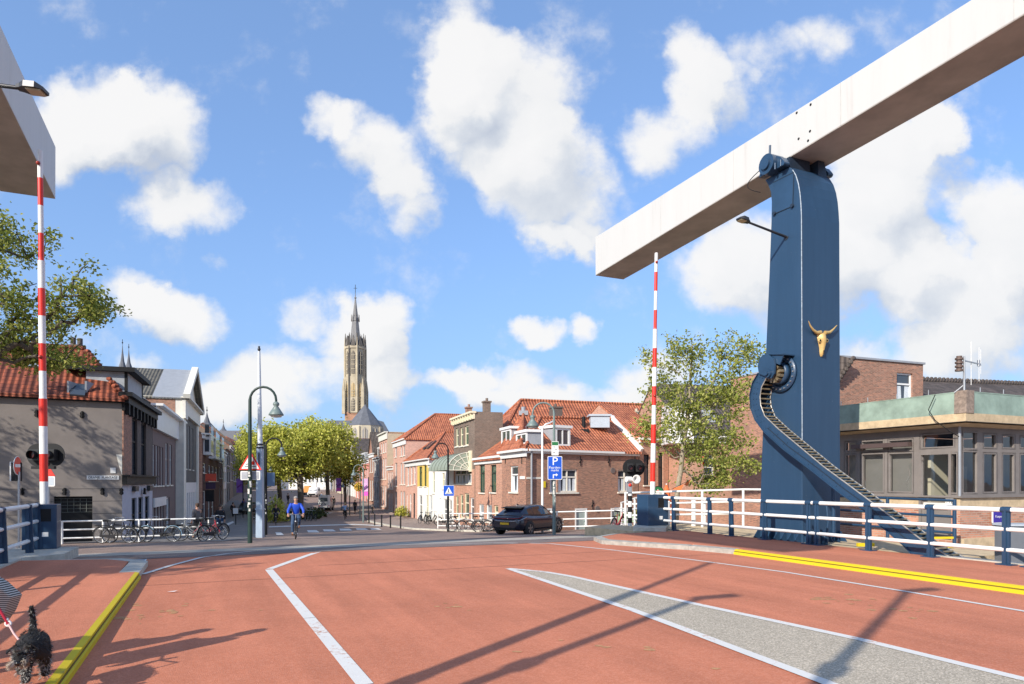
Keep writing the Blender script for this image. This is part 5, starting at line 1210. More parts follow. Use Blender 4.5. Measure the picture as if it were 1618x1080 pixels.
# ---------------------------------------------------------------- bridge keeper's house
def keeper():
    K0 = W(1517, 760, 18.4); th = thing('keeper_house', 'low bridge keeper house with green copper roof and grey window frames', 'building', (K0.x, K0.y, 0))
    A = Pl(K0.xy, (U.x, U.y), 1); B = Pl(K0.xy, (V.x, V.y), 1)
    if A.n.dot(Vector((-V.x, -V.y))) < 0: A.n = -A.n
    if B.n.dot(Vector((-U.x, -U.y))) < 0: B.n = -B.n
    FR = mat('weathered_frame', (.205, .18, .165), .7, var=.10, scale=3); BR = BR_ORG; TAN = SAND
    zs = 1.15; zt = 3.02; L1 = 4.6; L2 = 7.0
    # low walls
    def low(pl, L, gaps):
        m = MB(); wallmesh(m, pl, 0, L, -3.2, .82, gaps); m.build('brick_base', BR, th)
        m = MB(); wallmesh(m, pl, 0, L, .82, zs, [(g[0], g[1], .82, zs+1) for g in gaps], .05); m.build('sand_band', TAN, th)
    dA = (A.t(1503), A.t(1452))
    low(A, L1, [(min(dA), max(dA), -.05, .82)]); low(B, L2, [])
    m = MB(); pbox(m, B, -.02, L2, -.75, .0, .0, .12); m.build('plinth', TAN, th)
    # window bands: members
    def band(pl, L, xs, rows, trans, nm, zlo=zs):
        fr = MB(); W_ = .075
        for (x0, x1, y0, y1) in rows:
            a, b = sorted((pl.t(x0), pl.t(x1))); c = pl.z((x0+x1)/2, y1); d = pl.z((x0+x1)/2, y0)
            f = MB(); w = .06
            pbox(f, pl, a-w, a, c-w, d+w, -.12, .0); pbox(f, pl, b, b+w, c-w, d+w, -.12, .0); pbox(f, pl, a, b, c-w, c, -.12, .0); pbox(f, pl, a, b, d, d+w, -.12, .0)
            fo = f.build('window', FR, th)
            g = MB(); g.face([pl.pt(a, c, -.06), pl.pt(b, c, -.06), pl.pt(b, d, -.06), pl.pt(a, d, -.06)]); g.build('pane', SEE, fo, normals=False)
    WA = [(1336, 1352, 699, 711), (1336, 1352, 719, 770), (1362, 1395, 697, 711), (1362, 1395, 717.5, 776), (1405, 1441, 695.5, 711), (1405, 1441, 716.5, 776), (1456, 1506, 686, 705.5), (1503, 1511, 717, 778)]
    WBx = [(1522.5, 1544, 683, 707.5), (1522.5, 1544, 714, 777.5), (1555, 1574, 687, 706), (1555, 1574, 717.5, 776.5), (1585, 1602.5, 689, 706.5), (1585, 1602.5, 718, 776), (1613, 1628, 691, 706.5), (1613, 1628, 718.5, 776), (1640, 1655, 693, 707), (1640, 1655, 719, 776)]
    band(A, L1, None, WA, None, 'a'); band(B, L2, None, WBx, None, 'b')
    for pl, L, ws in ((A, L1, WA), (B, L2, WBx)):
        m = MB(); hs = []
        for (x0, x1, y0, y1) in ws:
            a, b = sorted((pl.t(x0), pl.t(x1))); hs.append((a-.03, b+.03, pl.z((x0+x1)/2, y1)-.03, pl.z((x0+x1)/2, y0)+.03))
        if pl is A: hs.append((min(dA)+.02, max(dA)-.02, zs-.001, pl.z(1477, 714)))
        wallmesh(m, pl.off(-.10) if False else pl, 0, L, zs, zt+.35, hs, .10); m.build('window_wall', FR, th)
    # corner post
    m = MB(); m.cyl(A.pt(0, zs, .02), A.pt(0, zt+.3, .02), .035, 8); m.build('conduit', ZINC, th)
    # sill
    m = MB(); pbox(m, A, -.05, L1, zs-.05, zs, -.05, .07); pbox(m, B, -.05, L2, zs-.05, zs, -.05, .07); m.build('window_sill', FR, th)
    # door
    a, b = sorted(dA); m = MB(); z0 = -.03; z1 = A.z(1477, 714)
    pbox(m, A, a, a+.07, z0, z1, -.12, .02); pbox(m, A, b-.07, b, z0, z1, -.12, .02); pbox(m, A, a+.07, b-.07, z1-.07, z1, -.12, .02); pbox(m, A, a+.07, b-.07, 1.0, 1.12, -.12, -.02)
    pbox(m, A, a+.07, b-.07, z0, .98, -.10, -.04)
    do = m.build('door', FR, th)
    m = MB(); m.face([A.pt(a+.07, 1.12, -.07), A.pt(b-.07, 1.12, -.07), A.pt(b-.07, z1-.07, -.07), A.pt(a+.07, z1-.07, -.07)]); m.build('pane', SEE, do, normals=False)
    m = MB(); m.bar(A.pt(b-.12, 1.05, .03), A.pt(b-.30, 1.07, .03), .02, .02); m.build('handle', STEEL, do)
    m = MB(); pbox(m, A, a+.12, b-.12, .76, .95, -.038, -.02); m.build('notice', IVORY, do)
    # awning box
    m = MB(); x0, x1 = sorted((A.t(1442), A.t(1352))); pbox(m, A, x0, x1, 2.55, 2.68, .02, .22); m.build('sun_blind', mat('brown_blind', (.09, .06, .055), .5), th)
    # roof: soffit, tan fascia, copper band
    ov = .42
    def ring(mb, z0, z1, o0, o1):
        a0 = A.pt(-o0, z0) ; 
        c = lambda o, z: Vector((K0.x, K0.y, z))-V*o-U*o
        e1 = lambda o, z: Vector((K0.x, K0.y, z))-V*o+U*L1
        e2 = lambda o, z: Vector((K0.x, K0.y, z))-U*o+V*L2
        mb.face([c(o0, z0), e1(o0, z0), e1(o1, z1), c(o1, z1)]); mb.face([c(o0, z0), e2(o0, z0), e2(o1, z1), c(o1, z1)])
        return c, e1, e2
    m = MB(); ring(m, zt, zt+.06, .02, ov); ring(m, 3.13, 3.34, ov, ov+.01); m.build('fascia', SAND, th)
    m = MB(); c = Vector((K0.x, K0.y, zt+.10)); m.prism([c-V*ov-U*ov, c-V*ov+U*L1, c+V*L2+U*L1, c+V*L2-U*ov], (0, 0, .03)); m.build('soffit', mat('soffit', (.22, .19, .16), .8), th)
    m = MB(); ring(m, 3.34, 3.92, ov-.01, ov-.09); 
    c = Vector((K0.x, K0.y, 3.9)); m.prism([c-V*.34-U*.34, c-V*.34+U*L1, c+V*L2+U*L1, c+V*L2-U*.34], (0, 0, .03))
    cop = mat('green_copper', (.25, .33, .27), .7, var=.22, scale=2.5, bump=.2, bscale=8); m.build('copper_band', cop, th)
    m = MB()
    for k in range(1, 5): p = Vector((K0.x, K0.y, 3.93))-V*.34+U*(k*.95-.3); m.cyl(p, p+Vector((0, 0, .14)), .012, 6)
    for k in range(0, 6): p = Vector((K0.x, K0.y, 3.93))-U*.34+V*(k*1.0+.3); m.cyl(p, p+Vector((0, 0, .12)), .012, 6)
    m.build('safety_pin', STEEL, th)
    m = MB(); p = Vector((K0.x, K0.y, 3.34))-V*.43-U*.43; m.hexa([p-V*.02+U*.3, p-V*.02-U*.02, p+V*.3-U*.02, p+V*.3+U*.3], [q+Vector((.04, .05, .6)) for q in (p-V*.02+U*.3, p-V*.02-U*.02, p+V*.3-U*.02, p+V*.3+U*.3)]); m.build('corner_stone', mat('stained_corner', (.26, .20, .16), .9, var=.35, scale=10), th)
    m = MB(); pp = [Vector((K0.x, K0.y, 3.9))-V*.5+U*.35, Vector((K0.x, K0.y, 3.5))-V*.56+U*.5, Vector((K0.x, K0.y, 3.2))-V*.5+U*.35, Vector((K0.x, K0.y, 2.9))-V*.3+U*.1, Vector((K0.x, K0.y, 2.75))-V*.05]; m.tube(pp, .012, 5); m.build('cable', BLACK, th)
    # inside: floor, back walls, ceiling, desk
    m = MB(); c = Vector((K0.x, K0.y, 0)); 
    m.face([c+Vector((0, 0, .02)), c+U*L1+Vector((0, 0, .02)), c+U*L1+V*L2+Vector((0, 0, .02)), c+V*L2+Vector((0, 0, .02))]); m.build('floor', mat('lino', (.16, .15, .14), .6), th)
    m = MB(); wl = lambda p, q, z0, z1: m.face([p+Vector((0, 0, z0)), q+Vector((0, 0, z0)), q+Vector((0, 0, z1)), p+Vector((0, 0, z1))])
    wl(c+U*L1, c+U*L1+V*.8, 0, 3.1); wl(c+U*L1+V*1.6, c+U*L1+V*4.6, 0, 3.1); wl(c+U*L1+V*5.2, c+U*L1+V*L2, 0, 3.1); wl(c+U*L1, c+U*L1+V*L2, 0, 1.25); wl(c+V*L2, c+V*L2+U*L1, 0, 3.1); m.build('inner_wall', mat('inner_wall', (.52, .49, .42), .8), th)
    m = MB(); 
    for (u, l, w, d, h) in ((2.6, 2.0, .9, 1.8, .95), (1.0, 3.4, 1.6, .7, 1.0), (3.4, 4.2, .6, .6, 1.9)): 
        p = c+U*u+V*l; q = [p, p+V*w, p+V*w+U*d, p+U*d]; m.hexa(q, [x+Vector((0, 0, h)) for x in q])
    m.build('desk', mat('desk_grey', (.40, .40, .38), .5), th)
    for (x0, x1, y0, y1) in WA[:6]:
        a_, b_ = sorted((A.t(x0), A.t(x1))); m = MB(); m.face([A.pt(a_-.05, A.z((x0+x1)/2, y1)-.05, -.22), A.pt(b_+.05, A.z((x0+x1)/2, y1)-.05, -.22), A.pt(b_+.05, A.z((x0+x1)/2, y0)+.05, -.22), A.pt(a_-.05, A.z((x0+x1)/2, y0)+.05, -.22)]); m.build('roller_blind', mat('roller_blind', (.24, .235, .225), .8, var=.06), th, normals=False)
    for (u, l0_, l1_, h_) in ((1.5, 1.0, 1.9, 2.4), (1.9, 2.7, 3.3, 2.0), (1.2, 4.2, 4.9, 2.2)):
        m = MB(); q = [c+U*u+V*l0_, c+U*u+V*l1_, c+U*(u+.3)+V*l1_, c+U*(u+.3)+V*l0_]; m.hexa(q, [x+Vector((0, 0, h_)) for x in q]); m.build('cream_panel', mat('cream_panel', (.70, .66, .52), .7, var=.04), th)
    # wall signs
    m = MB(); a_, b_ = sorted((A.t(1495), A.t(1507.5))); pbox(m, A, a_, b_, A.z(1501, 797.5), A.z(1501, 787.5), .01, .03); m.build('number_plate', WHITE, th)
    return th, A, B, K0
kh, KA, KB, K0 = keeper()
# ---------------------------------------------------------------- left row
CL = Vector(((193-CX)/F*33.0, 33.0))
PLs = Pl(CL, (-.343, .939), 1)
if PLs.n.x < 0: PLs.n = -PLs.n
PLe = Pl(CL, (-.883, -.469), 1)
if PLe.n.y > 0: PLe.n = -PLe.n
def left_corner():
    th = thing('corner_house', 'grey rendered corner house with old red tiles and a street name plate', 'house', (CL.x, CL.y, -1))
    zt = 5.42; zb = -3; tS = PLs.t(241); tE = 13.0
    a, b = sorted((PLe.t(85), PLe.t(146))); c, d = PLe.z(115, 862), PLe.z(115, 784)
    m = MB(); wallmesh(m, PLe, 0, tE, zb, zt, [(a, b, c, d)], .3)
    m.build('end_wall', GREYW, th)
    g = MB()
    for y in (772, 792, 812, 832):
        z = PLe.z(100, y); pbox(g, PLe, .0, a-.02 if y > 782 else tE, z-.015, z+.012, -.001, .004)
        if y > 782: pbox(g, PLe, b+.02, tE, z-.015, z+.012, -.001, .004)
    g.build('joint_groove', mat('groove', (.10, .09, .085), .9), th)
    g = MB(); pbox(g, PLe, a, b, c, d, -.32, -.30); go = g.build('garage_opening', BLACK, th)
    g = MB()
    for k in range(7): x = a+(b-a)*k/6; g.bar(PLe.pt(x, d-.75, -.28), PLe.pt(x, d-.1, -.28), .02, .02)
    for k in range(5): z = d-.75+.65*k/4; g.bar(PLe.pt(a, z, -.28), PLe.pt(b, z, -.28), .02, .02)
    g.build('lattice', mat('lattice', (.10, .11, .10), .5), go)
    # street face
    hs = []
    for (x0, x1, y0, y1) in ((209, 217, 657, 752), (223, 231, 660, 753)):
        p, q = sorted((PLs.t(x0), PLs.t(x1))); hs.append((p, q, PLs.z(215, 752), PLs.z(215, 662), 'b'))
    for (x0, x1) in ((208, 216), (218.5, 226), (229, 236)):
        p, q = sorted((PLs.t(x0), PLs.t(x1))); hs.append((p, q, -1.6, PLs.z(215, 786), 'b'))
    zl = PLs.z(193, 766)
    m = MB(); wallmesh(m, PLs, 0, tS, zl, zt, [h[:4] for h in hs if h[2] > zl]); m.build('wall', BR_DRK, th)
    m = MB(); pbox(m, PLs, .0, PLs.t(206), zl, zt-.4, .0, .06); m.build('brick_pier', BR_RED, th)
    m = MB(); wallmesh(m, PLs, 0, tS, zb, zl, [(h[0], h[1], h[2], min(h[3], zl)) for h in hs if h[2] < zl]); m.build('lower_wall', mat('lilac_white', (.50, .50, .56), .7, var=.06), th)
    m = MB(); pbox(m, PLs, -.05, tS, zl+.02, zl+.42, .0, .22); pbox(m, PLs, -.1, tS+.05, zl+.42, zl+.5, .0, .35)
    pbox(m, PLs, -.05, tS, zt-.45, zt-.1, .0, .12); pbox(m, PLs, -.35, tS+.2, zt+.22, zt+.42, -.1, .5); pbox(m, PLs, -.1, tS, zt-.1, zt+.22, -.02, .3)
    for k in range(9): t = .3+(tS-.6)*k/8; pbox(m, PLs, t-.12, t+.12, zt-.62, zt-.05, .1, .28)
    m.build('black_cornice', BLACK, th)
    m = MB(); pbox(m, PLe, .02, tE, zt-.1, zt+.1, .0, .16); m.build('gutter', BLACK, th)
    for h in hs: window(th, PLs, *h[:5], sill=False)
    for (x, y) in ((211, 772), (234, 771)):
        m = MB(); p = PLs.t(x); pbox(m, PLs, p-.5, p+.5, PLs.z(x, y+4), PLs.z(x, y-4), .05, .18); m.build('sign_board', mat('dark_sign', (.05, .05, .05), .5), th)
    m = MB()
    p = PLs.t(224); m.prism([PLs.pt(p-.35, PLs.z(224, 780), .1), PLs.pt(p+.3, PLs.z(224, 781), .1), PLs.pt(p+.1, PLs.z(224, 776), .1), PLs.pt(p+.3, PLs.z(224, 773), .1), PLs.pt(p-.1, PLs.z(224, 770.5), .1), PLs.pt(p-.15, PLs.z(224, 775), .1)], Vector((PLs.n.x, PLs.n.y, 0))*.1); m.build('emblem', BLACK, th)
    m = MB(); m.prism([PLe.pt(.0, PLe.z(193, 718)-1.0, .02), PLe.pt(.0, PLe.z(193, 718), .02), PLe.pt(.25, PLe.z(193, 718), .02), PLe.pt(.12, PLe.z(193, 718)-.6, .02)], Vector((PLe.n.x, PLe.n.y, 0))*.01); m.build('paint_patch', IVORY, th)
    # roof
    dep = tS; i = dep/2*1.0; rz = 8.35; e = .25
    c0 = Vector((CL.x, CL.y, zt+.1)); n1 = Vector((PLe.n.x, PLe.n.y, 0)); n2 = Vector((PLs.n.x, PLs.n.y, 0)); dE = Vector((PLe.d.x, PLe.d.y, 0)); dS = Vector((PLs.d.x, PLs.d.y, 0))
    R1 = W(134, 552, 35.3); R2 = R1+dE*12
    A = c0+n1*e+n2*.1; B = c0+dE*14+n1*e; C = c0+dS*dep+n2*.1; Dd = c0+dS*dep+dE*14
    m = MB(); 
    for pts in ([B, A, R1, R2], [A, C, R1], [C, Dd, R2, R1]): m.prism(pts, (0, 0, -.15))
    k = 14
    for j in range(k): m.ball(A.lerp(R1, j/k)+Vector((0, 0, .06)), .19, 8, 5, (1, 1, .7))
    m.tube([R1+Vector((0, 0, .05)), R2+Vector((0, 0, .05))], .13, 6)
    ro = m.build('roof', T_OLD, th)
    def onroof(x, y):       # point on the front slope seen at a pixel
        nn = (A-B).cross(R1-B).normalized(); o = Vector((0, 0, EYE)); r = Vector(((x-CX)/F, 1, (HY-y)/F)); s = (A-o).dot(nn)/r.dot(nn); return o+r*s, nn
    for (q, nm, mt) in (([(38, 580), (83, 582), (88, 566), (46, 564)], 'skylight', GLASSL), ([(110, 625), (134, 627), (138, 610), (114, 607)], 'roof_window', GLASS)):
        pts = [onroof(x, y)[0] for x, y in q]; nn = onroof(60, 570)[1]; nn = nn if nn.z > 0 else -nn
        m = MB(); m.hexa([p+nn*.02 for p in pts], [p+nn*.10 for p in pts]); m.build(nm, mt, ro)
    for x in (109, 137):
        p, nn = onroof(x, 620); m = MB(); m.prism([p, p+Vector((.0, .0, .55)), p+dE*.05+Vector((.1, .5, .5))], dE*.08); m.build('flashing', ZINC, ro)
    m = MB(); p = W(121, 545, 36); m.box(p.x-.35, p.x+.35, p.y-.25, p.y+.25, p.z-.9, p.z); m.cyl(p+Vector((-.18, 0, 0)), p+Vector((-.18, 0, .4)), .13, 8); m.cyl(p+Vector((.18, 0, 0)), p+Vector((.18, 0, .35)), .13, 8); m.build('chimney', BR_DRK, ro)
    # flat roofed dormer on the street side
    m = MB(); z0 = zt+.35; z1 = 6.95; pbox(m, PLs, .9, 5.6, z0, z1, -1.7, .05); do = m.build('dormer', mat('dormer_grey', (.34, .36, .38), .6, var=.15), ro)
    m = MB(); pbox(m, PLs, .6, 5.9, z1, z1+.22, -2.6, .45); m.build('dormer_roof', BLACK, do)
    m = MB(); pbox(m, PLs, .88, 1.05, z0, z1, -.05, .08); pbox(m, PLs, 5.4, 5.62, z0, z1, -.05, .08); m.build('frame', BLACK, do)
    for (x, y) in ((58, 653), (130, 655), (35, 776), (102, 776), (162, 776), (192, 776)):
        m = MB(); t = PLe.t(x); z = PLe.z(x, y); m.bar(PLe.pt(t, z-.17, .04), PLe.pt(t, z+.17, .04), .08, .05); m.torus(PLe.pt(t, z+.06, .05), PLe.n.to_3d(), .07, .025, 10, 4); m.torus(PLe.pt(t, z-.08, .05), PLe.n.to_3d(), .07, .025, 10, 4); m.build('wall_anchor', BLACK, th)
    m = MB(); t = PLe.t(179); z = PLe.z(179, 743); pbox(m, PLe, t-.1, t+.12, z-.13, z+.13, .0, .03); m.build('small_plate', WHITE, th)
    return th
lc = left_corner()
def txt(body, size, M, mt, parent=None, name='lettering', ext=.003, ax='CENTER', sx=1.0):
    cu = bpy.data.curves.new('t', 'FONT'); cu.body = body; cu.size = size; cu.extrude = ext; cu.align_x = ax; cu.align_y = 'CENTER'; cu.resolution_u = 3
    o = bpy.data.objects.new('t', cu); COL.objects.link(o); bpy.context.view_layer.update()
    me = bpy.data.meshes.new_from_object(o.evaluated_get(bpy.context.evaluated_depsgraph_get())); bpy.data.objects.remove(o)
    me.transform(M @ Matrix.Scale(sx, 4, (1, 0, 0))); me.name = name; me.materials.clear(); me.materials.append(mt)
    q = bpy.data.objects.new(name, me); COL.objects.link(q)
    if parent is not None:
        q.parent = parent
        if parent.type == 'EMPTY': q.matrix_parent_inverse = parent.matrix_basis.inverted()
    return q
def frameM(p, right, up):
    right = Vector(right).normalized(); up = Vector(up).normalized(); n = right.cross(up)
    return Matrix(((right.x, up.x, n.x, p.x), (right.y, up.y, n.y, p.y), (right.z, up.z, n.z, p.z), (0, 0, 0, 1)))
# street name plate
a, b = sorted((PLe.t(137), PLe.t(188))); z0, z1 = PLe.z(162, 757.3), PLe.z(162, 751)
m = MB(); pbox(m, PLe, a, b, z0, z1, .0, .03); o = m.build('street_name_plate', WHITE, lc)
txt('ORANJE  PLANTAGE', .165, frameM(PLe.pt((a+b)/2, (z0+z1)/2, .034), -PLe.d.to_3d(), (0, 0, 1)), BLACK, o, ext=.002, sx=.80)

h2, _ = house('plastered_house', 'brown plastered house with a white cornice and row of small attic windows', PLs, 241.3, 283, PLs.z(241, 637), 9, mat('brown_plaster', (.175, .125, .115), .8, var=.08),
      [(703, 767, 246, [(236.5-0+5, 245.3), (246.6, 250), (251, 253.6), (255, 257.8)], 'w'), (700, 766, 264, [(261.5, 265.3), (268, 271.8)], 'w'), (653, 661, 250, [(243.5, 246.5), (250, 252.6), (256, 258.5), (262, 264.4)], 's', 0),
       (800, 850, 248, [(242, 245.2), (246.4, 250), (251.4, 254.6), (256, 258.8)], 'w', 0), (786, 850, 265, [(262, 268)], 'l', 0)],
      'par', 2.9, T_GRY, cor=(1.55, WHITE), lower=None, cpro=.6, chim=[(240, 1.0, 592, 627, .8, BR_DRK)])
a, b = sorted((PLs.t(250), PLs.t(270))); 
dormer(h2, PLs, a-.5, b-1, PLs.z(255, 653), PLs.z(255, 632), -1.2, 3, cheek=mat('dormer_blue', (.45, .52, .62), .6))
m = MB(); a, b = sorted((PLs.t(241.5), PLs.t(260))); pbox(m, PLs, a, b, PLs.z(248, 800), PLs.z(248, 786), .01, .12); m.build('white_surround', WHITE, h2)
def offpl(o):
    q = Pl(PLs.P+PLs.n*o, PLs.d, 1); q.n = PLs.n; return q
def off_for(t, px):          # how far a corner at t stands forward to be seen at column px
    a = (px-CX)/F; p = PLs.P+PLs.d*t; return (a*p.y-p.x)/(PLs.n.x-a*PLs.n.y)
T3 = PLs.t(277.5); O3 = off_for(T3, 288); PL3 = offpl(O3); t0 = T3; t1 = PL3.t(312.3)
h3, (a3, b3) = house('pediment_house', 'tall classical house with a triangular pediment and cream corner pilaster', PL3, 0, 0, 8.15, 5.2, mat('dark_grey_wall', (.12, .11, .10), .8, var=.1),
      [(672, 741, 298, [(291.5, 294.2), (297.8, 300), (303.4, 305.4)], 'w'), (778, 850, 298, [(292, 293.8), (295.4, 297), (298.4, 300), (301.5, 303), (304.4, 306), (307.4, 308.8), (310.2, 311.6)], 'n', 0)],
      'perp', 3.1, T_GRY, tt=(t0, t1), split=(2.1, ZINC), cor=(1.3, IVORY), lower=((295, 762), WHITE), side=IVORY, cpro=.6, ov=.5)
m = MB(); tm = (a3+b3)/2
for (p, q) in (((a3-.3, 8.2), (tm, 11.4)), ((b3+.3, 8.2), (tm, 11.4))): m.bar(PL3.pt(p[0], p[1], .35), PL3.pt(q[0], q[1], .35), .5, .35)
m.build('pediment_moulding', IVORY, h3)
m = MB(); pbox(m, PL3, a3-.02, a3+1.6, -3, 6.5, .0, .12); pbox(m, PL3, a3-.1, a3+1.75, 6.5, 6.85, .0, .25); m.build('pilaster', IVORY, h3); m = MB(); pbox(m, PL3, b3-1.5, b3+.02, -3, 6.8, .0, .12); m.build('pilaster', IVORY, h3)
m = MB(); m.face([PL3.pt(a3-.012, -3, -O3-.02), PL3.pt(a3-.012, -3, -5.2), PL3.pt(a3-.012, 8.0, -5.2), PL3.pt(a3-.012, 8.0, -O3-.02)]); m.build('brick_flank', BR_RED, h3)
PL4 = offpl(off_for(t1+.05, 319.5))
def lrow(px0, px1, y, label, wm, rows, **k): return house(k.pop('name', 'row_house'), label, PL4, px0, px1, PL4.z(px0, y), k.pop('dep', 11), wm, rows, **k)
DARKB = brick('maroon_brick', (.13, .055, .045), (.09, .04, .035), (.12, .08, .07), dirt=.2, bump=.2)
h4, (a4, b4) = lrow(319.6, 345, 684, 'maroon brick house with white bay windows and a red shop sign', DARKB,
     [(735, 760, 333, [(329.5, 333), (334.5, 338.5)], 'w'), (738, 760, 342, [(340.2, 344)], 'w'), (731, 747, 322, [(320.5, 325.5)], 'w'), (790, 830, 332, [(329, 332), (334, 338)], 'w', 0), (775, 835, 323, [(320.5, 325)], 'w', 0)], roof='par', rh=3.5, rmat=T_GRY, cor=(.5, WHITE), side=BR_ORG, cpro=.7)
for (x0, x1, y0, y1, o) in ((321, 326, 687, 718, .7), (330, 337, 693, 724, .7), (341, 345, 703, 727, .7)):
    m = MB(); p, q = sorted((PL4.t(x0), PL4.t(x1))); pbox(m, PL4, p, q, PL4.z(x0, y1), PL4.z(x0, y0), .0, o); bo = m.build('bay_window', WHITE, h4)
    m = MB()
    for k in (0, 1):
        za = PL4.z(x0, y1)+.3+k*1.5; 
        for j in range(5): xa = p+.25+(q-p-.5)*j/5; xb = xa+(q-p-.5)/5-.35; m.face([PL4.pt(xa, za, o+.01), PL4.pt(xb, za, o+.01), PL4.pt(xb, za+1.2, o+.01), PL4.pt(xa, za+1.2, o+.01)])
        m.face([PL4.pt(p-.01, za, .15), PL4.pt(p-.01, za, o-.15), PL4.pt(p-.01, za+1.2, o-.15), PL4.pt(p-.01, za+1.2, .15)])
    m.build('pane', GLASS, bo, normals=False)
def hang_sign(pl, x, y0, y1, w, mt, label, o=.2, cat='shop sign'):
    t = pl.t(x); z0, z1 = pl.z(x, y1), pl.z(x, y0); th = thing('shop_sign', label, cat, tuple(pl.pt(t, z0, o)))
    m = MB(); pbox(m, pl, t-.06, t+.06, z0, z1, o, o+w); m.build('board', mt, th); m = MB(); m.bar(pl.pt(t, z1-.05, .0), pl.pt(t, z1-.05, o+w), .04, .04); m.build('bracket', BLACK, th)
hang_sign(PL4, 321, 748, 760, 1.0, mat('red_sign', (.62, .07, .03), .5), 'red shop sign hanging on the left side street')
hang_sign(PL4, 321.5, 762, 772, .9, mat('purple_sign', (.05, .02, .06), .5), 'dark purple shop sign under the red one')
hang_sign(PL4, 321, 774, 792, .8, BLACK, 'black hanging banner sign low on the left street')
lrow(345.3, 352, 706, 'dark narrow house with white trimmed dormer', DARKB, [(y0, y1, 348, [(346.2, 348), (349.4, 351)], 'n') for y0, y1 in ((715, 730), (738, 755), (768, 800))], roof='par', rh=3.5, rmat=T_RED, cor=(.5, WHITE))
lrow(352.3, 357.5, 712, 'white topped narrow house in the left street', PLASTER, [(y0, y1, 354, [(353, 354.4), (355.4, 356.8)], 'n') for y0, y1 in ((720, 735), (745, 760), (772, 800))], roof='par', rh=3, rmat=T_DRK, cor=(.5, WHITE))
lrow(357.8, 363, 709, 'very dark house front in the left street', mat('black_front', (.05, .045, .045), .7, var=.3), [(y0, y1, 360, [(358.6, 360), (361, 362.4)], 'n') for y0, y1 in ((720, 735), (745, 762), (772, 795))], roof='par', rh=3, rmat=T_RED, cor=(.5, BLACK))
lrow(363.3, 368, 704, 'brown house with an orange roof in the left street', BR_BRN, [(y0, y1, 365, [(364, 365.4), (366.2, 367.4)], 'n') for y0, y1 in ((716, 730), (740, 758))], roof='par', rh=4, rmat=T_RED, cor=(.5, WHITE))
lrow(368.3, 375, 700, 'far brown house where the left street narrows', BR_DRK, [(y0, y1, 371, [(369.3, 370.5), (372, 373.4)], 'n') for y0, y1 in ((714, 730), (742, 760))], roof='par', rh=4, rmat=T_OLD)
lrow(375.3, 384, 706, 'farthest dark house of the left street', BR_BRN, [(y0, y1, 379, [(376.3, 378), (380, 382)], 'n') for y0, y1 in ((718, 732), (745, 760))], roof='par', rh=5, rmat=T_GRY)
# ---------------------------------------------------------------- far churches and halls
def spire(x, ytop, ybase, D, w, label, tower=None, cat='church spire'):
    th = thing('church_spire', label, cat, tuple(W(x, 760, D))); p = W(x, ybase, D); q = W(x, ytop, D)
    m = MB(); m.lathe([(w, 0), (w*1.05, .2), (w*.42, (q.z-p.z)*.35), (w*.16, (q.z-p.z)*.7), (.05, q.z-p.z)], p, (0, 0, 1), 8, False); m.build('spire', SLATE, th)
    m = MB(); m.cyl(q-Vector((0, 0, .2)), q+Vector((0, 0, 2.2)), .12, 6); m.ball(q+Vector((0, 0, .6)), .35, 8, 6); m.build('finial', BLACK, th)
    m = MB(); m.box(p.x-w*.9, p.x+w*.9, p.y-w*.9, p.y+w*.9, -2, p.z); m.build('tower', STONED, th)
spire(193.5, 543, 585, 330, 2.0, 'left one of two thin grey spires above the grey corner house')
spire(203.5, 550, 585, 340, 2.0, 'right one of two thin grey spires above the grey corner house')
spire(327, 650, 676, 300, 3.4, 'dark pointed turret rising over the maroon brick house')
spire(353, 668, 682, 420, 2.6, 'small distant spire above the long grey roof')
def gable_hall(label, x0, x1, yr, ye, D, dep, mt, wm, zb=-2):
    th = thing('hall', label, 'building', tuple(W((x0+x1)/2, 760, D))); a = W(x0, ye, D); b = W(x1, ye, D); r0 = W(x0+1, yr, D+dep/2); r1 = W(x1-4, yr, D+dep/2)
    k = Vector((0, dep, 0)); m = MB(); m.prism([a, b, r1, r0], (0, 0, -.3)); m.prism([a+k, b+k, r1, r0], (0, 0, -.3)); m.prism([b, b+k, r1], (0, 0, -.3)); m.build('roof', mt, th)
    m = MB(); m.box(a.x+.2, b.x-.2, a.y+.2, a.y+dep-.2, zb, a.z-.1); m.build('wall', wm, th)
gable_hall('long grey roofed hall beyond the left street', 337, 389, 680, 697, 230, 20, mat('grey_roof', (.16, .15, .15), .7, var=.1), BR_BRN)
gable_hall('orange roofed house below the long grey roof', 342, 362, 689, 699, 190, 10, T_RED, BR_BRN)
gable_hall('broad brown roofed hall left of the street trees', 346, 372, 697, 703, 180, 12, T_OLD, BR_BRN)
gable_hall('grey slate hall roof behind the street trees left of the church', 515, 560, 664, 692, 345, 20, SLATE, STONED)
gable_hall('distant tiled roof right of the big orange roofs', 905, 985, 655, 700, 130, 14, T_OLD, BR_BRN)
def octa(mb, c, r, z0, z1, r1=None, seg=8, ph=pi/8):
    r1 = r if r1 is None else r1; a = [Vector((c[0]+r*cos(ph+2*pi*k/seg), c[1]+r*sin(ph+2*pi*k/seg), z0)) for k in range(seg)]; b = [Vector((c[0]+r1*cos(ph+2*pi*k/seg), c[1]+r1*sin(ph+2*pi*k/seg), z1)) for k in range(seg)]
    mb.raw(a+b, [(k, (k+1) % seg, (k+1) % seg+seg, k+seg) for k in range(seg)]+[tuple(range(seg-1, -1, -1)), tuple(range(seg, 2*seg))], False)
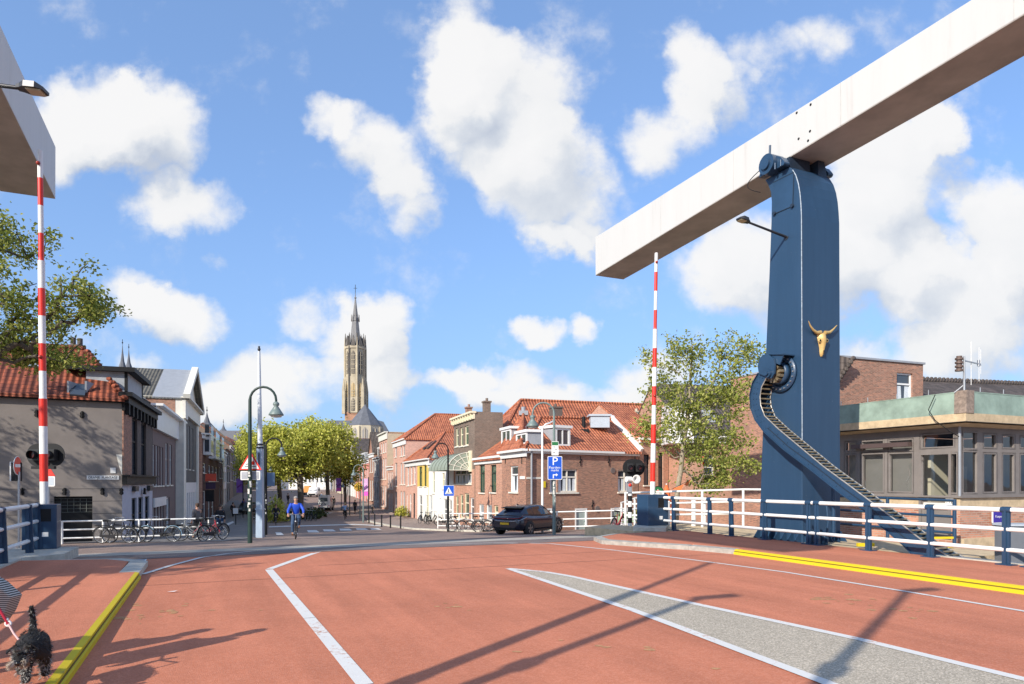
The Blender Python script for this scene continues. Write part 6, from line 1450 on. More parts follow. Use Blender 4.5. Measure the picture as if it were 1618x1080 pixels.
def church():
    D = 388.; s = D/F; X = (561.5-CX)*s; th = thing('church_tower', 'tall pale stone gothic church tower with dark spire', 'church tower', (X, D, -2))
    Z = lambda y: EYE-(y-HY)*s
    LIME = mat('tower_limestone', (.44, .375, .265), .85, var=.22, scale=.22, bump=.0)
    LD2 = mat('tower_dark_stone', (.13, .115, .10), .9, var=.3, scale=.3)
    BRt = mat('tower_brick', (.40, .22, .14), .9, var=.2, scale=.3)
    r0 = 14.5*s; ph = pi/8
    m = MB(); octa(m, (X, D), 19*s, Z(770), Z(655), ph=pi/4, seg=4); octa(m, (X, D), 20*s, Z(655), Z(652), ph=pi/4, seg=4); m.build('base', BRt, th)
    m = MB(); octa(m, (X, D), 16.6*s, Z(653), Z(600)); octa(m, (X, D), 16.6*s, Z(600), Z(596)); octa(m, (X, D), 15.6*s, Z(596), Z(552)); octa(m, (X, D), 17*s, Z(552), Z(548)); m.build('shaft', LIME, th)
    # corner buttresses and pinnacles
    for k in range(8):
        a = ph+pi/8*0+2*pi*k/8; 
        m = MB(); rr = 16.5*s; c = (X+rr*cos(a), D+rr*sin(a)); 
        octa(m, c, 1.7*s, Z(653), Z(552), 1.3*s, 4, a); octa(m, c, 1.3*s, Z(552), Z(535), .1, 4, a); m.build('buttress', LD2 if k % 2 else LIME, th)
    for k in range(4):
        a = pi/4+pi/2*k; m = MB(); rr = 21*s; c = (X+rr*cos(a), D+rr*sin(a)); octa(m, c, 3.4*s, Z(655), Z(618), 3.0*s, 4, pi/4); octa(m, c, 3.2*s, Z(618), Z(600), .2, 4, pi/4); m.build('pinnacle', LIME, th)
    # tall openings on every face
    for k in range(8):
        a = 2*pi*k/8; n = Vector((cos(a), sin(a), 0)); t = Vector((-sin(a), cos(a), 0))
        for (ya, yb, rr, w, st) in ((556, 592, 15.6, 2.9, 'open'), (606, 628, 16.6, 2.6, 'blind'), (630, 650, 16.6, 2.6, 'open')):
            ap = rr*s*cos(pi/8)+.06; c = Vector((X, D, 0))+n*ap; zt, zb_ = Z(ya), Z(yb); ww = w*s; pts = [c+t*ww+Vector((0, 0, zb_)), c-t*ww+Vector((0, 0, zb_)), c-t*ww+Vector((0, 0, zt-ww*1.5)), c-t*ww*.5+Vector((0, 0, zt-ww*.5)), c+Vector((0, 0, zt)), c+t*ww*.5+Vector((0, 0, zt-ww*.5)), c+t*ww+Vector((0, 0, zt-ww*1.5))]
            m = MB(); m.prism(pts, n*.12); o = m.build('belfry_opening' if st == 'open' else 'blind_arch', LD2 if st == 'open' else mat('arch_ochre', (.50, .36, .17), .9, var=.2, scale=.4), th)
            m = MB(); m.bar(c+n*.2+Vector((0, 0, zb_)), c+n*.2+Vector((0, 0, zt-.4)), .35, .3)
            for j in (range(1, 5) if st == 'open' else (1, 2)): z = zb_+(zt-zb_)*j/5; m.bar(c+n*.2-t*ww+Vector((0, 0, z)), c+n*.2+t*ww+Vector((0, 0, z)), .3, .3)
            m.build('mullion', LIME, o)
        ap = 15.6*s*cos(pi/8); c = Vector((X, D, Z(548)))+n*ap*1.0; m = MB(); m.prism([c+t*3.6*s, c-t*3.6*s, c+Vector((0, 0, 16*s))-n*1], n*.8); m.build('gable', LD2, th)
        aa = a+pi/8; m = MB(); octa(m, (X+15.5*s*cos(aa), D+15.5*s*sin(aa)), 1.2*s, Z(550), Z(540), 1.0*s, 4, aa); octa(m, (X+15.5*s*cos(aa), D+15.5*s*sin(aa)), 1.3*s, Z(540), Z(528), .15, 4, aa); m.build('pinnacle', LD2, th)
    m = MB(); c = Vector((X, D, 0))+Vector((0, -1, 0))*(16.6*s); 
    GR_ = mat('spire_lead', (.20, .195, .19), .7, var=.2, scale=.4)
    m = MB(); octa(m, (X, D), 9.5*s, Z(550), Z(545), 9*s); octa(m, (X, D), 8.8*s, Z(545), Z(507), 5.0*s); octa(m, (X, D), 5.8*s, Z(507), Z(503), 5.6*s); octa(m, (X, D), 5.4*s, Z(503), Z(499), 4*s); octa(m, (X, D), 4.2*s, Z(499), Z(471), .9*s); octa(m, (X, D), 1.8*s, Z(471), Z(469.5), 1.8*s); octa(m, (X, D), .7*s, Z(469.5), Z(462), .4*s); m.build('spire', GR_, th)
    for k in range(8):
        a = pi/8+2*pi*k/8; m = MB(); octa(m, (X+6.2*s*cos(a), D+6.2*s*sin(a)), .6*s, Z(508), Z(497), .1, 4, a); m.build('small_pinnacle', LD2, th)
        m = MB(); octa(m, (X+10*s*cos(a), D+10*s*sin(a)), .7*s, Z(546), Z(528), .1, 4, a); m.build('small_pinnacle', LD2, th)
    m = MB(); c = Vector((X, D, Z(455))); m.bar(c-Vector((0, 0, 4)), c+Vector((0, 0, 2)), .25, .25); m.bar(c-Vector((1, 0, 0)), c+Vector((1, 0, 0)), .2, .2); m.build('cross', BLACK, th)
    # choir (apse) in front
    D2 = 340.; s2 = D2/F; X2 = (577-CX)*s2; Z2 = lambda y: EYE-(y-HY)*s2; th2 = thing('church_choir', 'pale stone church choir with a steep dark slate cone roof', 'church', (X2, D2, -2))
    m = MB(); octa(m, (X2, D2), 27*s2, Z2(760), Z2(673), seg=10, ph=.2); m.build('wall', mat('choir_stone', (.50, .44, .33), .9, var=.15, scale=.3), th2)
    m = MB(); octa(m, (X2, D2), 27.6*s2, Z2(673), Z2(639), .3, seg=10, ph=.2); m.build('roof', SLATE, th2)
    for k in range(10):
        a = .2+2*pi*k/10+pi/10; n = Vector((cos(a), sin(a), 0)); t = Vector((-sin(a), cos(a), 0)); c = Vector((X2, D2, 0))+n*(27*s2*cos(pi/10)+.05); ww = 4*s2
        m = MB(); m.prism([c+t*ww+Vector((0, 0, Z2(700))), c-t*ww+Vector((0, 0, Z2(700))), c-t*ww+Vector((0, 0, Z2(681))), c+Vector((0, 0, Z2(676))), c+t*ww+Vector((0, 0, Z2(681)))], n*.1); o = m.build('window', mat('tracery', (.30, .28, .26), .8), th2)
        m = MB(); m.bar(c+n*.2+Vector((0, 0, Z2(700))), c+n*.2+Vector((0, 0, Z2(678))), .4, .3); m.build('mullion', LIME, o)
        a2 = a-pi/10; m = MB(); c = (X2+27.5*s2*cos(a2), D2+27.5*s2*sin(a2)); octa(m, c, 1.7*s2, Z2(760), Z2(675), 1.3*s2, 4, a2); m.build('buttress', LIME, th2)
    th3 = thing('church_nave', 'dark slate nave roof beside the church choir', 'church', (X2+14, D2+30, -2)); m = MB()
    a_ = W(600, 664, 360); 
    m.prism([W(575, 696, 352), W(625, 700, 352), W(606, 666, 372), W(585, 660, 372)], (0, 0, -1)); m.prism([W(625, 700, 352), W(622, 700, 392), W(606, 666, 372)], (0, 0, -1)); m.build('roof', SLATE, th3)
    m = MB(); p = W(580, 700, 355); q = W(623, 700, 355); m.box(p.x, q.x, 356, 388, -2, q.z-.5); m.build('wall', LIME, th3)
church()
# ================================================================ TREES AND PLANTS
from mathutils.kdtree import KDTree
def tree(name, label, base, trunk, crowns, nleaf, lsize, lm, bark=BARK, r0=.2, seed=1, group=None, droop=.0, cat='tree', spread=.35, twigs=.012, sub=9):
    rr = random.Random(seed); th = thing(name, label, cat, tuple(base), 0, group)
    nodes = [Vector(p) for p in trunk]; par = [-1]+list(range(len(nodes)-1))
    # refine trunk
    fine = []; 
    for a, b in zip(nodes, nodes[1:]):
        n = max(1, int((b-a).length/.5))
        for k in range(n): fine.append(a.lerp(b, k/n)+Vector((rr.uniform(-.03, .03), rr.uniform(-.03, .03), 0)))
    fine.append(nodes[-1]); nodes = fine; par = [-1]+list(range(len(nodes)-1)); ntr = len(nodes)
    pts = []
    for (c, rad, n) in crowns:
        c = Vector(c)
        for _ in range(n):
            while True:
                v = Vector((rr.uniform(-1, 1), rr.uniform(-1, 1), rr.uniform(-1, 1)))
                if v.length < 1: break
            v = v*(.55+.45*rr.random()) if v.length > .2 else v
            pts.append(c+Vector((v.x*rad[0], v.y*rad[1], v.z*rad[2])))
    mid = nodes[ntr//2]; pts.sort(key=lambda p: min((p-nodes[i]).length for i in range(ntr//3, ntr)))
    tips = []; minz = min(crowns, key=lambda c: c[0][2]-c[1][2]); zmin = base[2]+(trunk[-1][2]-base[2])*.28
    for p in pts:
        best = None; bd = 1e9
        for i in range(len(nodes)):
            q = nodes[i]
            if i < ntr and q.z < zmin: continue
            d = (p-q).length+max(0, q.z-p.z)*1.2
            if d < bd: bd = d; best = i
        q = nodes[best]; L = (p-q).length; n = max(1, int(L/.45)); last = best
        for k in range(1, n+1):
            f = k/n; w = q.lerp(p, f)+Vector((rr.uniform(-.05, .05), rr.uniform(-.05, .05), .10*L*sin(pi*f)*.6))
            nodes.append(w); par.append(last); last = len(nodes)-1
        tips.append(last)
    cnt = [0]*len(nodes)
    for t in tips:
        i = t
        while i >= 0: cnt[i] += 1; i = par[i]
    tot = max(cnt); m = MB(); 
    rad = [max(twigs, r0*(max(c, 1)/tot)**.5) for c in cnt]
    for i in range(ntr): rad[i] = max(rad[i], r0*(1-.75*i/ntr))
    for i in range(1, len(nodes)):
        a = nodes[par[i]]; b = nodes[i]
        ra = min(rad[par[i]], rad[i]*1.5) if i >= ntr else rad[par[i]]
        m.tube([a, b], [ra, rad[i]], 8 if rad[i] > .06 else (5 if rad[i] > .025 else 3), cap=False)
    m.tube([Vector(base)-Vector((0, 0, .3)), Vector(base)+Vector((0, 0, .25)), nodes[1]], [r0*1.45, r0*1.1, rad[1]], 9)
    m.build('trunk', bark, th, uv=False, normals=False)
    vs = []; fs = []; lower = list(range(ntr, len(nodes)))
    wts = [i for i in lower if cnt[i] <= 4] or lower
    for k in range(nleaf//sub):
        i = rr.choice(wts); c = nodes[i].lerp(nodes[par[i]], rr.random())
        cc = c+Vector((rr.gauss(0, spread*.6), rr.gauss(0, spread*.6), rr.gauss(-droop, spread*.45)))
        for j in range(sub):
            p = cc+Vector((rr.gauss(0, spread*.42), rr.gauss(0, spread*.42), rr.gauss(0, spread*.34)))
            s = lsize*rr.uniform(.6, 1.25); n = Vector((rr.gauss(0, .7), rr.gauss(0, .7), rr.gauss(.5, .6))).normalized()
            t = n.cross(Vector((rr.gauss(0, 1), rr.gauss(0, 1), rr.gauss(0, 1)))).normalized(); b = n.cross(t)
            kx = len(vs); f_ = n*s*.18
            vs += [p-t*s*.5, p+b*s*.34+f_, p+t*s*.55, p-b*s*.34+f_]; fs += [(kx, kx+1, kx+2), (kx, kx+2, kx+3)]
    me = bpy.data.meshes.new('crown'); me.from_pydata([tuple(v) for v in vs], [], fs); me.materials.append(lm); me.update()
    o = bpy.data.objects.new('crown', me); COL.objects.link(o); o.parent = th; o.matrix_parent_inverse = th.matrix_basis.inverted()
    return th
LF_Y = leafmat('leaves_yellow_green', (.30, .33, .045), (.50, .50, .08), (.66, .62, .15), .35)
LF_G = leafmat('leaves_olive', (.16, .21, .04), (.34, .38, .075), (.56, .54, .16), .4)
LF_D = leafmat('leaves_green', (.13, .18, .03), (.28, .32, .06), (.48, .46, .12), .4)
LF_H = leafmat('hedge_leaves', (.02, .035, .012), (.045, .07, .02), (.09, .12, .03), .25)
def ctr(x, y, D): return W(x, y, D)
# street trees
def street_tree(x, D, top, rx, rz, cy, label, n, seed, r0=.28, ry=None):
    b = PD(x, D); c = ctr(x+R.uniform(-4, 4), cy, D); tz = c.z+rz*.3
    tree('street_tree', label, b, [b, b+Vector((.1, 0, 2.2)), Vector((b.x-.1, b.y, c.z-rz*.5)), Vector((b.x+.2, b.y, tz))],
         [((c.x, c.y, c.z), (rx, ry or rx, rz), 130), ((c.x-rx*.4, c.y, c.z+rz*.35), (rx*.5, rx*.5, rz*.65), 30), ((c.x+rx*.45, c.y, c.z+rz*.3), (rx*.45, rx*.5, rz*.6), 30), ((c.x, c.y, c.z-rz*.45), (rx*1.0, rx, rz*.4), 30)], int(n*1.4), .36, LF_Y, BARK, r0, seed, 'yellow green trees in the middle of the street', spread=.85, twigs=.02, sub=7)
street_tree(474, 80, 660, 5.8, 3.8, 712, 'large yellow green street tree right behind the cyclist in blue', 9000, 3, .36)
street_tree(441, 90, 668, 6.0, 4.2, 716, 'yellow green street tree left of the one behind the blue cyclist', 7500, 4)
street_tree(408, 104, 690, 4.2, 4.2, 728, 'yellow green street tree behind the light blue mast', 6000, 5)
street_tree(517, 96, 665, 4.6, 4.8, 704, 'tall yellow green street tree in front of the church choir', 7000, 6)
street_tree(545, 100, 700, 2.6, 2.8, 737, 'small yellow green street tree at the right end of the group', 3000, 7, .2)
# slender tree on the right
b = W(1067, 842, 26.0); b.z = zg(b.x, b.y)
tr = [b, W(1069, 790, 26), W(1079, 720, 26), W(1085, 670, 26), W(1090, 610, 26), W(1094, 545, 26)]
s = 26/F
tree('young_tree', 'slender young tree with sparse olive leaves between barrier and pylon', b, tr,
     [(W(1100, 690, 26), (100*s, 1.8, 60*s), 120), (W(1135, 740, 26), (75*s, 1.6, 48*s), 90), (W(1085, 630, 26), (80*s, 1.6, 50*s), 70), (W(1150, 620, 25.8), (62*s, 1.2, 60*s), 70), (W(1168, 562, 25.8), (48*s, .8, 50*s), 46), (W(1085, 560, 26), (60*s, .9, 40*s), 34), (W(1035, 590, 26), (25*s, .8, 45*s), 14), (W(1030, 680, 26), (30*s, .8, 50*s), 20)],
     11500, .125, LF_G, BARKL, .10, 11, spread=.27, twigs=.007, sub=5)
# big tree on the left quay, mostly outside the frame
s = 24/F; b = Vector((-26.5, 21.5, -.4))
tree('plane_tree', 'large tree reaching in from the left with loose green branches', b, [b, b+Vector((.2, .2, 3.2)), Vector((-25.6, 22.2, 5.2)), Vector((-23.8, 23, 7.6)), Vector((-22.0, 23.6, 9.0))],
     [(W(-150, 430, 24), (8.0, 5.0, 3.4), 110), (W(20, 500, 24), (110*s, 3.0, 70*s), 60), (W(130, 480, 24), (70*s, 1.6, 55*s), 36), (W(10, 370, 24), (40*s, 2, 50*s), 14), (W(60, 560, 24.5), (90*s, 2, 34*s), 55), (W(-40, 350, 24), (60*s, 2, 50*s), 20), ((-28.5, 20.5, 7.6), (5.0, 5.0, 3.2), 90)],
     26000, .14, LF_D, BARK, .34, 12, spread=.34, twigs=.012, sub=7)
b = UL(21.5, -15, -.35); tree('quay_tree', 'quay tree just outside the left edge that shades the road', b, [b, b+Vector((0, 0, 3)), b+Vector((.4, .2, 7.5))], [(b+Vector((0, 0, 8.2)), (4.6, 4.6, 3.3), 60)], 7000, .22, LF_D, BARK, .3, 13, spread=.4, twigs=.02)
b = UL(9, -16, -.5); tree('quay_tree', 'second quay tree outside the frame further from the houses', b, [b, b+Vector((0, 0, 3)), b+Vector((.4, .2, 8))], [(b+Vector((0, 0, 9)), (4.2, 4.2, 3.6), 60)], 6000, .22, LF_D, BARK, .3, 14, spread=.4, twigs=.02)
def bush(name, label, c, rad, n, ls, lm, seed=1, cat='shrub', group=None):
    rr = random.Random(seed); vs = []; fs = []; c = Vector(c)
    th = thing(name, label, cat, tuple(c), 0, group); m = MB()
    for k in range(6):
        a = rr.uniform(0, 2*pi); m.tube([c, c+Vector((cos(a)*rad[0]*.4, sin(a)*rad[1]*.4, rad[2]*.9))], [.03, .012], 4)
    m.build('stem', BARK, th, uv=False)
    for _ in range(n):
        v = Vector((rr.gauss(0, .5), rr.gauss(0, .5), rr.gauss(0, .5))); v = v.normalized()*min(1, v.length)*rr.uniform(.75, 1.1)
        p = c+Vector((v.x*rad[0], v.y*rad[1], abs(v.z)*rad[2]*1.0+rad[2]*.15*rr.random())); s_ = ls*rr.uniform(.6, 1.3)
        q = Vector((rr.gauss(0, 1), rr.gauss(0, 1), rr.gauss(0, 1))).normalized(); t = q.orthogonal().normalized(); b_ = q.cross(t); k = len(vs)
        vs += [p-t*s_*.5, p+b_*s_*.35, p+t*s_*.5, p-b_*s_*.35]; fs += [(k, k+1, k+2, k+3)]
    me = bpy.data.meshes.new('foliage'); me.from_pydata([tuple(v) for v in vs], [], fs); me.materials.append(lm)
    o = bpy.data.objects.new('foliage', me); COL.objects.link(o); o.parent = th; o.matrix_parent_inverse = th.matrix_basis.inverted(); return th
bush('shrub', 'yellow green shrub on the pavement below the pink white house', GR(635, 817, 22)+Vector((0, 0, .1)), (.85, .7, 1.1), 700, .2, LF_Y, 2)
bush('shrub', 'ball shaped yellow green shrub beside the black cyclist', PD(437, 66), (1.1, 1.0, 2.4), 900, .25, LF_Y, 3)
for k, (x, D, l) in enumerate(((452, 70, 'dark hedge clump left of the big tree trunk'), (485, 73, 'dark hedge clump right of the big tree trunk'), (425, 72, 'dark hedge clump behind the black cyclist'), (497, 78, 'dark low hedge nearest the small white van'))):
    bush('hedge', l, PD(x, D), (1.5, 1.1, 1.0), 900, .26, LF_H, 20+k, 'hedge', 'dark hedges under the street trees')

# ================================================================ LAMPS, MASTS, SIGNS
def arch_lamp(x, D, ytop, rad, side, label, mt=LGREEN, pr=.055, ybase=None, shade=.22):
    b = PD(x, D); top = EYE-(ytop-HY)/F*D; th = thing('street_lamp', label, 'street lamp', tuple(b)); H = top-rad
    path = [Vector((b.x, b.y, b.z-.2)), Vector((b.x, b.y, b.z+1.2)), Vector((b.x, b.y, H))]
    for k in range(1, 11): a = pi*k/10; path.append(Vector((b.x+side*(rad-rad*cos(a)), b.y, H+rad*sin(a))))
    path.append(Vector((b.x+side*2*rad, b.y, H-.12)))
    m = MB(); m.tube(path, [pr*1.5, pr*1.4, pr]+[pr*.75]*11, 10); m.build('pole', mt, th)
    c = Vector((b.x+side*2*rad, b.y, H-.12)); m = MB()
    m.lathe([(.05, .06), (.10, .02), (.11, -.05), (.07, -.10), (shade*.8, -.26), (shade*1.15, -.38), (shade*1.15, -.42), (shade*1.0, -.42)], c, (0, 0, 1), 18); m.build('lamp_shade', LGREEN, th)
    m = MB(); m.lathe([(shade*.95, -.40), (shade*.8, -.48), (.02, -.5)], c, (0, 0, 1), 14); m.build('lens', mat('lamp_bowl', (.55, .55, .50), .3), th)
    return th, b
def stickers(th, b, z0, z1, r, seed, n=10):
    rr = random.Random(seed)
    for k in range(n):
        m = MB(); z = z0+(z1-z0)*(k+rr.uniform(.1, .6))/n; a0 = -pi/2+rr.uniform(-.8, .4); w = rr.uniform(.5, 1.0); h = rr.uniform(.05, .12)
        pts = [Vector((b.x+r*cos(a0+w*j/3), b.y+r*sin(a0+w*j/3), 0)) for j in range(4)]
        for p, q in zip(pts, pts[1:]): m.face([p+Vector((0, 0, z)), q+Vector((0, 0, z)), q+Vector((0, 0, z+h)), p+Vector((0, 0, z+h))])
        m.build('sticker', mat('sticker_paper', (.62, .60, .55), .6, var=.5, scale=14), th, normals=False)
tA, bA = arch_lamp(395, 24.0, 611, .46, 1, 'tall arched street lamp carrying the triangle sign, nearest on the left', GREENP, .055)
stickers(tA, bA, bA.z+1.1, bA.z+2.5, .088, 3, 12)
tB, bB = arch_lamp(420, 39.0, 692, .46, 1, 'black arched street lamp just right of the light blue mast', BLACK, .06)
stickers(tB, bB, bB.z+1.0, bB.z+2.4, .096, 4, 8)
arch_lamp(414, 78, 729, .5, 1, 'distant arched street lamp seen against the street trees', BLACK, .06)
tD, bD = arch_lamp(875.5, 28.0, 636, .44, -1, 'arched street lamp carrying the blue parking sign', LGREEN, .05)
stickers(tD, bD, bD.z+1.3, bD.z+2.4, .08, 5, 10)
arch_lamp(708, 43, 700, .40, -1, 'arched street lamp carrying the zebra crossing sign', BLACK, .055)
arch_lamp(574, 64, 734, .45, -1, 'arched street lamp beside the pink banner', LGREEN, .05)
arch_lamp(569, 74, 747, .45, -1, 'arched street lamp just behind the one beside the pink banner', LGREEN, .05)
arch_lamp(552.5, 83, 757, .4, -1, 'farthest arched street lamp on the right pavement', BLACK, .05)
# light blue mast
b = PD(411, 33); th = thing('signal_mast', 'tall light blue square mast with a white upper tube', 'mast', tuple(b)); m = MB(); w = .16
m.hexa([b+Vector((-w, -w, -.2)), b+Vector((w, -w, -.2)), b+Vector((w, w, -.2)), b+Vector((-w, w, -.2))], [b+Vector((-w*.8, -w*.8, 4.4)), b+Vector((w*.8, -w*.8, 4.4)), b+Vector((w*.8, w*.8, 4.4)), b+Vector((-w*.8, w*.8, 4.4))])
m.box(b.x-w*1.1, b.x+w*1.1, b.y-w*1.1, b.y+w*1.1, b.z+1.35, b.z+1.42); m.build('lower_shaft', mat('pale_blue_paint', (.34, .42, .52), .45, var=.06), th)
m = MB(); m.tube([b+Vector((0, 0, 4.4)), b+Vector((-.05, 0, 9.0))], [.12, .06], 12); m.build('upper_tube', mat('pale_grey_paint', (.62, .65, .68), .4, var=.05), th)
m = MB(); m.torus(b+Vector((0, 0, 4.5)), (0, 0, 1), .15, .04, 14, 5); m.torus(b+Vector((0, 0, 4.35)), (0, 0, 1), .16, .04, 14, 5); m.box(b.x-.025, b.x+.025, b.y-.2, b.y-.15, b.z+3.5, b.z+4.1); m.build('clamp', DSTEEL, th)
m = MB(); m.cyl(b+Vector((-.05, 0, 9.0)), b+Vector((-.05, 0, 9.25)), .05, 8); m.ball(b+Vector((-.05, 0, 9.1)), .08, 8, 6); m.build('finial', DSTEEL, th)
b = PD(417.5, 35); th = thing('thin_pole', 'thin dark pole directly right of the light blue mast', 'pole', tuple(b)); m = MB(); m.tube([b, b+Vector((0, 0, 4.75))], [.06, .04], 8); m.build('shaft', GREENP, th); m = MB(); m.ball(b+Vector((0, 0, 4.8)), .06, 8, 5); m.build('cap', BLACK, th)
# slim white lamp in front of the brick corner house
b = PD(857, 37.0); th = thing('street_lamp', 'slim white street lamp in front of the brick corner house', 'street lamp', tuple(b)); zt_ = EYE-(676-HY)/F*37
m = MB(); m.tube([b, Vector((b.x, b.y, zt_)), Vector((b.x+.18, b.y, zt_+.2)), Vector((b.x+.35, b.y, zt_+.27))], [.075, .055, .05, .045], 10); m.build('pole', WHITE, th); m = MB(); m.bar(Vector((b.x+.25, b.y, zt_+.22)), Vector((b.x+.62, b.y, zt_+.40)), .12, .07); m.build('lamp_head', LGREY, th)
BLUE = mat('sign_blue', (.008, .085, .52), .35, var=.03)
def sign_frame(c, right, up): return frameM(c, right, up)
def rr_poly(w, h, r, n=5):
    out = []
    for (cx, cy, a0) in ((w/2-r, h/2-r, 0), (-w/2+r, h/2-r, pi/2), (-w/2+r, -h/2+r, pi), (w/2-r, -h/2+r, 3*pi/2)):
        for k in range(n+1): a = a0+pi/2*k/n; out.append((cx+r*cos(a), cy+r*sin(a)))
    return out
def plate_obj(name, M, poly, z0, z1, mt, par):
    m = MB(); m.prism([M @ Vector((x, y, z0)) for x, y in poly], (M.to_3x3() @ Vector((0, 0, 1)))*(z1-z0)); return m.build(name, mt, par)
X_ = Vector((1, 0, 0)); Z_ = Vector((0, 0, 1))
# parking sign
c = W(876.8, 739, 27.85); s = 27.85/F; th = thing('parking_sign', 'blue parking sign with white P and right turn arrow on the lamp post', 'traffic sign', tuple(c)); M = sign_frame(c, X_, Z_); w, h = 23*s, 37*s
plate_obj('plate', M, rr_poly(w, h, .04), -.02, 0, WHITE, th); f = plate_obj('blue_face', M, rr_poly(w-.045, h-.045, .03), .0, .004, BLUE, th)
T = lambda dx, dy: M @ Matrix.Translation((dx, dy, .007))
txt('P', .46, T(-.0, h*.27), WHITE, th, sx=1.05, ext=.002); txt('Paarden-', .135, T(0, .015), WHITE, th, ext=.002); txt('markt', .135, T(0, -.095), WHITE, th, ext=.002)
plate_obj('arrow', M, [(-.085, -.42), (-.045, -.42), (-.045, -.27), (.05, -.27), (.05, -.215), (.13, -.29), (.05, -.365), (.05, -.31), (-.005, -.31)][:0] or [(-.085, -.42), (-.045, -.42), (-.045, -.30), (.045, -.30), (.045, -.345), (.125, -.28), (.045, -.215), (.045, -.26), (-.085, -.26)], .004, .008, WHITE, th)
m = MB(); m.M = None; c2 = W(877, 708, 27.9); th2 = thing('information_plate', 'small white and green information plate above the parking sign', 'traffic sign', tuple(c2)); M = sign_frame(c2, X_, Z_); plate_obj('plate', M, rr_poly(11*s, 22*s, .02), -.01, 0, WHITE, th2)
M2 = M @ Matrix.Translation((0, 7.5*s, 0)); plate_obj('green_field', M2, rr_poly(10*s, 5.5*s, .01), .0, .004, mat('sign_green', (.02, .16, .05), .4), th2)
for k, dy in enumerate((2.2, -2.2, -6.5)): plate_obj('text_line', M @ Matrix.Translation(((-1.5 if k != 1 else 1.5)*s, dy*s, 0)), rr_poly(3*s, 1.0*s, .01), .0, .004, BLACK, th2)
# zebra sign
c = W(709, 775, 42.8); s = 42.8/F; th = thing('crossing_sign', 'square blue zebra crossing sign with a white triangle', 'traffic sign', tuple(c)); M = sign_frame(c, X_, Z_); plate_obj('plate', M, rr_poly(17*s, 17*s, .04), -.02, 0, WHITE, th); plate_obj('blue_face', M, rr_poly(16.2*s, 16.2*s, .03), 0, .004, BLUE, th)
plate_obj('triangle', M, [(-6.2*s, -5.2*s), (6.2*s, -5.2*s), (0, 5.8*s)], .004, .007, WHITE, th)
m = MB()
for (x0, y0, x1, y1, w_) in ((0, 2.6, 0, 1.6, 1.4), (0, 1.4, -.4, -1.0, 1.2), (-.4, -1, -1.6, -3.2, .8), (-.3, -1, 1.0, -3.2, .8)): m.bar(M @ Vector((x0*s, y0*s, .009)), M @ Vector((x1*s, y1*s, .009)), w_*s, .004, up=(0, 1, 0))
for k in range(5): m.bar(M @ Vector(((-4.2+2.1*k)*s, -4.9*s, .009)), M @ Vector(((-3.9+2.1*k)*s, -3.7*s, .009)), .9*s, .004, up=(0, 1, 0))
m.build('pedestrian', BLACK, th)
# warning triangle + plate on lamp A
c = W(395.5, 731, 24.15); s = 24.15/F; th = thing('warning_sign', 'red bordered warning triangle behind the left lamp post', 'traffic sign', tuple(c)); M = sign_frame(c, X_, Z_)
tri = lambda r, dy=0: [(-r, -r*.62+dy), (r, -r*.62+dy), (0, r*1.05+dy)]
plate_obj('border', M, tri(18*s), -.02, 0, REDP, th); plate_obj('white_face', M, tri(14*s, -.6*s), 0, .004, WHITE, th)
plate_obj('symbol', M, [(-9*s, -6*s), (9*s, -6*s), (9*s, -5*s), (-9*s, -5*s)], .004, .008, BLACK, th); plate_obj('symbol', M, [(2*s, -3*s), (7*s, -3*s), (7*s, 1*s), (4.5*s, 4*s), (2*s, 1*s)], .004, .008, REDP, th); plate_obj('symbol', M, [(-7*s, -3*s), (-3*s, -2*s), (-3*s, -1*s), (-7*s, -2*s)], .004, .008, BLACK, th)
c = W(395.5, 751, 24.13); th = thing('supplementary_plate', 'grey rectangular plate with white rim below the warning triangle', 'traffic sign', tuple(c)); M = sign_frame(c, X_, Z_); plate_obj('rim', M, rr_poly(31*s, 14*s, .03), -.02, 0, WHITE, th); plate_obj('face', M, rr_poly(28*s, 11.5*s, .02), 0, .004, mat('worn_plate', (.36, .37, .40), .5, var=.2), th)
# zebra sign back etc. blue sign beside lamp B
c = W(427, 757, 39.2); th = thing('blue_sign', 'small blue sign seen from the side on the black lamp post', 'traffic sign', tuple(c)); M = sign_frame(c, (.8, .6, 0), Z_); plate_obj('plate', M, rr_poly(.5, .75, .03), -.02, 0, mat('sign_back', (.12, .20, .32), .4), th); plate_obj('rim', M, rr_poly(.54, .79, .03), -.03, -.02, STEEL, th)
b = PD(372.5, 60); th = thing('small_sign', 'small white sign on a low post in the left side street', 'sign', tuple(b)); m = MB(); m.cyl(b, b+Vector((0, 0, 1.4)), .04, 6); m.build('post', BLACK, th); m = MB(); m.box(b.x-.22, b.x+.22, b.y-.06, b.y-.03, b.z+1.0, b.z+1.5); m.build('plate', WHITE, th)
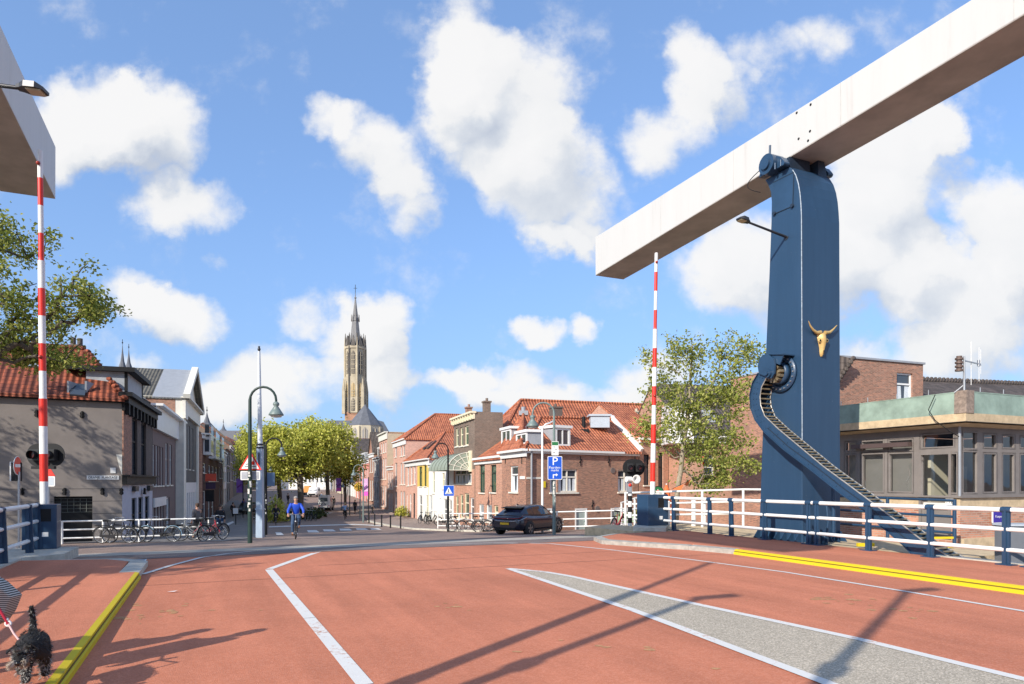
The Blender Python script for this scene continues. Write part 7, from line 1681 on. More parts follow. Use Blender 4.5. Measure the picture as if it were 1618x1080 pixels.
# no entry sign on the left
b = Vector(W(30, 790, 22.0)); b.z = zg(b.x, b.y); th = thing('no_entry_sign', 'red round no entry sign turned sideways at the left edge', 'traffic sign', tuple(b)); zt_ = EYE-(745-HY)/F*22
m = MB(); m.cyl(Vector((b.x, b.y, b.z)), Vector((b.x, b.y, zt_)), .035, 8); m.build('post', STEEL, th)
c = Vector((b.x, b.y-.05, EYE-(735.5-HY)/F*22)); M = sign_frame(c, (-.27, .96, 0), Z_); disc = [(.3*cos(2*pi*k/28), .3*sin(2*pi*k/28)) for k in range(28)]
plate_obj('disc', M, disc, -.02, 0, WHITE, th); plate_obj('red_face', M, [(x*.95, y*.95) for x, y in disc], 0, .004, REDP, th); plate_obj('white_bar', M, [(-.22, -.05), (.22, -.05), (.22, .05), (-.22, .05)], .004, .008, WHITE, th)
c = Vector((b.x-.16, b.y+.1, EYE-(745-HY)/F*22)); th = thing('signal_box', 'narrow dark signal box beside the no entry sign', 'signal', tuple(c)); m = MB(); m.box(c.x-.05, c.x+.12, c.y-.15, c.y+.1, c.z-.30, c.z+.30); m.build('housing', BLACK, th); m = MB(); m.box(c.x-.09, c.x-.052, c.y-.17, c.y+.1, c.z-.30, c.z+.32); m.build('back_plate', WHITE, th)
c = W(75, 760, 19.5); th = thing('warning_sign', 'small triangle sign above a white plate behind the left barrier pole', 'traffic sign', tuple(c)); M = sign_frame(c, X_, Z_); plate_obj('plate', M, rr_poly(.42, .30, .04), -.02, 0, WHITE, th); plate_obj('face', M, rr_poly(.36, .24, .03), 0, .004, LGREY, th); plate_obj('triangle', M @ Matrix.Translation((0, .22, 0)), [(-.22, -.08), (.22, -.08), (0, .28)], -.02, 0, REDP, th)
m = MB(); m.cyl(Vector((c.x, c.y+.05, zg(c.x, c.y))), Vector((c.x, c.y+.05, c.z+.3)), .035, 8); m.build('post', STEEL, th)
def signal_board(c, w, h, label, back=0):
    th = thing('bridge_signal', label, 'signal', tuple(c)); M = sign_frame(c, X_, Z_)
    plate_obj('board', M, rr_poly(w, h, h*.49, 10), -.02, .0, BLACK, th)
    for sx in (-1, 1):
        m = MB(); p = c+Vector((sx*w*.2, -.02, .0)); m.box(p.x-w*.14, p.x+w*.14, p.y-.16, p.y, p.z-h*.24, p.z+h*.24); o = m.build('lamp_housing', mat('signal_black', (.02, .02, .02), .35), th)
        m = MB(); m.tube([p+Vector((0, -.16, .0)), p+Vector((0, -.28, .0))], w*.11, 14, cap=False); m.build('visor', BLACK, o)
        m = MB(); m.cyl(p+Vector((0, -.17, 0)), p+Vector((0, -.165, 0)), w*.10, 14); m.build('lens', mat('dark_red_lens', (.06, .008, .008), .15), o)
    m = MB(); m.box(c.x-w*.3, c.x+w*.3, c.y-.12, c.y-.02, c.z-h*.62, c.z-h*.5); m.build('bracket', BLACK, th); return th
sb = signal_board(W(72, 718.5, 17.8), 60*17.8/F, 36*17.8/F, 'black oval bridge signal board behind the left barrier pole')
c = W(70, 740, 17.9); m = MB(); m.cyl(Vector((c.x, c.y+.05, 0)), Vector((c.x, c.y+.05, c.z)), .06, 10); m.build('post', BLACK, sb)
c = W(995.5, 760, 24.0)
b = Vector((c.x, c.y, zg(c.x, c.y))); th = thing('striped_post', 'black and white striped post under the right signal board', 'post', tuple(b)); zt_ = EYE-(757-HY)/F*24; n = 9; H = zt_-b.z
for k in range(n+1):
    m = MB(); m.cyl(b+Vector((0, 0, H*k/(n+1)-(.2 if k == 0 else 0))), b+Vector((0, 0, H*(k+1)/(n+1))), .075, 14); m.build('black_band' if k % 2 == 0 else 'white_band', BLACK if k % 2 == 0 else WHITE, th)
signal_board(W(1001.5, 738.5, 24.0), 35*24/F, 27*24/F, 'black oval bridge signal board on the striped post')
c = W(1001, 757, 23.85); th = thing('loudspeaker', 'white horn loudspeaker under the right signal board', 'loudspeaker', tuple(c)); m = MB(); m.lathe([(.03, .0), (.05, .08), (.10, .16), (.16, .20), (.15, .17), (.06, .07), (.001, .05)], c+Vector((.05, .12, 0)), (.25, -1, 0), 16); m.build('horn', WHITE, th); m = MB(); m.cyl(c+Vector((-.08, .02, 0)), c+Vector((-.26, -.06, 0)), .10, 12); m.build('driver', WHITE, th); m = MB(); m.box(c.x-.22, c.x-.06, c.y, c.y+.1, c.z-.45, c.z-.12); m.build('bracket', STEEL, th); m = MB(); m.ball(c+Vector((-.12, 0, -.2)), .06, 8, 6); m.build('red_lamp', REDP, th)
# round green beer sign, orange pennants
c = W(1039.5, 780, 24.6); th = thing('round_sign', 'round green sign with a red star beside the right barrier pole', 'sign', tuple(c)); M = sign_frame(c, X_, Z_); rS = 12.5*24.6/F; disc = [(rS*.85*cos(2*pi*k/28), rS*sin(2*pi*k/28)) for k in range(28)]
plate_obj('disc', M, disc, -.03, 0, BLACK, th); plate_obj('green_face', M, [(x*.9, y*.9) for x, y in disc], 0, .004, mat('beer_green', (.015, .13, .035), .4), th)
star = []
for k in range(10): a = pi/2+pi*k/5; r_ = .085 if k % 2 == 0 else .036; star.append((r_*cos(a), r_*sin(a)+.08))
plate_obj('star_rim', M, [(x*1.25, (y-.08)*1.25+.08) for x, y in star], .004, .006, WHITE, th); plate_obj('star', M, star, .006, .009, REDP, th); plate_obj('band', M, rr_poly(rS*1.3, .05, .01), .004, .007, WHITE, th)
m = MB(); m.cyl(Vector((c.x, c.y+.05, zg(c.x, c.y))), Vector((c.x, c.y+.05, c.z)), .03, 8); m.build('post', BLACK, th)
ORG = mat('orange_cloth', (.75, .16, .04), .7)
for k, (x, y, D, l) in enumerate(((1053, 783, 25.0, 'orange folded parasol beside the green round sign'), (1073, 770, 25.2, 'orange pennant by the slender tree trunk'), (1107, 724, 25.6, 'small red flower bunch hanging in the slender tree'))):
    c = W(x, y, D); th = thing(('parasol', 'pennant', 'flower_bunch')[k], l, ('parasol', 'pennant', 'flowers')[k], tuple(c)); m = MB()
    if k == 0: m.lathe([(.02, .42), (.10, .25), (.17, -.15), (.20, -.42), (.04, -.44)], c, (0, 0, 1), 9, False); m.build('cloth', ORG, th); m = MB(); m.cyl(Vector((c.x, c.y, zg(c.x, c.y))), c+Vector((0, 0, .45)), .025, 8); m.build('pole', WHITE, th)
    elif k == 1: m.raw([c+Vector((-.25, 0, -.05)), c+Vector((.18, .02, .12)), c+Vector((.05, -.03, -.12)), c+Vector((.45, .05, .3)), c+Vector((.3, 0, .05))], [(0, 1, 2), (1, 3, 4)]); m.build('cloth', ORG, th); m = MB(); m.bar(c+Vector((-.25, 0, -.05)), c+Vector((.45, .05, .3)), .015, .015); m.build('cord', BLACK, th)
    else:
        for j in range(14): m.ball(c+Vector((R.gauss(0, .07), R.gauss(0, .05), R.gauss(0, .08))), .045, 6, 5)
        m.build('petals', REDP, th)
for x, D, l in ((1055, 23.6, 'white bollard behind the railing right of the barrier cabinet'), (1096, 24.6, 'white bollard behind the railing below the slender tree'), (1112.5, 24.8, 'rightmost white bollard behind the railing')):
    b = PD(x, D); b.z = max(b.z, -.15); th = thing('bollard', l, 'bollard', tuple(b), 0, 'white bollards behind the right railing'); m = MB(); m.tube([b, b+Vector((0, 0, .95))], [.085, .08], 12); m.build('post', WHITE, th); m = MB(); m.lathe([(.08, 0), (.095, .02), (.08, .06), (.001, .09)], b+Vector((0, 0, .95)), (0, 0, 1), 12); m.build('cap', WHITE, th)
# planters at the quay rail
for k, (x, D, l) in enumerate(((984, 31.5, 'green planter hanging left of the striped post'), (1006, 29, 'green planter hanging right of the striped post'))):
    b = PD(x, D)+Vector((0, 0, .75)); th = thing('planter', l, 'planter', tuple(b), 0, 'planters on the quay railing'); m = MB(); m.hexa([b+Vector(p) for p in ((-.2, -.12, -.3), (.2, -.12, -.3), (.2, .12, -.3), (-.2, .12, -.3))], [b+Vector(p) for p in ((-.26, -.16, 0), (.26, -.16, 0), (.26, .16, 0), (-.26, .16, 0))]); m.build('pot', mat('pale_green_pot', (.35, .50, .30), .6), th)
    m = MB(); rr = random.Random(k)
    for _ in range(70): p = b+Vector((rr.gauss(0, .14), rr.gauss(0, .08), abs(rr.gauss(.05, .1)))); t = Vector((rr.gauss(0, 1), rr.gauss(0, 1), rr.gauss(0, 1))).normalized()*.05; u_ = t.orthogonal().normalized()*.035; m.face([p-t, p+u_, p+t, p-u_])
    m.build('foliage', LF_D, th, normals=False)
# banners
def banner(x, D, y0, y1, w, c1, c2, label):
    s = D/F; c = W(x, (y0+y1)/2, D); th = thing('street_banner', label, 'banner', (c.x, c.y, zg(c.x, c.y)), 0, 'pink and purple banners along the street'); h = (y1-y0)*s; ww = w*s; m = MB()
    for k in range(4):
        a = -h/2+h*k/4; b_ = -h/2+h*(k+1)/4; m.cur = 0 if k in (1, 2, 3) else 1
        if k in (0,): m.cur = 1
        m.face([c+Vector((-ww/2, 0, a)), c+Vector((ww/2, .1, a)), c+Vector((ww/2, .1+.05*sin(k+1), b_)), c+Vector((-ww/2, .05*sin(k+1), b_))])
    m.build('cloth', [c1, c2], th, normals=False); m = MB(); m.cyl(Vector((c.x+ww*.55, c.y, zg(c.x, c.y))), Vector((c.x+ww*.55, c.y, c.z+h*.6)), .05, 8); m.build('pole', BLACK, th)
    m = MB()
    m.raw([c+Vector((-ww*.35, -.03, -h*.2)), c+Vector((ww*.3, -.03, h*.05)), c+Vector((ww*.3, -.03, h*.15)), c+Vector((-ww*.35, -.03, -h*.08))], [(0, 1, 2, 3)]); m.build('swoosh', mat('dark_magenta', (.18, .03, .22), .6), th, normals=False)
PK = mat('pink_banner', (.72, .42, .66), .7, var=.1); MG = mat('magenta_banner', (.75, .10, .52), .7, var=.1); PU = mat('purple_banner', (.24, .10, .38), .7, var=.2)
banner(577, 66, 756, 783, 9.5, PK, MG, 'large pink and magenta street banner on the right pavement')
banner(535, 96, 755, 776, 8, PU, MG, 'purple street banner in the middle distance right of the van')
banner(378.5, 75, 756, 778, 10, PU, PU, 'purple street banner in the left side street')
# flower basket
c = W(566.5, 769, 66); th = thing('hanging_basket', 'yellow flower basket left of the large pink banner', 'flower basket', tuple(c)); m = MB(); m.ball(c, .33, 10, 7, (1, 1, .8)); m.build('basket', LF_H, th); m = MB(); rr = random.Random(5)
for _ in range(120): v = Vector((rr.gauss(0, 1), rr.gauss(0, 1), rr.gauss(0, 1))).normalized()*.4; p = c+v; t = Vector((rr.gauss(0, 1), rr.gauss(0, 1), rr.gauss(0, 1))).normalized()*.09; u_ = t.orthogonal().normalized()*.08; m.face([p-t, p+u_, p+t, p-u_])
m.build('flowers', mat('yellow_flowers', (.60, .38, .04), .7, var=.3, scale=9), th, normals=False)
# keeper house sign, name board, antenna
c = KB.pt(KB.t(1576.5), KB.z(1576, 813.5), .10); th = thing('bridge_name_sign', 'blue and white name sign on the keeper house wall', 'sign', tuple(c)); M = sign_frame(c, V, Z_); s = c.y/F
plate_obj('plate', M, rr_poly(44*s, 24*s, .03), -.03, 0, WHITE, th); plate_obj('blue_face', M @ Matrix.Translation((0, -2.6*s, 0)), rr_poly(41*s, 17*s, .01), 0, .004, mat('sign_violet_blue', (.045, .025, .32), .4), th)
txt('Koepoortbrug', .098, M @ Matrix.Translation((0, -1.8*s, .008)), WHITE, th, ext=.001, sx=1.0)
c = KA.pt((KA.t(1495)+KA.t(1507.5))/2, KA.z(1501, 792.5), .035); txt('112', .13, frameM(c, -U, Z_), BLACK, kh, ext=.001)
p = Vector((K0.x, K0.y, 3.9))-V*.30-U*.30; th = thing('siren_mast', 'grey siren and antenna mast on the roof corner of the keeper house', 'antenna', tuple(p)); m = MB(); m.tube([p, p+Vector((0, 0, .95))], [.03, .022], 8); m.bar(p+Vector((-.2, .1, 0)), p+Vector((0, 0, .2)), .02, .02); m.build('mast', STEEL, th)
m = MB()
for k in range(4): m.cyl(p+Vector((-.13, 0, .55+k*.10)), p+Vector((-.13, 0, .60+k*.10)), .10, 12); m.cyl(p+Vector((-.13, 0, .60+k*.10)), p+Vector((-.13, 0, .65+k*.10)), .07, 10)
m.build('siren', mat('rusty_siren', (.12, .08, .065), .6, var=.4, scale=20), th)
m = MB(); m.bar(p+Vector((0, 0, .83)), p+Vector((.5, .1, .75)), .03, .03); m.cyl(p+Vector((.45, .1, .70)), p+Vector((.45, .1, .86)), .035, 8); m.build('arm', STEEL, th)
m = MB(); m.cyl(p+Vector((.25, .1, .2)), p+Vector((.25, .1, 1.35)), .008, 5); m.cyl(p+Vector((.46, .1, .3)), p+Vector((.46, .1, 1.2)), .007, 5); m.cyl(p+Vector((.52, .12, .5)), p+Vector((.52, .12, 1.15)), .006, 5); m.build('antenna_rod', WHITE, th)
# grey bin / cabinet behind railing at the right edge
c = UL(10.2, 14.6, 0); th = thing('grey_cabinet', 'grey metal cabinet behind the railing at the right edge', 'cabinet', tuple(W(1605, 850, 13.9))); p = W(1612, 850, 13.9); m = MB(); m.box(p.x-.24, p.x+.4, p.y, p.y+.4, EYE-(890-HY)/F*13.9, EYE-(831-HY)/F*13.9); m.build('housing', mat('cabinet_grey', (.16, .17, .19), .5), th)
m = MB(); m.box(p.x-.27, p.x+.43, p.y-.03, p.y+.43, EYE-(831-HY)/F*13.9, EYE-(828-HY)/F*13.9); m.build('lid', LGREY, th)
# yellow pipe piece under the rack
m = MB(); p = W(1480, 855, 16.3); th = thing('yellow_bracket', 'yellow steel bracket behind the rack below the keeper house door', 'bracket', tuple(p)); m.bar(p+Vector((-.3, 0, -.12)), p+Vector((.45, .1, -.12)), .07, .07); m.bar(p+Vector((-.3, 0, -.12)), p+Vector((-.3, 0, .08)), .07, .07); m.bar(p+Vector((-.3, 0, .08)), p+Vector((.45, .1, .08)), .05, .05); m.build('frame', YEL, th); m = MB(); m.bar(p+Vector((-1.9, 0, -.08)), p+Vector((-1.5, 0, -.08)), .08, .08); m.build('clamp', YEL, th)
# ================================================================ BICYCLES
TYRE = mat('tyre_black', (.025, .025, .027), .75, var=.1); RIMC = mat('rim_chrome', (.45, .46, .47), .3, .8, var=.1)
def bike_proto(name, label, fmat, seed=0, ladies=True, guard=None):
    th = thing(name, label, 'bicycle')
    for i, x in enumerate((-.56, .56)):
        c = Vector((x, 0, .345)); m = MB(); m.torus(c, (0, 1, 0), .325, .021, 30, 6); w = m.build('wheel', TYRE, th)
        m = MB(); m.torus(c, (0, 1, 0), .300, .011, 26, 4); m.build('rim', RIMC, w)
        m = MB()
        for k in range(14): a = 2*pi*k/14; m.tube([c+Vector((0, .02*(1 if k % 2 else -1), 0)), c+Vector((.3*cos(a), 0, .3*sin(a)))], .0035, 3)
        m.cyl(c-Vector((0, .045, 0)), c+Vector((0, .045, 0)), .025, 8); m.build('spokes', RIMC, w)
        m = MB(); pts = [c+Vector((.365*cos(a), 0, .365*sin(a))) for a in [radians(d) for d in (range(20, 190, 14) if x < 0 else range(-5, 150, 14))]]; m.tube(pts, .016, 5); m.build('mudguard', guard or BLACK, th)
    m = MB(); bb = Vector((-.08, 0, .29)); hd = Vector((.36, 0, .80)); hb = Vector((.40, 0, .66)); st = Vector((-.24, 0, .74)); ra = Vector((-.56, 0, .345)); fa = Vector((.56, 0, .345))
    r = .017
    if ladies: m.tube([hd.lerp(hb, .3), Vector((.12, 0, .50)), bb+Vector((.0, 0, .05))], r, 6); m.tube([hb, Vector((.15, 0, .40)), bb], r, 6)
    else: m.tube([hd, st+Vector((0, 0, -.02))], r, 6); m.tube([hb, bb], r, 6)
    m.tube([bb, st+Vector((-.03, 0, .1))], r, 6); m.tube([hb, hd+Vector((-.02, 0, .10))], .02, 6)
    for s in (-1, 1): m.tube([bb+Vector((0, .03*s, 0)), ra+Vector((0, .055*s, 0))], .011, 5); m.tube([st+Vector((0, .02*s, -.06)), ra+Vector((0, .055*s, 0))], .010, 5); m.tube([hb+Vector((0, .04*s, -.02)), Vector((.50, .05*s, .5)), fa+Vector((0, .05*s, 0))], .012, 5)
    m.build('frame', fmat, th)
    m = MB(); t = hd+Vector((-.02, 0, .10)); m.tube([t, t+Vector((-.01, 0, .14))], .013, 6)
    for s in (-1, 1): m.tube([t+Vector((-.01, 0, .14)), t+Vector((.02, .14*s, .17)), t+Vector((-.04, .25*s, .15)), t+Vector((-.17, .30*s, .13))], .012, 6); m.tube([t+Vector((-.07, .275*s, .145)), t+Vector((-.18, .305*s, .13))], .019, 6)
    m.build('handlebar', RIMC, th)
    m = MB(); sc = st+Vector((-.05, 0, .19)); m.tube([st+Vector((-.03, 0, .1)), sc], .013, 6); m.hexa([sc+Vector(p) for p in ((-.14, -.10, 0), (.15, -.02, .01), (.15, .02, .01), (-.14, .10, 0))], [sc+Vector(p) for p in ((-.15, -.10, .07), (.16, -.025, .05), (.16, .025, .05), (-.15, .10, .07))]); m.build('saddle', BLACK, th)
    m = MB(); m.torus(bb+Vector((0, -.04, 0)), (0, 1, 0), .09, .008, 16, 4); m.bar(bb+Vector((0, -.06, 0)), bb+Vector((.10, -.06, -.13)), .02, .02); m.bar(bb+Vector((0, .06, 0)), bb+Vector((-.10, .06, .13)), .02, .02); m.bar(bb+Vector((.10, -.13, -.13)), bb+Vector((.10, -.05, -.13)), .07, .02); m.bar(bb+Vector((-.10, .05, .13)), bb+Vector((-.10, .13, .13)), .07, .02)
    if ladies: m.hexa([Vector(p) for p in ((-.62, -.05, .28), (-.0, -.05, .22), (-.0, -.035, .22), (-.62, -.035, .28))], [Vector(p) for p in ((-.62, -.05, .38), (.02, -.05, .38), (.02, -.035, .38), (-.62, -.035, .38))])
    m.build('crankset', DSTEEL, th)
    m = MB(); z = .76
    for s in (-.05, .05): m.tube([Vector((-.30, s, z)), Vector((-.80, s, z))], .008, 4); m.tube([Vector((-.7, s, z)), ra+Vector((0, s, 0))], .006, 4)
    for k in range(4): m.tube([Vector((-.35-.13*k, -.06, z)), Vector((-.35-.13*k, .06, z))], .007, 4)
    m.build('carrier', BLACK, th)
    m = MB(); m.ball((.46, 0, .76), .045, 8, 6); m.build('head_lamp', RIMC, th)
    return th
BK = mat('bike_black', (.018, .018, .02), .4, var=.1); BB = mat('bike_pale_blue', (.22, .36, .48), .4, var=.1); BG = mat('bike_grey', (.26, .27, .27), .4, var=.1); BRd = mat('bike_red', (.45, .02, .04), .4, var=.1)
protos = {'k': bike_proto('bicycle', 'black city bicycle leaning on the white railing, leftmost of all', BK, 0), 'b': bike_proto('bicycle', 'city bicycle with a pale blue wheel rim and frame', BK, 1, guard=BB), 'g': bike_proto('bicycle', 'grey bicycle standing by the end of the left railing', BG, 2), 'm': bike_proto('bicycle', 'black gents bicycle with straight top bar', BK, 3, False), 'r': bike_proto('bicycle', 'red bicycle leaning beside the striped post', BRd, 5)}
used = set(); KIDS = {}
for x in COL.objects:
    if x.parent: KIDS.setdefault(x.parent.name, []).append(x)
def put_bike(kind, x, D, rz, label, group, lean=0.0, dz=0.0, pos=None):
    o = protos[kind]
    if kind in used: o = copy_tree(o, None, KIDS)
    used.add(kind); p = pos if pos is not None else PD(x, D)
    o.location = p+Vector((0, 0, dz)); o.rotation_euler = (radians(lean), 0, radians(rz)); o['label'] = label; o['group'] = group; return o
gl = 'bicycles along the left white railing'; gr = 'bicycles along the right white railing'; gt = 'bicycles parked under the street trees'
put_bike('k', 183, 28.6, 4, 'black bicycle leaning on the left railing, leftmost of the row', gl, 6)
put_bike('m', 196, 28.9, 186, 'black gents bicycle tucked behind the leftmost one', gl, -5)
put_bike('b', 253, 29.2, 183, 'bicycle with pale blue mudguards in the middle of the left railing', gl, -7)
put_bike('g', 307, 29.6, 187, 'grey bicycle near the right end of the left railing', gl, -6)
put_bike('k', 337, 29.3, 70, 'black bicycle seen end on beside the left side street', gl, 3)
put_bike('r', 327, 30.6, 12, 'bicycle with red frame behind the end of the left railing', gl, 5)
put_bike('m', 728, 42.8, 5, 'black bicycle beside the zebra sign post on the right railing', gr, 6)
put_bike('k', 744, 43.4, 184, 'black bicycle overlapping the one beside the zebra sign', gr, -6)
put_bike('m', 768, 42.0, 8, 'dark bicycle half hidden by the tail of the car', gr, 6)
put_bike('g', 785, 41.2, 6, 'grey bicycle mostly hidden behind the dark car', gr, 4)
put_bike('r', 974, 29.0, 62, 'red bicycle standing left of the striped post', 'bicycles near the striped post', 9)
for k, (x, D, rz, l) in enumerate(((668, 59, 70, 'black bicycle parked at the white house, left of three'), (675, 58, 80, 'black bicycle parked at the white house, middle of three'), (682, 57, 65, 'black bicycle parked at the white house, right of three'), (704, 53, 20, 'small dark bicycle at the foot of the white house'))):
    put_bike('k', x, D, rz, l, 'bicycles in front of the white house', 4, .08)
for k, x in enumerate((428, 446, 455, 462, 482, 489, 495)):
    put_bike('m' if k % 2 else 'k', x, 67+k*.4, 75+k*9, ('leftmost', 'second from the left', 'third from the left', 'fourth and middle', 'fifth from the left', 'sixth from the left', 'rightmost')[k]+' of the seven dark bicycles under the street trees', gt, 3)

# ================================================================ PEOPLE
def skin_mesh(name, pts, edges, radii, mt, par, sub=2, root=0):
    me = bpy.data.meshes.new(name); me.from_pydata([tuple(p) for p in pts], edges, []); me.materials.append(mt)
    o = bpy.data.objects.new(name, me); COL.objects.link(o)
    if par is not None: o.parent = par
    md = o.modifiers.new('skin', 'SKIN'); md.use_smooth_shade = True
    if not me.skin_vertices: me.attributes.new  # layer is made by the modifier
    for i, r in enumerate(radii):
        rr = r if hasattr(r, '__len__') else (r, r); me.skin_vertices[0].data[i].radius = rr
    me.skin_vertices[0].data[root].use_root = True
    s = o.modifiers.new('sub', 'SUBSURF'); s.levels = sub; s.render_levels = sub
    return o
SKINM = mat('skin', (.55, .30, .20), .55, var=.05)
def person(label, loc, rz, J, top, bottom, shoes, hair, skirt=False, name='person', shortsleeve=False, sub=2):
    """J: joints in local space, x forward, y left, z up"""
    th = thing(name, label, 'person', loc, rz); LOCAL.add(th.name); v = lambda k: Vector(J[k])
    pel, che, nek, hd = v('pel'), v('che'), v('nek'), v('head'); mid = pel.lerp(che, .5)
    P = [pel, mid, che, nek, hd-Vector((0, 0, .05)), hd+Vector((0, 0, .05))]; E = [(0, 1), (1, 2), (2, 3), (3, 4), (4, 5)]; Rr = [(.12, .14), (.11, .13), (.12, .15), .05, (.075, .07), (.08, .075)]
    for s, k in (('L', 'l'), ('R', 'r')):
        n = len(P); P += [v('sh'+k), v('el'+k), v('wr'+k)]; E += [(2, n), (n, n+1), (n+1, n+2)]; Rr += [.055, .04, .026]
        n = len(P); P += [v('hp'+k), v('kn'+k), v('an'+k), v('an'+k)+Vector(J.get('foot', (.14, 0, -.05)))]; E += [(0, n), (n, n+1), (n+1, n+2), (n+2, n+3)]; Rr += [.085, .055, .035, .03]
    b = skin_mesh('body', P, E, Rr, SKINM, th, sub)
    Q = [pel-Vector((0, 0, .03)), mid, che, nek-Vector((0, 0, .04))]; E = [(0, 1), (1, 2), (2, 3)]; Rr = [(.15, .17), (.14, .165), (.145, .18), .07]
    for k in 'lr': n = len(Q); Q += [v('sh'+k), v('el'+k), v('wr'+k).lerp(v('el'+k), .08)]; E += [(2, n), (n, n+1), (n+1, n+2)]; Rr += [.075, .06, .042]
    skin_mesh('jacket', Q, E, Rr, top, th, sub)
    Q = [pel]; E = []; Rr = [(.14, .16)]
    for k in 'lr': n = len(Q); Q += [v('hp'+k), v('kn'+k), v('an'+k)+Vector((0, 0, .03))]; E += [(0, n), (n, n+1), (n+1, n+2)]; Rr += [.105, .075, .055]
    skin_mesh('trousers', Q, E, Rr, bottom, th, sub)
    ft = Vector(J.get('foot', (.14, 0, -.05)))
    for k in 'lr':
        a = v('an'+k); m = MB(); m.tube([a+Vector((-.06, 0, -.045)), a+Vector((.0, 0, -.04)), a+ft*.7+Vector((0, 0, -.01)), a+ft*1.25], [.035, .048, .045, .025], 8); m.build('shoe', shoes, th)
        w = v('wr'+k); e = v('el'+k); d = (w-e).normalized(); m = MB(); s = 1 if k == 'l' else -1; side = Vector((0, 1, 0)); side = (side-d*side.dot(d)).normalized(); up = d.cross(side)
        m.hexa([w-side*.035-up*.012, w+side*.035-up*.012, w+side*.035+up*.012, w-side*.035+up*.012], [w+d*.09-side*.042-up*.01, w+d*.09+side*.042-up*.01, w+d*.09+side*.042+up*.01, w+d*.09-side*.042+up*.01])
        for j, L in enumerate((.068, .078, .074, .058)): p = w+d*.088+side*(-.033+.022*j); m.tube([p, p+d*L*.5, p+d*L*.75-up*.02*s, p+d*L*.8-up*.045*s], [.010, .009, .009, .006], 6)
        p = w+d*.03-side*.038*s; m.tube([p, p-side*.03*s+d*.03, p-side*.035*s+d*.06-up*.015], [.012, .010, .007], 6); m.build('hand', SKINM, b)
    m = MB(); m.ball(hd+Vector((-.03, 0, .065)), .096, 12, 8, (1, .92, .72)); m.ball(hd+Vector((-.05, 0, .01)), .088, 10, 7, (.72, .95, 1.0)); m.build('hair', hair, th)
    m = MB(); f = hd+Vector((.085, 0, .0)); m.tube([f+Vector((-.0, 0, .03)), f+Vector((.028, 0, -.015)), f+Vector((.0, 0, -.025))], [.010, .015, .010], 6)
    for s in (-1, 1): m.ball(hd+Vector((-.0, .082*s, -.0)), .022, 6, 5, (.7, .4, 1.3))
    m.build('nose_and_ears', SKINM, b)
    m = MB()
    for s in (-1, 1): m.ball(f+Vector((-.005, .032*s, .025)), .012, 6, 5)
    m.tube([f+Vector((-.008, -.028, -.052)), f+Vector((.0, 0, -.055)), f+Vector((-.008, .028, -.052))], .005, 5); m.build('eyes_and_mouth', mat('dark_feature', (.10, .03, .025), .5), b)
    return th
RIDE = dict(pel=(-.26, 0, .98), che=(-.08, 0, 1.38), nek=(-.02, 0, 1.53), head=(.03, 0, 1.67), shl=(-.08, .19, 1.43), shr=(-.08, -.19, 1.43), ell=(.08, .31, 1.20), elr=(.08, -.31, 1.20), wrl=(.17, .30, 1.06), wrr=(.17, -.30, 1.06),
            hpl=(-.22, .10, .93), hpr=(-.22, -.10, .93), knl=(.12, .13, .88), knr=(.06, -.13, .66), anl=(-.12, .13, .54), anr=(.0, -.13, .24))
STAND = dict(pel=(0, 0, .95), che=(0, 0, 1.32), nek=(.01, 0, 1.49), head=(.03, 0, 1.63), shl=(0, .19, 1.40), shr=(0, -.19, 1.40), ell=(-.03, .25, 1.12), elr=(.03, -.25, 1.12), wrl=(.06, .26, .88), wrr=(.12, -.26, .90),
             hpl=(0, .09, .90), hpr=(0, -.09, .90), knl=(.10, .10, .50), knr=(.0, -.10, .50), anl=(.18, .10, .09), anr=(-.18, -.10, .11))
JBLUE = mat('bright_blue_jacket', (.012, .07, .52), .6, var=.15, scale=6); JEANS = mat('jeans', (.035, .07, .14), .8, var=.2, scale=8); BRN = mat('brown_leather', (.22, .09, .03), .5); GRH = mat('grey_hair', (.30, .27, .25), .8, var=.2)
DKC = mat('dark_clothes', (.02, .02, .024), .8, var=.2); DEN = mat('light_denim', (.20, .30, .44), .8, var=.12); BLH = mat('fair_hair', (.42, .33, .20), .7); BRH = mat('brown_hair', (.07, .04, .025), .7)
def cyclist(x, D, heading, label, top, bottom, shoes, hair, bl, yoff=0):
    p = PD(x, D); bike = put_bike('m', x, D, degrees(heading), bl, 'bicycles being ridden', 0, 0, p); t = person(label, tuple(p), heading, RIDE, top, bottom, shoes, hair); return t
from math import degrees
pc = cyclist(467.5, 28.6, radians(-74), 'person in a bright blue jacket and jeans riding a bicycle towards the camera', JBLUE, JEANS, BRN, GRH, 'black bicycle ridden by the person in the bright blue jacket')
cyclist(436, 59.5, radians(-72), 'person in black clothes riding towards the camera behind the blue jacket', DKC, DKC, DKC, BRH, 'bicycle ridden by the person in black')
cyclist(545, 71, radians(103), 'person in a light denim jacket riding away down the street', DEN, DKC, DKC, BLH, 'bicycle ridden by the person in the denim jacket')
gp = mat('grey_coat', (.12, .11, .11), .8, var=.15)
person('person in a grey coat behind the left railing near the grey bicycle', tuple(PD(312, 33.5)), radians(150), STAND, gp, DKC, DKC, BRH)
person('person in dark clothes walking in the left side street', tuple(PD(348, 40)), radians(-80), STAND, DKC, JEANS, DKC, BRH)
person('distant person in dark clothes on the left pavement below the purple banner', tuple(PD(368, 78)), radians(90), STAND, DKC, DKC, DKC, BRH)
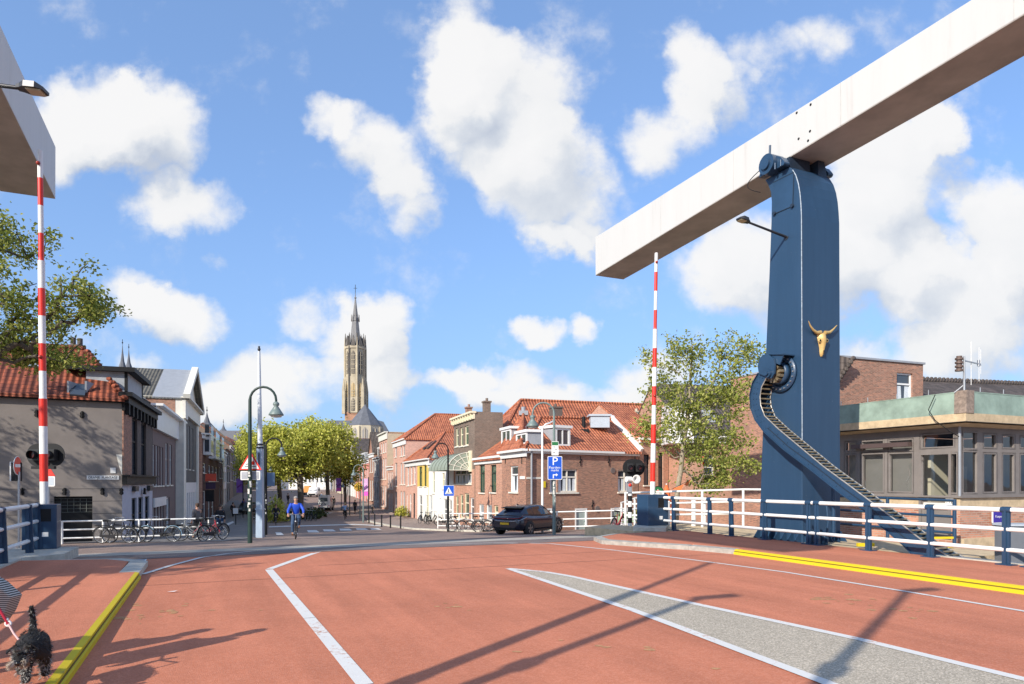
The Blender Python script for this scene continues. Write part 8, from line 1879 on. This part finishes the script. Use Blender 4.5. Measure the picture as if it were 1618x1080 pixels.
for k, (x, D, rz_, l, c_) in enumerate(((455, 112, 60, 'distant pedestrian in dark clothes left of the white truck', DKC), (508, 118, 200, 'distant pedestrian in a pale coat right of the white truck', DEN), (527, 104, 90, 'distant pedestrian walking below the purple banner', gp), (561, 88, 250, 'pedestrian in dark clothes on the right pavement behind the lamp', DKC), (588, 84, 30, 'pedestrian in a grey coat right of the pink banner', gp), (385, 92, 80, 'distant pedestrian in blue beside the small parked car', JBLUE))):
    person(l, tuple(PD(x, D)), radians(rz_), STAND if k % 2 else dict(STAND, wrl=(.2, .24, .95)), c_, DKC, DKC, BRH, sub=1)
for k, (x, D) in enumerate(((583, 62), (592, 57), (603, 53.5), (617, 51), (633, 49.5))):
    p = PD(x, D); th = thing('bollard', ('leftmost', 'second', 'middle', 'fourth', 'rightmost')[k]+' of the five dark bollards on the right pavement edge', 'bollard', tuple(p), 0, 'dark bollards on the right pavement'); m = MB(); m.tube([p, p+Vector((0, 0, .85))], [.06, .05], 8); m.build('post', BLACK, th); m = MB(); m.ball(p+Vector((0, 0, .9)), .07, 8, 6); m.build('cap', BLACK, th)
# dog walkers just outside the left edge; their shadows cross the kerb
WALK = dict(STAND, wrr=(.30, -.22, .92), elr=(.12, -.26, 1.10))
hor = cos(SUN_EL)/sin(SUN_EL)
def from_shadow(px, py, h): t = G(px, py); k = (h-ROAD)*hor; return Vector((t.x-LD.x/cos(SUN_EL)*k, t.y-LD.y/cos(SUN_EL)*k, 0))
pa = from_shadow(341, 995, 1.74); pb = from_shadow(413, 995, 1.74)
pa += Vector((-.1, .0, 0))
person('person standing just outside the left edge with a striped bag', tuple(pa), radians(-80), STAND, gp, DKC, DKC, BRH)
person('person holding the dog lead just outside the left edge', tuple(pb), radians(-85), WALK, mat('beige_coat', (.45, .38, .28), .8), JEANS, BRN, BLH)
# striped bag
m = MB(); D = 5.55; q = [W(x, y, D) for x, y in ((-34, 905), (-6, 922), (17, 943), (7, 968), (-4, 984), (-36, 1000))]; th = thing('striped_bag', 'black and white striped bag at the left picture edge above the dog', 'bag', tuple(q[0]))
mm = bpy.data.materials.new('stripes'); mm.use_nodes = True; t = NT(mm.node_tree); mm.node_tree.nodes.clear(); tc = t.n('ShaderNodeTexCoord'); wv = t.n('ShaderNodeTexWave', {'Vector': tc.outputs['Object'], 'Scale': 20.0, 'Distortion': .8}, bands_direction='Z'); cr = t.ramp(wv.outputs[0], [(.45, (.55, .53, .47)), (.55, (.03, .03, .03))]); bs = t.n('ShaderNodeBsdfPrincipled', {'Base Color': cr, 'Roughness': .8}); t.n('ShaderNodeOutputMaterial', {'Surface': bs.outputs[0]})
m.prism(q, (0, .14, 0)); o = m.build('cloth', mm, th); bv = o.modifiers.new('b', 'BEVEL'); bv.width = .012; bv.segments = 2
m = MB(); m.tube([W(-30, 925, D)+Vector((0, .07, 0)), W(-25, 860, D)+Vector((0, .07, 0)), W(-5, 880, D)*1.0+Vector((-.1, .07, 0))], .012, 5); m.build('handle', BLACK, th)

# ================================================================ DOG
def dog():
    fm = lambda n, c1, c2, c3: leafmat(n, c1, c2, c3, .05)
    FB = fm('fur_black', (.006, .006, .007), (.014, .013, .013), (.045, .043, .04)); FG = fm('fur_grey', (.10, .095, .09), (.26, .25, .235), (.52, .50, .46)); FT = fm('fur_tan', (.34, .23, .15), (.54, .42, .32), (.70, .62, .52))
    loc = Vector(((55-CX)/F*5.32, 5.32, 0)); th = thing('dog', 'small shaggy black and grey dog on a red lead walking towards the camera', 'dog', tuple(loc)); LOCAL.add(th.name); rz = radians(41)
    Rz = Matrix.Rotation(rz, 4, 'Z')
    J = {'rump': (.01, .22, .275), 'hip': (0, .14, .285), 'mid': (0, 0, .275), 'chest': (-.005, -.13, .275), 'neck': (-.05, -.20, .295), 'head': (-.105, -.26, .275), 'snout': (-.135, -.335, .235), 'nose': (-.145, -.37, .225),
         'fl1': (-.065, -.14, .21), 'fl2': (-.07, -.15, .11), 'fl3': (-.075, -.18, .025), 'fr1': (.055, -.14, .21), 'fr2': (.06, -.08, .12), 'fr3': (.06, -.06, .03),
         'hl1': (-.07, .15, .22), 'hl2': (-.075, .09, .15), 'hl3': (-.075, .17, .10), 'hl4': (-.075, .13, .025), 'hr1': (.07, .15, .22), 'hr2': (.075, .13, .15), 'hr3': (.075, .23, .10), 'hr4': (.075, .21, .025),
         't1': (.015, .25, .33), 't2': (.02, .29, .42), 't3': (.01, .28, .50), 't4': (-.0, .26, .545)}
    order = list(J); idx = {k: i for i, k in enumerate(order)}
    rad = dict(rump=.085, hip=.095, mid=.098, chest=.10, neck=.075, head=.078, snout=.043, nose=.024, fl1=.048, fl2=.034, fl3=.032, fr1=.048, fr2=.034, fr3=.032, hl1=.062, hl2=.045, hl3=.028, hl4=.032, hr1=.062, hr2=.045, hr3=.028, hr4=.032, t1=.03, t2=.022, t3=.02, t4=.014)
    bones = [('hip', 'rump'), ('hip', 'mid'), ('mid', 'chest'), ('chest', 'neck'), ('neck', 'head'), ('head', 'snout'), ('snout', 'nose'), ('chest', 'fl1'), ('fl1', 'fl2'), ('fl2', 'fl3'), ('chest', 'fr1'), ('fr1', 'fr2'), ('fr2', 'fr3'), ('hip', 'hl1'), ('hl1', 'hl2'), ('hl2', 'hl3'), ('hl3', 'hl4'), ('hip', 'hr1'), ('hr1', 'hr2'), ('hr2', 'hr3'), ('hr3', 'hr4'), ('rump', 't1'), ('t1', 't2'), ('t2', 't3'), ('t3', 't4')]
    P = {k: (Rz @ Vector(v)) for k, v in J.items()}
    b = skin_mesh('body', [P[k] for k in order], [(idx[a], idx[c]) for a, c in bones], [rad[k] for k in order], mat('dog_skin', (.012, .011, .011), .9), th, 2, idx['hip'])
    rr = random.Random(4); fur = {0: ([], []), 1: ([], []), 2: ([], [])}
    for (a, c) in bones:
        pa_, pc_ = P[a], P[c]; ra, rc = rad[a], rad[c]; d = pc_-pa_; L = d.length; dn = d.normalized(); x = dn.orthogonal().normalized(); y = dn.cross(x)
        n = int(26000*(L+.02)*(ra+rc))
        for _ in range(n):
            f = rr.uniform(-.1, 1.1); an = rr.uniform(0, 2*pi); r = (ra+(rc-ra)*f)*.93; nn = x*cos(an)+y*sin(an); p = pa_+d*f+nn*r
            if p.z < .008: continue
            leg = a[:2] in ('fl', 'fr', 'hl', 'hr') and a not in ('fl1x',) and c[-1] not in '1'
            head = a in ('head', 'snout')
            k = 0
            if leg: k = 1 if (p.z < .20 and rr.random() < .93) else 0
            if a == 'hl1' or a == 'hr1': k = 1 if rr.random() < .3 else 0
            if a in ('snout',) or c in ('snout', 'nose'): k = 2 if (nn.z < .45 and f > .15) else (1 if nn.z < .7 else 0)
            if a == 't2' or a == 't1': k = 1 if rr.random() < .35 else 0
            if a in ('mid', 'chest') and nn.z < -.5: k = 1 if rr.random() < .5 else 0
            le = rr.uniform(.012, .030)*(1.2 if k == 1 else 1.0)*(.7 if head else 1); dirn = (nn*.75+Vector((rr.gauss(0, .35), rr.gauss(0, .35), -.45+rr.gauss(0, .25)))-(dn*.0)).normalized()
            w = nn.cross(dirn); w = (w.normalized() if w.length > 1e-3 else x)*rr.uniform(.0016, .0034); q = p+dirn*le; vs, fs = fur[k]; i = len(vs); vs += [p-w, p+w, q]; fs.append((i, i+1, i+2))
    def tuft(c, n, k, r, le, bias):
        vs, fs = fur[k]
        for _ in range(n):
            v = Vector((rr.gauss(0, 1), rr.gauss(0, 1), rr.gauss(0, 1))).normalized(); p = c+v*r*rr.random(); q = p+(v*.5+Vector(bias)).normalized()*le*rr.uniform(.6, 1.2); w = v.cross(Vector(bias)).normalized()*.0028; i = len(vs); vs += [p-w, p+w, q]; fs.append((i, i+1, i+2))
    h = P['head']; O = lambda x, y, z: Rz @ Vector((x, y, z))
    for s in (-1, 1):
        tuft(h+O(.030*s-.003, -.088, .050), 520, 1, .017, .034, (.25*s, -1.0, .2))       # eyebrows
        tuft(P['snout']+O(.034*s, -.025, -.008), 900, 2, .028, .034, (.5*s, -.7, -.6))  # beard
        tuft(P['snout']+O(.022*s, -.02, -.0), 160, 1, .02, .03, (.5*s, -.6, -.3))
    for i, (nm, mt) in enumerate((('black_fur', FB), ('grey_fur', FG), ('tan_fur', FT))):
        me = bpy.data.meshes.new(nm); me.from_pydata([tuple(v) for v in fur[i][0]], [], fur[i][1]); me.materials.append(mt); o = bpy.data.objects.new(nm, me); COL.objects.link(o); o.parent = b
    for s in (-1, 1):
        m = MB(); c = h+O(.055*s, .0, .060); m.prism([c+O(-.02*s, .02, .0), c+O(-.012*s, -.03, .008), c+O(.040*s, -.035, -.045), c+O(.035*s, .01, -.035)], O(.006*s, 0, .008)); m.build('ear', FB, b)
        m = MB(); m.ball(h+O(.026*s-.004, -.075, .014), .011, 8, 6); m.build('eye', mat('dog_eye', (.01, .006, .004), .1), b)
    m = MB(); m.ball(P['nose']+O(0, -.018, .01), .018, 10, 7, (1.1, .8, .8)); m.build('nose', mat('dog_nose', (.008, .008, .008), .25), b)
    m = MB(); m.torus(P['neck'], O(0, -.8, .45), .070, .007, 20, 5); m.build('collar', mat('lead_red', (.42, .015, .04), .6), b)
    return loc, th
dl, dg = dog()
col = dl+Vector((.02, -.20, .36)); h1 = W(13, 985, 5.2); h2 = W(-12, 945, 5.15); h3 = pb+Vector((.3, .05, .95))
th = thing('dog_lead', 'red and pink dog lead running from the dog to the left edge', 'dog lead', tuple(h1)); m = MB(); m.tube([h1, h2, h2.lerp(h3, .5)-Vector((0, 0, .05)), h3], .011, 6); m.build('red_strap', mat('lead_red', (.42, .015, .04), .6), th)
m = MB(); m.tube([col, col.lerp(h1, .5)-Vector((0, 0, .01)), h1], .008, 6); m.build('pink_cord', mat('lead_pink', (.62, .38, .36), .6), th)
m = MB(); m.torus(h1, (.3, -1, 0), .018, .008, 14, 6); m.ball(h1+Vector((-.01, 0, .03)), .014, 8, 6); m.build('clip', WHITE, th)

# ================================================================ VEHICLES
def loft(mb, rings, mirror=True, smooth=True, close=True):
    n = len(rings[0]); full = []
    for r in rings: full.append([Vector(p) for p in r]+[Vector((-p[0], p[1], p[2])) for p in r[::-1] if abs(p[0]) > 1e-6])
    k = len(full[0]); pts = [p for r in full for p in r]
    fs = [(i*k+j, i*k+(j+1) % k, (i+1)*k+(j+1) % k, (i+1)*k+j) for i in range(len(rings)-1) for j in range(k)]
    mb.raw(pts, fs, smooth)
    if close: mb.raw(full[0], [tuple(range(k))], False); mb.raw(full[-1], [tuple(range(k-1, -1, -1))], False)
def wheel(th, x, y, r, w, rim_mt):
    m = MB(); s = 1 if x > 0 else -1; c = Vector((x, y, r)); m.lathe([(r*.62, -w/2), (r*.97, -w/2), (r, -w*.3), (r, w*.3), (r*.97, w/2), (r*.62, w/2)], c, (1, 0, 0), 26); o = m.build('wheel', TYRE, th)
    m = MB(); m.cyl(c+Vector((s*w*.30, 0, 0)), c+Vector((s*w*.34, 0, 0)), r*.66, 24); ro = m.build('rim_back', BLACK, o)
    m = MB(); m.torus(c+Vector((s*w*.42, 0, 0)), (1, 0, 0), r*.63, .014, 26, 5)
    for k in range(5): a = 2*pi*k/5+.3; d = Vector((0, cos(a), sin(a))); e = Vector((0, cos(a+.25), sin(a+.25))); m.bar(c+Vector((s*w*.42, 0, 0)), c+Vector((s*w*.42, 0, 0))+d*r*.62, .05, .03, up=(1, 0, 0)); m.bar(c+Vector((s*w*.42, 0, 0))+d*r*.25, c+Vector((s*w*.42, 0, 0))+e*r*.62, .03, .02, up=(1, 0, 0))
    m.cyl(c+Vector((s*w*.38, 0, 0)), c+Vector((s*w*.48, 0, 0)), .05, 10); m.build('rim', rim_mt, o)
def dark_car():
    sc = .955; p = PD(804, 34.6); hd = radians(-34); p = Vector((.90, 34.9, 0)); p.z = -1.11
    th = thing('parked_car', 'dark blue crossover car turning right in front of the brick corner house', 'car', tuple(p), hd); th.scale = (sc, sc, sc); LOCAL.add(th.name)
    PA = mat('car_paint', (.005, .007, .022), .25, .0, var=.0, coat=.6); GL = mat('car_glass', (.010, .014, .018), .04, var=0, spec=.9); CH = mat('chrome', (.7, .7, .72), .12, 1.0, var=0)
    def ring(y, hw, zb, zt_, sh=1.0): return [(0, y, zb), (hw*.80, y, zb), (hw*.97, y, zb+.10), (hw, y, zb+(zt_-zb)*.45), (hw*.985, y, zb+(zt_-zb)*.72), (hw*.93, y, zt_-.05), (hw*.84, y, zt_), (0, y, zt_+.03)]
    st_ = [(-2.33, .70, .42, .80), (-2.30, .82, .36, .88), (-2.18, .90, .30, .98), (-1.9, .945, .26, 1.04), (-1.5, .95, .24, 1.04), (-1.0, .93, .20, 1.02), (-.3, .925, .20, 1.0), (.5, .925, .20, .99), (1.1, .935, .22, .98), (1.5, .94, .25, .93), (1.9, .92, .28, .84), (2.2, .84, .32, .74), (2.33, .68, .36, .64)]
    m = MB(); loft(m, [ring(*s) for s in st_]); m.build('body', PA, th)
    cs = [(-2.12, .70, 1.0, .66, 1.05), (-1.85, .76, 1.03, .62, 1.22), (-1.45, .80, 1.03, .61, 1.40), (-.9, .83, 1.02, .61, 1.51), (-.2, .84, 1.0, .61, 1.55), (.35, .83, .99, .59, 1.52), (.8, .81, .98, .56, 1.36), (1.3, .78, .965, .52, 1.02)]
    m = MB(); loft(m, [[(0, y, zb-.03), (b_, y, zb-.03), (b_*.985, y, zb+.05), ((b_*.45+rf*.55), y, zb+(zr-zb)*.62), (rf*1.04, y, zr-.045), (rf*.9, y, zr), (0, y, zr+.015)] for y, b_, zb, rf, zr in cs]); m.build('cabin', PA, th)
    def side(y0, y1, s, inset=.06):
        import bisect
        def at(y):
            for a, b_ in zip(cs, cs[1:]):
                if a[0] <= y <= b_[0]: f = (y-a[0])/(b_[0]-a[0]); return [a[i]+(b_[i]-a[i])*f for i in range(5)]
            return cs[-1]
        out = []
        n = 5
        for k in range(n+1):
            y = y0+(y1-y0)*k/n; _, b_, zb, rf, zr = at(y); zt_ = zr-.09; x0 = b_*.985+.004; f = .62; xm = b_*.45+rf*.55+.006
            out.append((Vector((s*(x0), y, zb+.06)), Vector((s*xm, y, zb+(zr-zb)*.60)), Vector((s*(xm+(rf*1.04-xm)*.65+.004), y, max(zb+(zr-zb)*.62, zr-.075)))))
        return out
    for s in (-1, 1):
        for (y0, y1) in ((-1.62, -.95), (-.88, .02), (.10, 1.02)):
            m = MB(); pr = side(y0, y1, s)
            for a, b_ in zip(pr, pr[1:]): m.raw([a[0], b_[0], b_[1], a[1]], [(0, 1, 2, 3)], True); m.raw([a[1], b_[1], b_[2], a[2]], [(0, 1, 2, 3)], True)
            m.build('side_window', GL, th, normals=False)
    m = MB(); m.face([(-.58, -2.07, 1.075), (.58, -2.07, 1.075), (.53, -1.50, 1.40), (-.53, -1.50, 1.40)]); m.build('rear_window', GL, th, normals=False)
    m = MB(); m.face([(-.60, 1.25, 1.04), (.60, 1.25, 1.04), (.50, .72, 1.41), (-.50, .72, 1.41)]); m.build('windscreen', GL, th, normals=False)
    m = MB(); m.hexa([(-.60, -1.78, 1.39), (.60, -1.78, 1.39), (.56, -1.35, 1.44), (-.56, -1.35, 1.44)], [(-.60, -1.80, 1.42), (.60, -1.80, 1.42), (.56, -1.35, 1.48), (-.56, -1.35, 1.48)]); m.build('spoiler', BLACK, th)
    m = MB(); rl = [(-.93, -1.72, .96), (-.90, -2.05, .88), (-.84, -2.27, .80), (-.5, -2.345, .77), (0, -2.36, .765), (.5, -2.345, .77), (.84, -2.27, .80), (.90, -2.05, .88), (.93, -1.72, .96)]; m.tube(rl, .014, 6); m.build('chrome_strip', CH, th)
    m = MB(); m.tube([(x*1.0, y+.0, z+.13) for x, y, z in rl[1:-1]], .028, 6); m.build('tail_light', mat('tail_red', (.16, .004, .008), .15), th)
    m = MB(); m.box(-.26, .26, -2.38, -2.34, .585, .69); pl_ = m.build('number_plate', mat('plate_yellow', (.70, .42, .01), .4), th)
    m = MB(); m.box(-.62, .62, -2.34, -2.28, .30, .44); m.box(-.75, -.70, .0, .05, .3, .34) if False else None; m.build('bumper', BLACK, th)
    m = MB(); m.box(-.22, .22, -2.335, -2.315, .90, .93); m.build('badge_strip', CH, th)
    for s in (-1, 1):
        m = MB(); m.hexa([(s*.90, .86, .98), (s*1.06, .84, 1.0), (s*1.06, 1.0, 1.0), (s*.90, 1.0, .98)], [(s*.90, .86, 1.06), (s*1.05, .86, 1.10), (s*1.05, .98, 1.10), (s*.90, .98, 1.06)]); m.build('mirror', PA, th)
        m = MB(); m.box(min(s*.90, s*.955), max(s*.90, s*.955), -.95, .95, .20, .30); m.build('sill_trim', mat('dark_trim', (.02, .02, .02), .5), th)
        for y in (-1.45, 1.45):
            m = MB(); c = Vector((s*.93, y, .37)); pts = [c+Vector((0, .43*cos(a), .43*sin(a))) for a in [radians(d) for d in range(-20, 201, 20)]]; m.prism(pts, (s*.028, 0, 0)); m.build('wheel_arch', mat('dark_trim', (.02, .02, .02), .5), th); wheel(th, s*.87, y, .37, .25, mat('alloy', (.35, .36, .37), .3, .8, var=0))
    m = MB(); m.hexa([(-.02, -1.2, 1.53), (.02, -1.2, 1.53), (.02, -1.0, 1.55), (-.02, -1.0, 1.55)], [(-.008, -1.22, 1.62), (.008, -1.22, 1.62), (.01, -1.05, 1.56), (-.01, -1.05, 1.56)]); m.build('antenna', PA, th)
    return th
dark_car()
def small_van(x, D, hd, label, W2, H, L, name, paint, front, lights, extra=None):
    p = PD(x, D); th = thing(name, label, name.split('_')[-1], tuple(p), hd); LOCAL.add(th.name)
    def ring(y, hw, zb, zt_, tw): return [(0, y, zb), (hw*.9, y, zb), (hw, y, zb+.15), (hw, y, zb+(zt_-zb)*.45), (hw*tw, y, zt_-.15), (hw*tw*.85, y, zt_), (0, y, zt_+.04)]
    if front: rs = [(-L/2, W2*.96, .4, H*.98, .92), (-L/2+.15, W2, .35, H, .94), (L*.10, W2, .35, H, .92), (L*.22, W2, .35, H*.62, .95), (L/2-.15, W2*.97, .38, H*.54, .95), (L/2, W2*.9, .42, H*.48, .92)]
    else: rs = [(-L/2, W2*.94, .42, H*.95, .86), (-L/2+.12, W2, .36, H, .88), (L*.15, W2, .36, H, .88), (L*.3, W2*.98, .36, H*.68, .9), (L/2, W2*.86, .42, H*.5, .9)]
    m = MB(); loft(m, [ring(*r) for r in rs]); m.build('body', paint, th)
    yb = -L/2-.012; g = mat('van_glass', (.10, .12, .13), .1, var=.3)
    m = MB(); m.face([(-W2*.62, yb, H*.60), (W2*.62, yb, H*.60), (W2*.58, yb, H*.84), (-W2*.58, yb, H*.84)]); m.build('rear_window', g, th, normals=False)
    if front: m = MB(); m.face([(-W2*.8, L*.215, H*.66), (W2*.8, L*.215, H*.66), (W2*.74, L*.115, H*.92), (-W2*.74, L*.115, H*.92)]); m.build('windscreen', g, th, normals=False); m = MB(); m.box(-W2*.7, W2*.7, L/2, L/2+.03, .5, H*.36); m.build('grille', BLACK, th)
    m = MB(); m.box(-W2*.95, W2*.95, -L/2-.05, -L/2+.05, .34, .46); m.box(-W2*.95, W2*.95, L/2-.05, L/2+.06, .36, .5); m.build('bumper', BLACK, th)
    for s in (-1, 1):
        m = MB(); m.ball((s*W2*.74, -L/2-.0, .68), .08, 8, 6); m.build('tail_light', REDP, th); m = MB(); m.ball((s*W2*.72, L/2, H*.44), .10, 8, 6); m.build('headlight', LGREY, th)
        m = MB(); m.face([(s*(W2+.005), -L*.30, H*.58), (s*(W2+.005), L*.08, H*.58), (s*(W2*.94+.012), L*.06, H*.86), (s*(W2*.94+.012), -L*.30, H*.86)]); m.build('side_window', g, th, normals=False)
        for y in (-L*.31, L*.31): wheel(th, s*W2*.9, y, .33, .2, LGREY)
    if extra: extra(th, W2, H, L)
    return th
def vg(th, W2, H, L):
    m = MB(); y = -L/2-.016
    for (x0, z0, x1, z1, w) in ((-.4, .8, .0, 1.15, .09), (.0, 1.15, .3, .8, .08), (-.2, .75, .35, 1.0, .06)): m.bar(Vector((x0, y, z0)), Vector((x1, y, z1)), w, .01, up=(0, 1, 0))
    m.build('rear_graphic', mat('graphic_grey', (.12, .12, .12), .6), th)
small_van(515, 96, radians(6), 'small white delivery van seen from behind in the street', .82, 2.15, 3.4, 'delivery_van', WHITE, False, 'r', vg)
def boom(th, W2, H, L):
    m = MB(); m.bar(Vector((-.0, -1.2, H)), Vector((-.2, -2.0, H+5.2)), .5, .4); m.bar(Vector((-.2, -2.0, H+5.2)), Vector((.4, -.5, H+6.5)), .35, .35); m.build('boom', WHITE, th); m = MB(); m.box(.1, 1.1, -.9, .0, H+6.0, H+7.0); m.build('work_platform', WHITE, th)
small_van(496, 137, radians(186), 'white truck with a raised boom facing the camera far down the street', .95, 1.95, 4.4, 'lift_truck', WHITE, True, 'f', boom)
p = PD(486, 139); th = thing('orange_machine', 'orange machine parked beside the distant white truck', 'machine', tuple(p)); m = MB(); m.hexa([p+Vector(q) for q in ((-.7, -.8, .9), (.7, -.8, .9), (.7, .8, .9), (-.7, .8, .9))], [p+Vector(q) for q in ((-.5, -.6, 2.2), (.5, -.6, 2.2), (.5, .6, 2.2), (-.5, .6, 2.2))]); m.build('cab', mat('machine_orange', (.65, .22, .02), .5), th); m = MB(); m.box(p.x-.8, p.x+.8, p.y-1.2, p.y+1.2, p.z+.35, p.z+.9); m.build('chassis', BLACK, th)
small_van(392, 84, radians(170), 'dark parked car in the left side street behind the mast', .88, 1.5, 4.3, 'parked_car', mat('grey_car', (.06, .07, .075), .3, .5, var=0), True, 'f')
c = GR(270, 936, 4); th = thing('litter', 'small scrap of white paper on the red road', 'litter', tuple(c)); m = MB(); m.raw([c+Vector((-.06, 0, .012)), c+Vector((.06, -.02, .02)), c+Vector((.09, .03, .03)), c+Vector((-.02, .04, .012))], [(0, 1, 2, 3)]); m.build('paper', WHITE, th, normals=False)
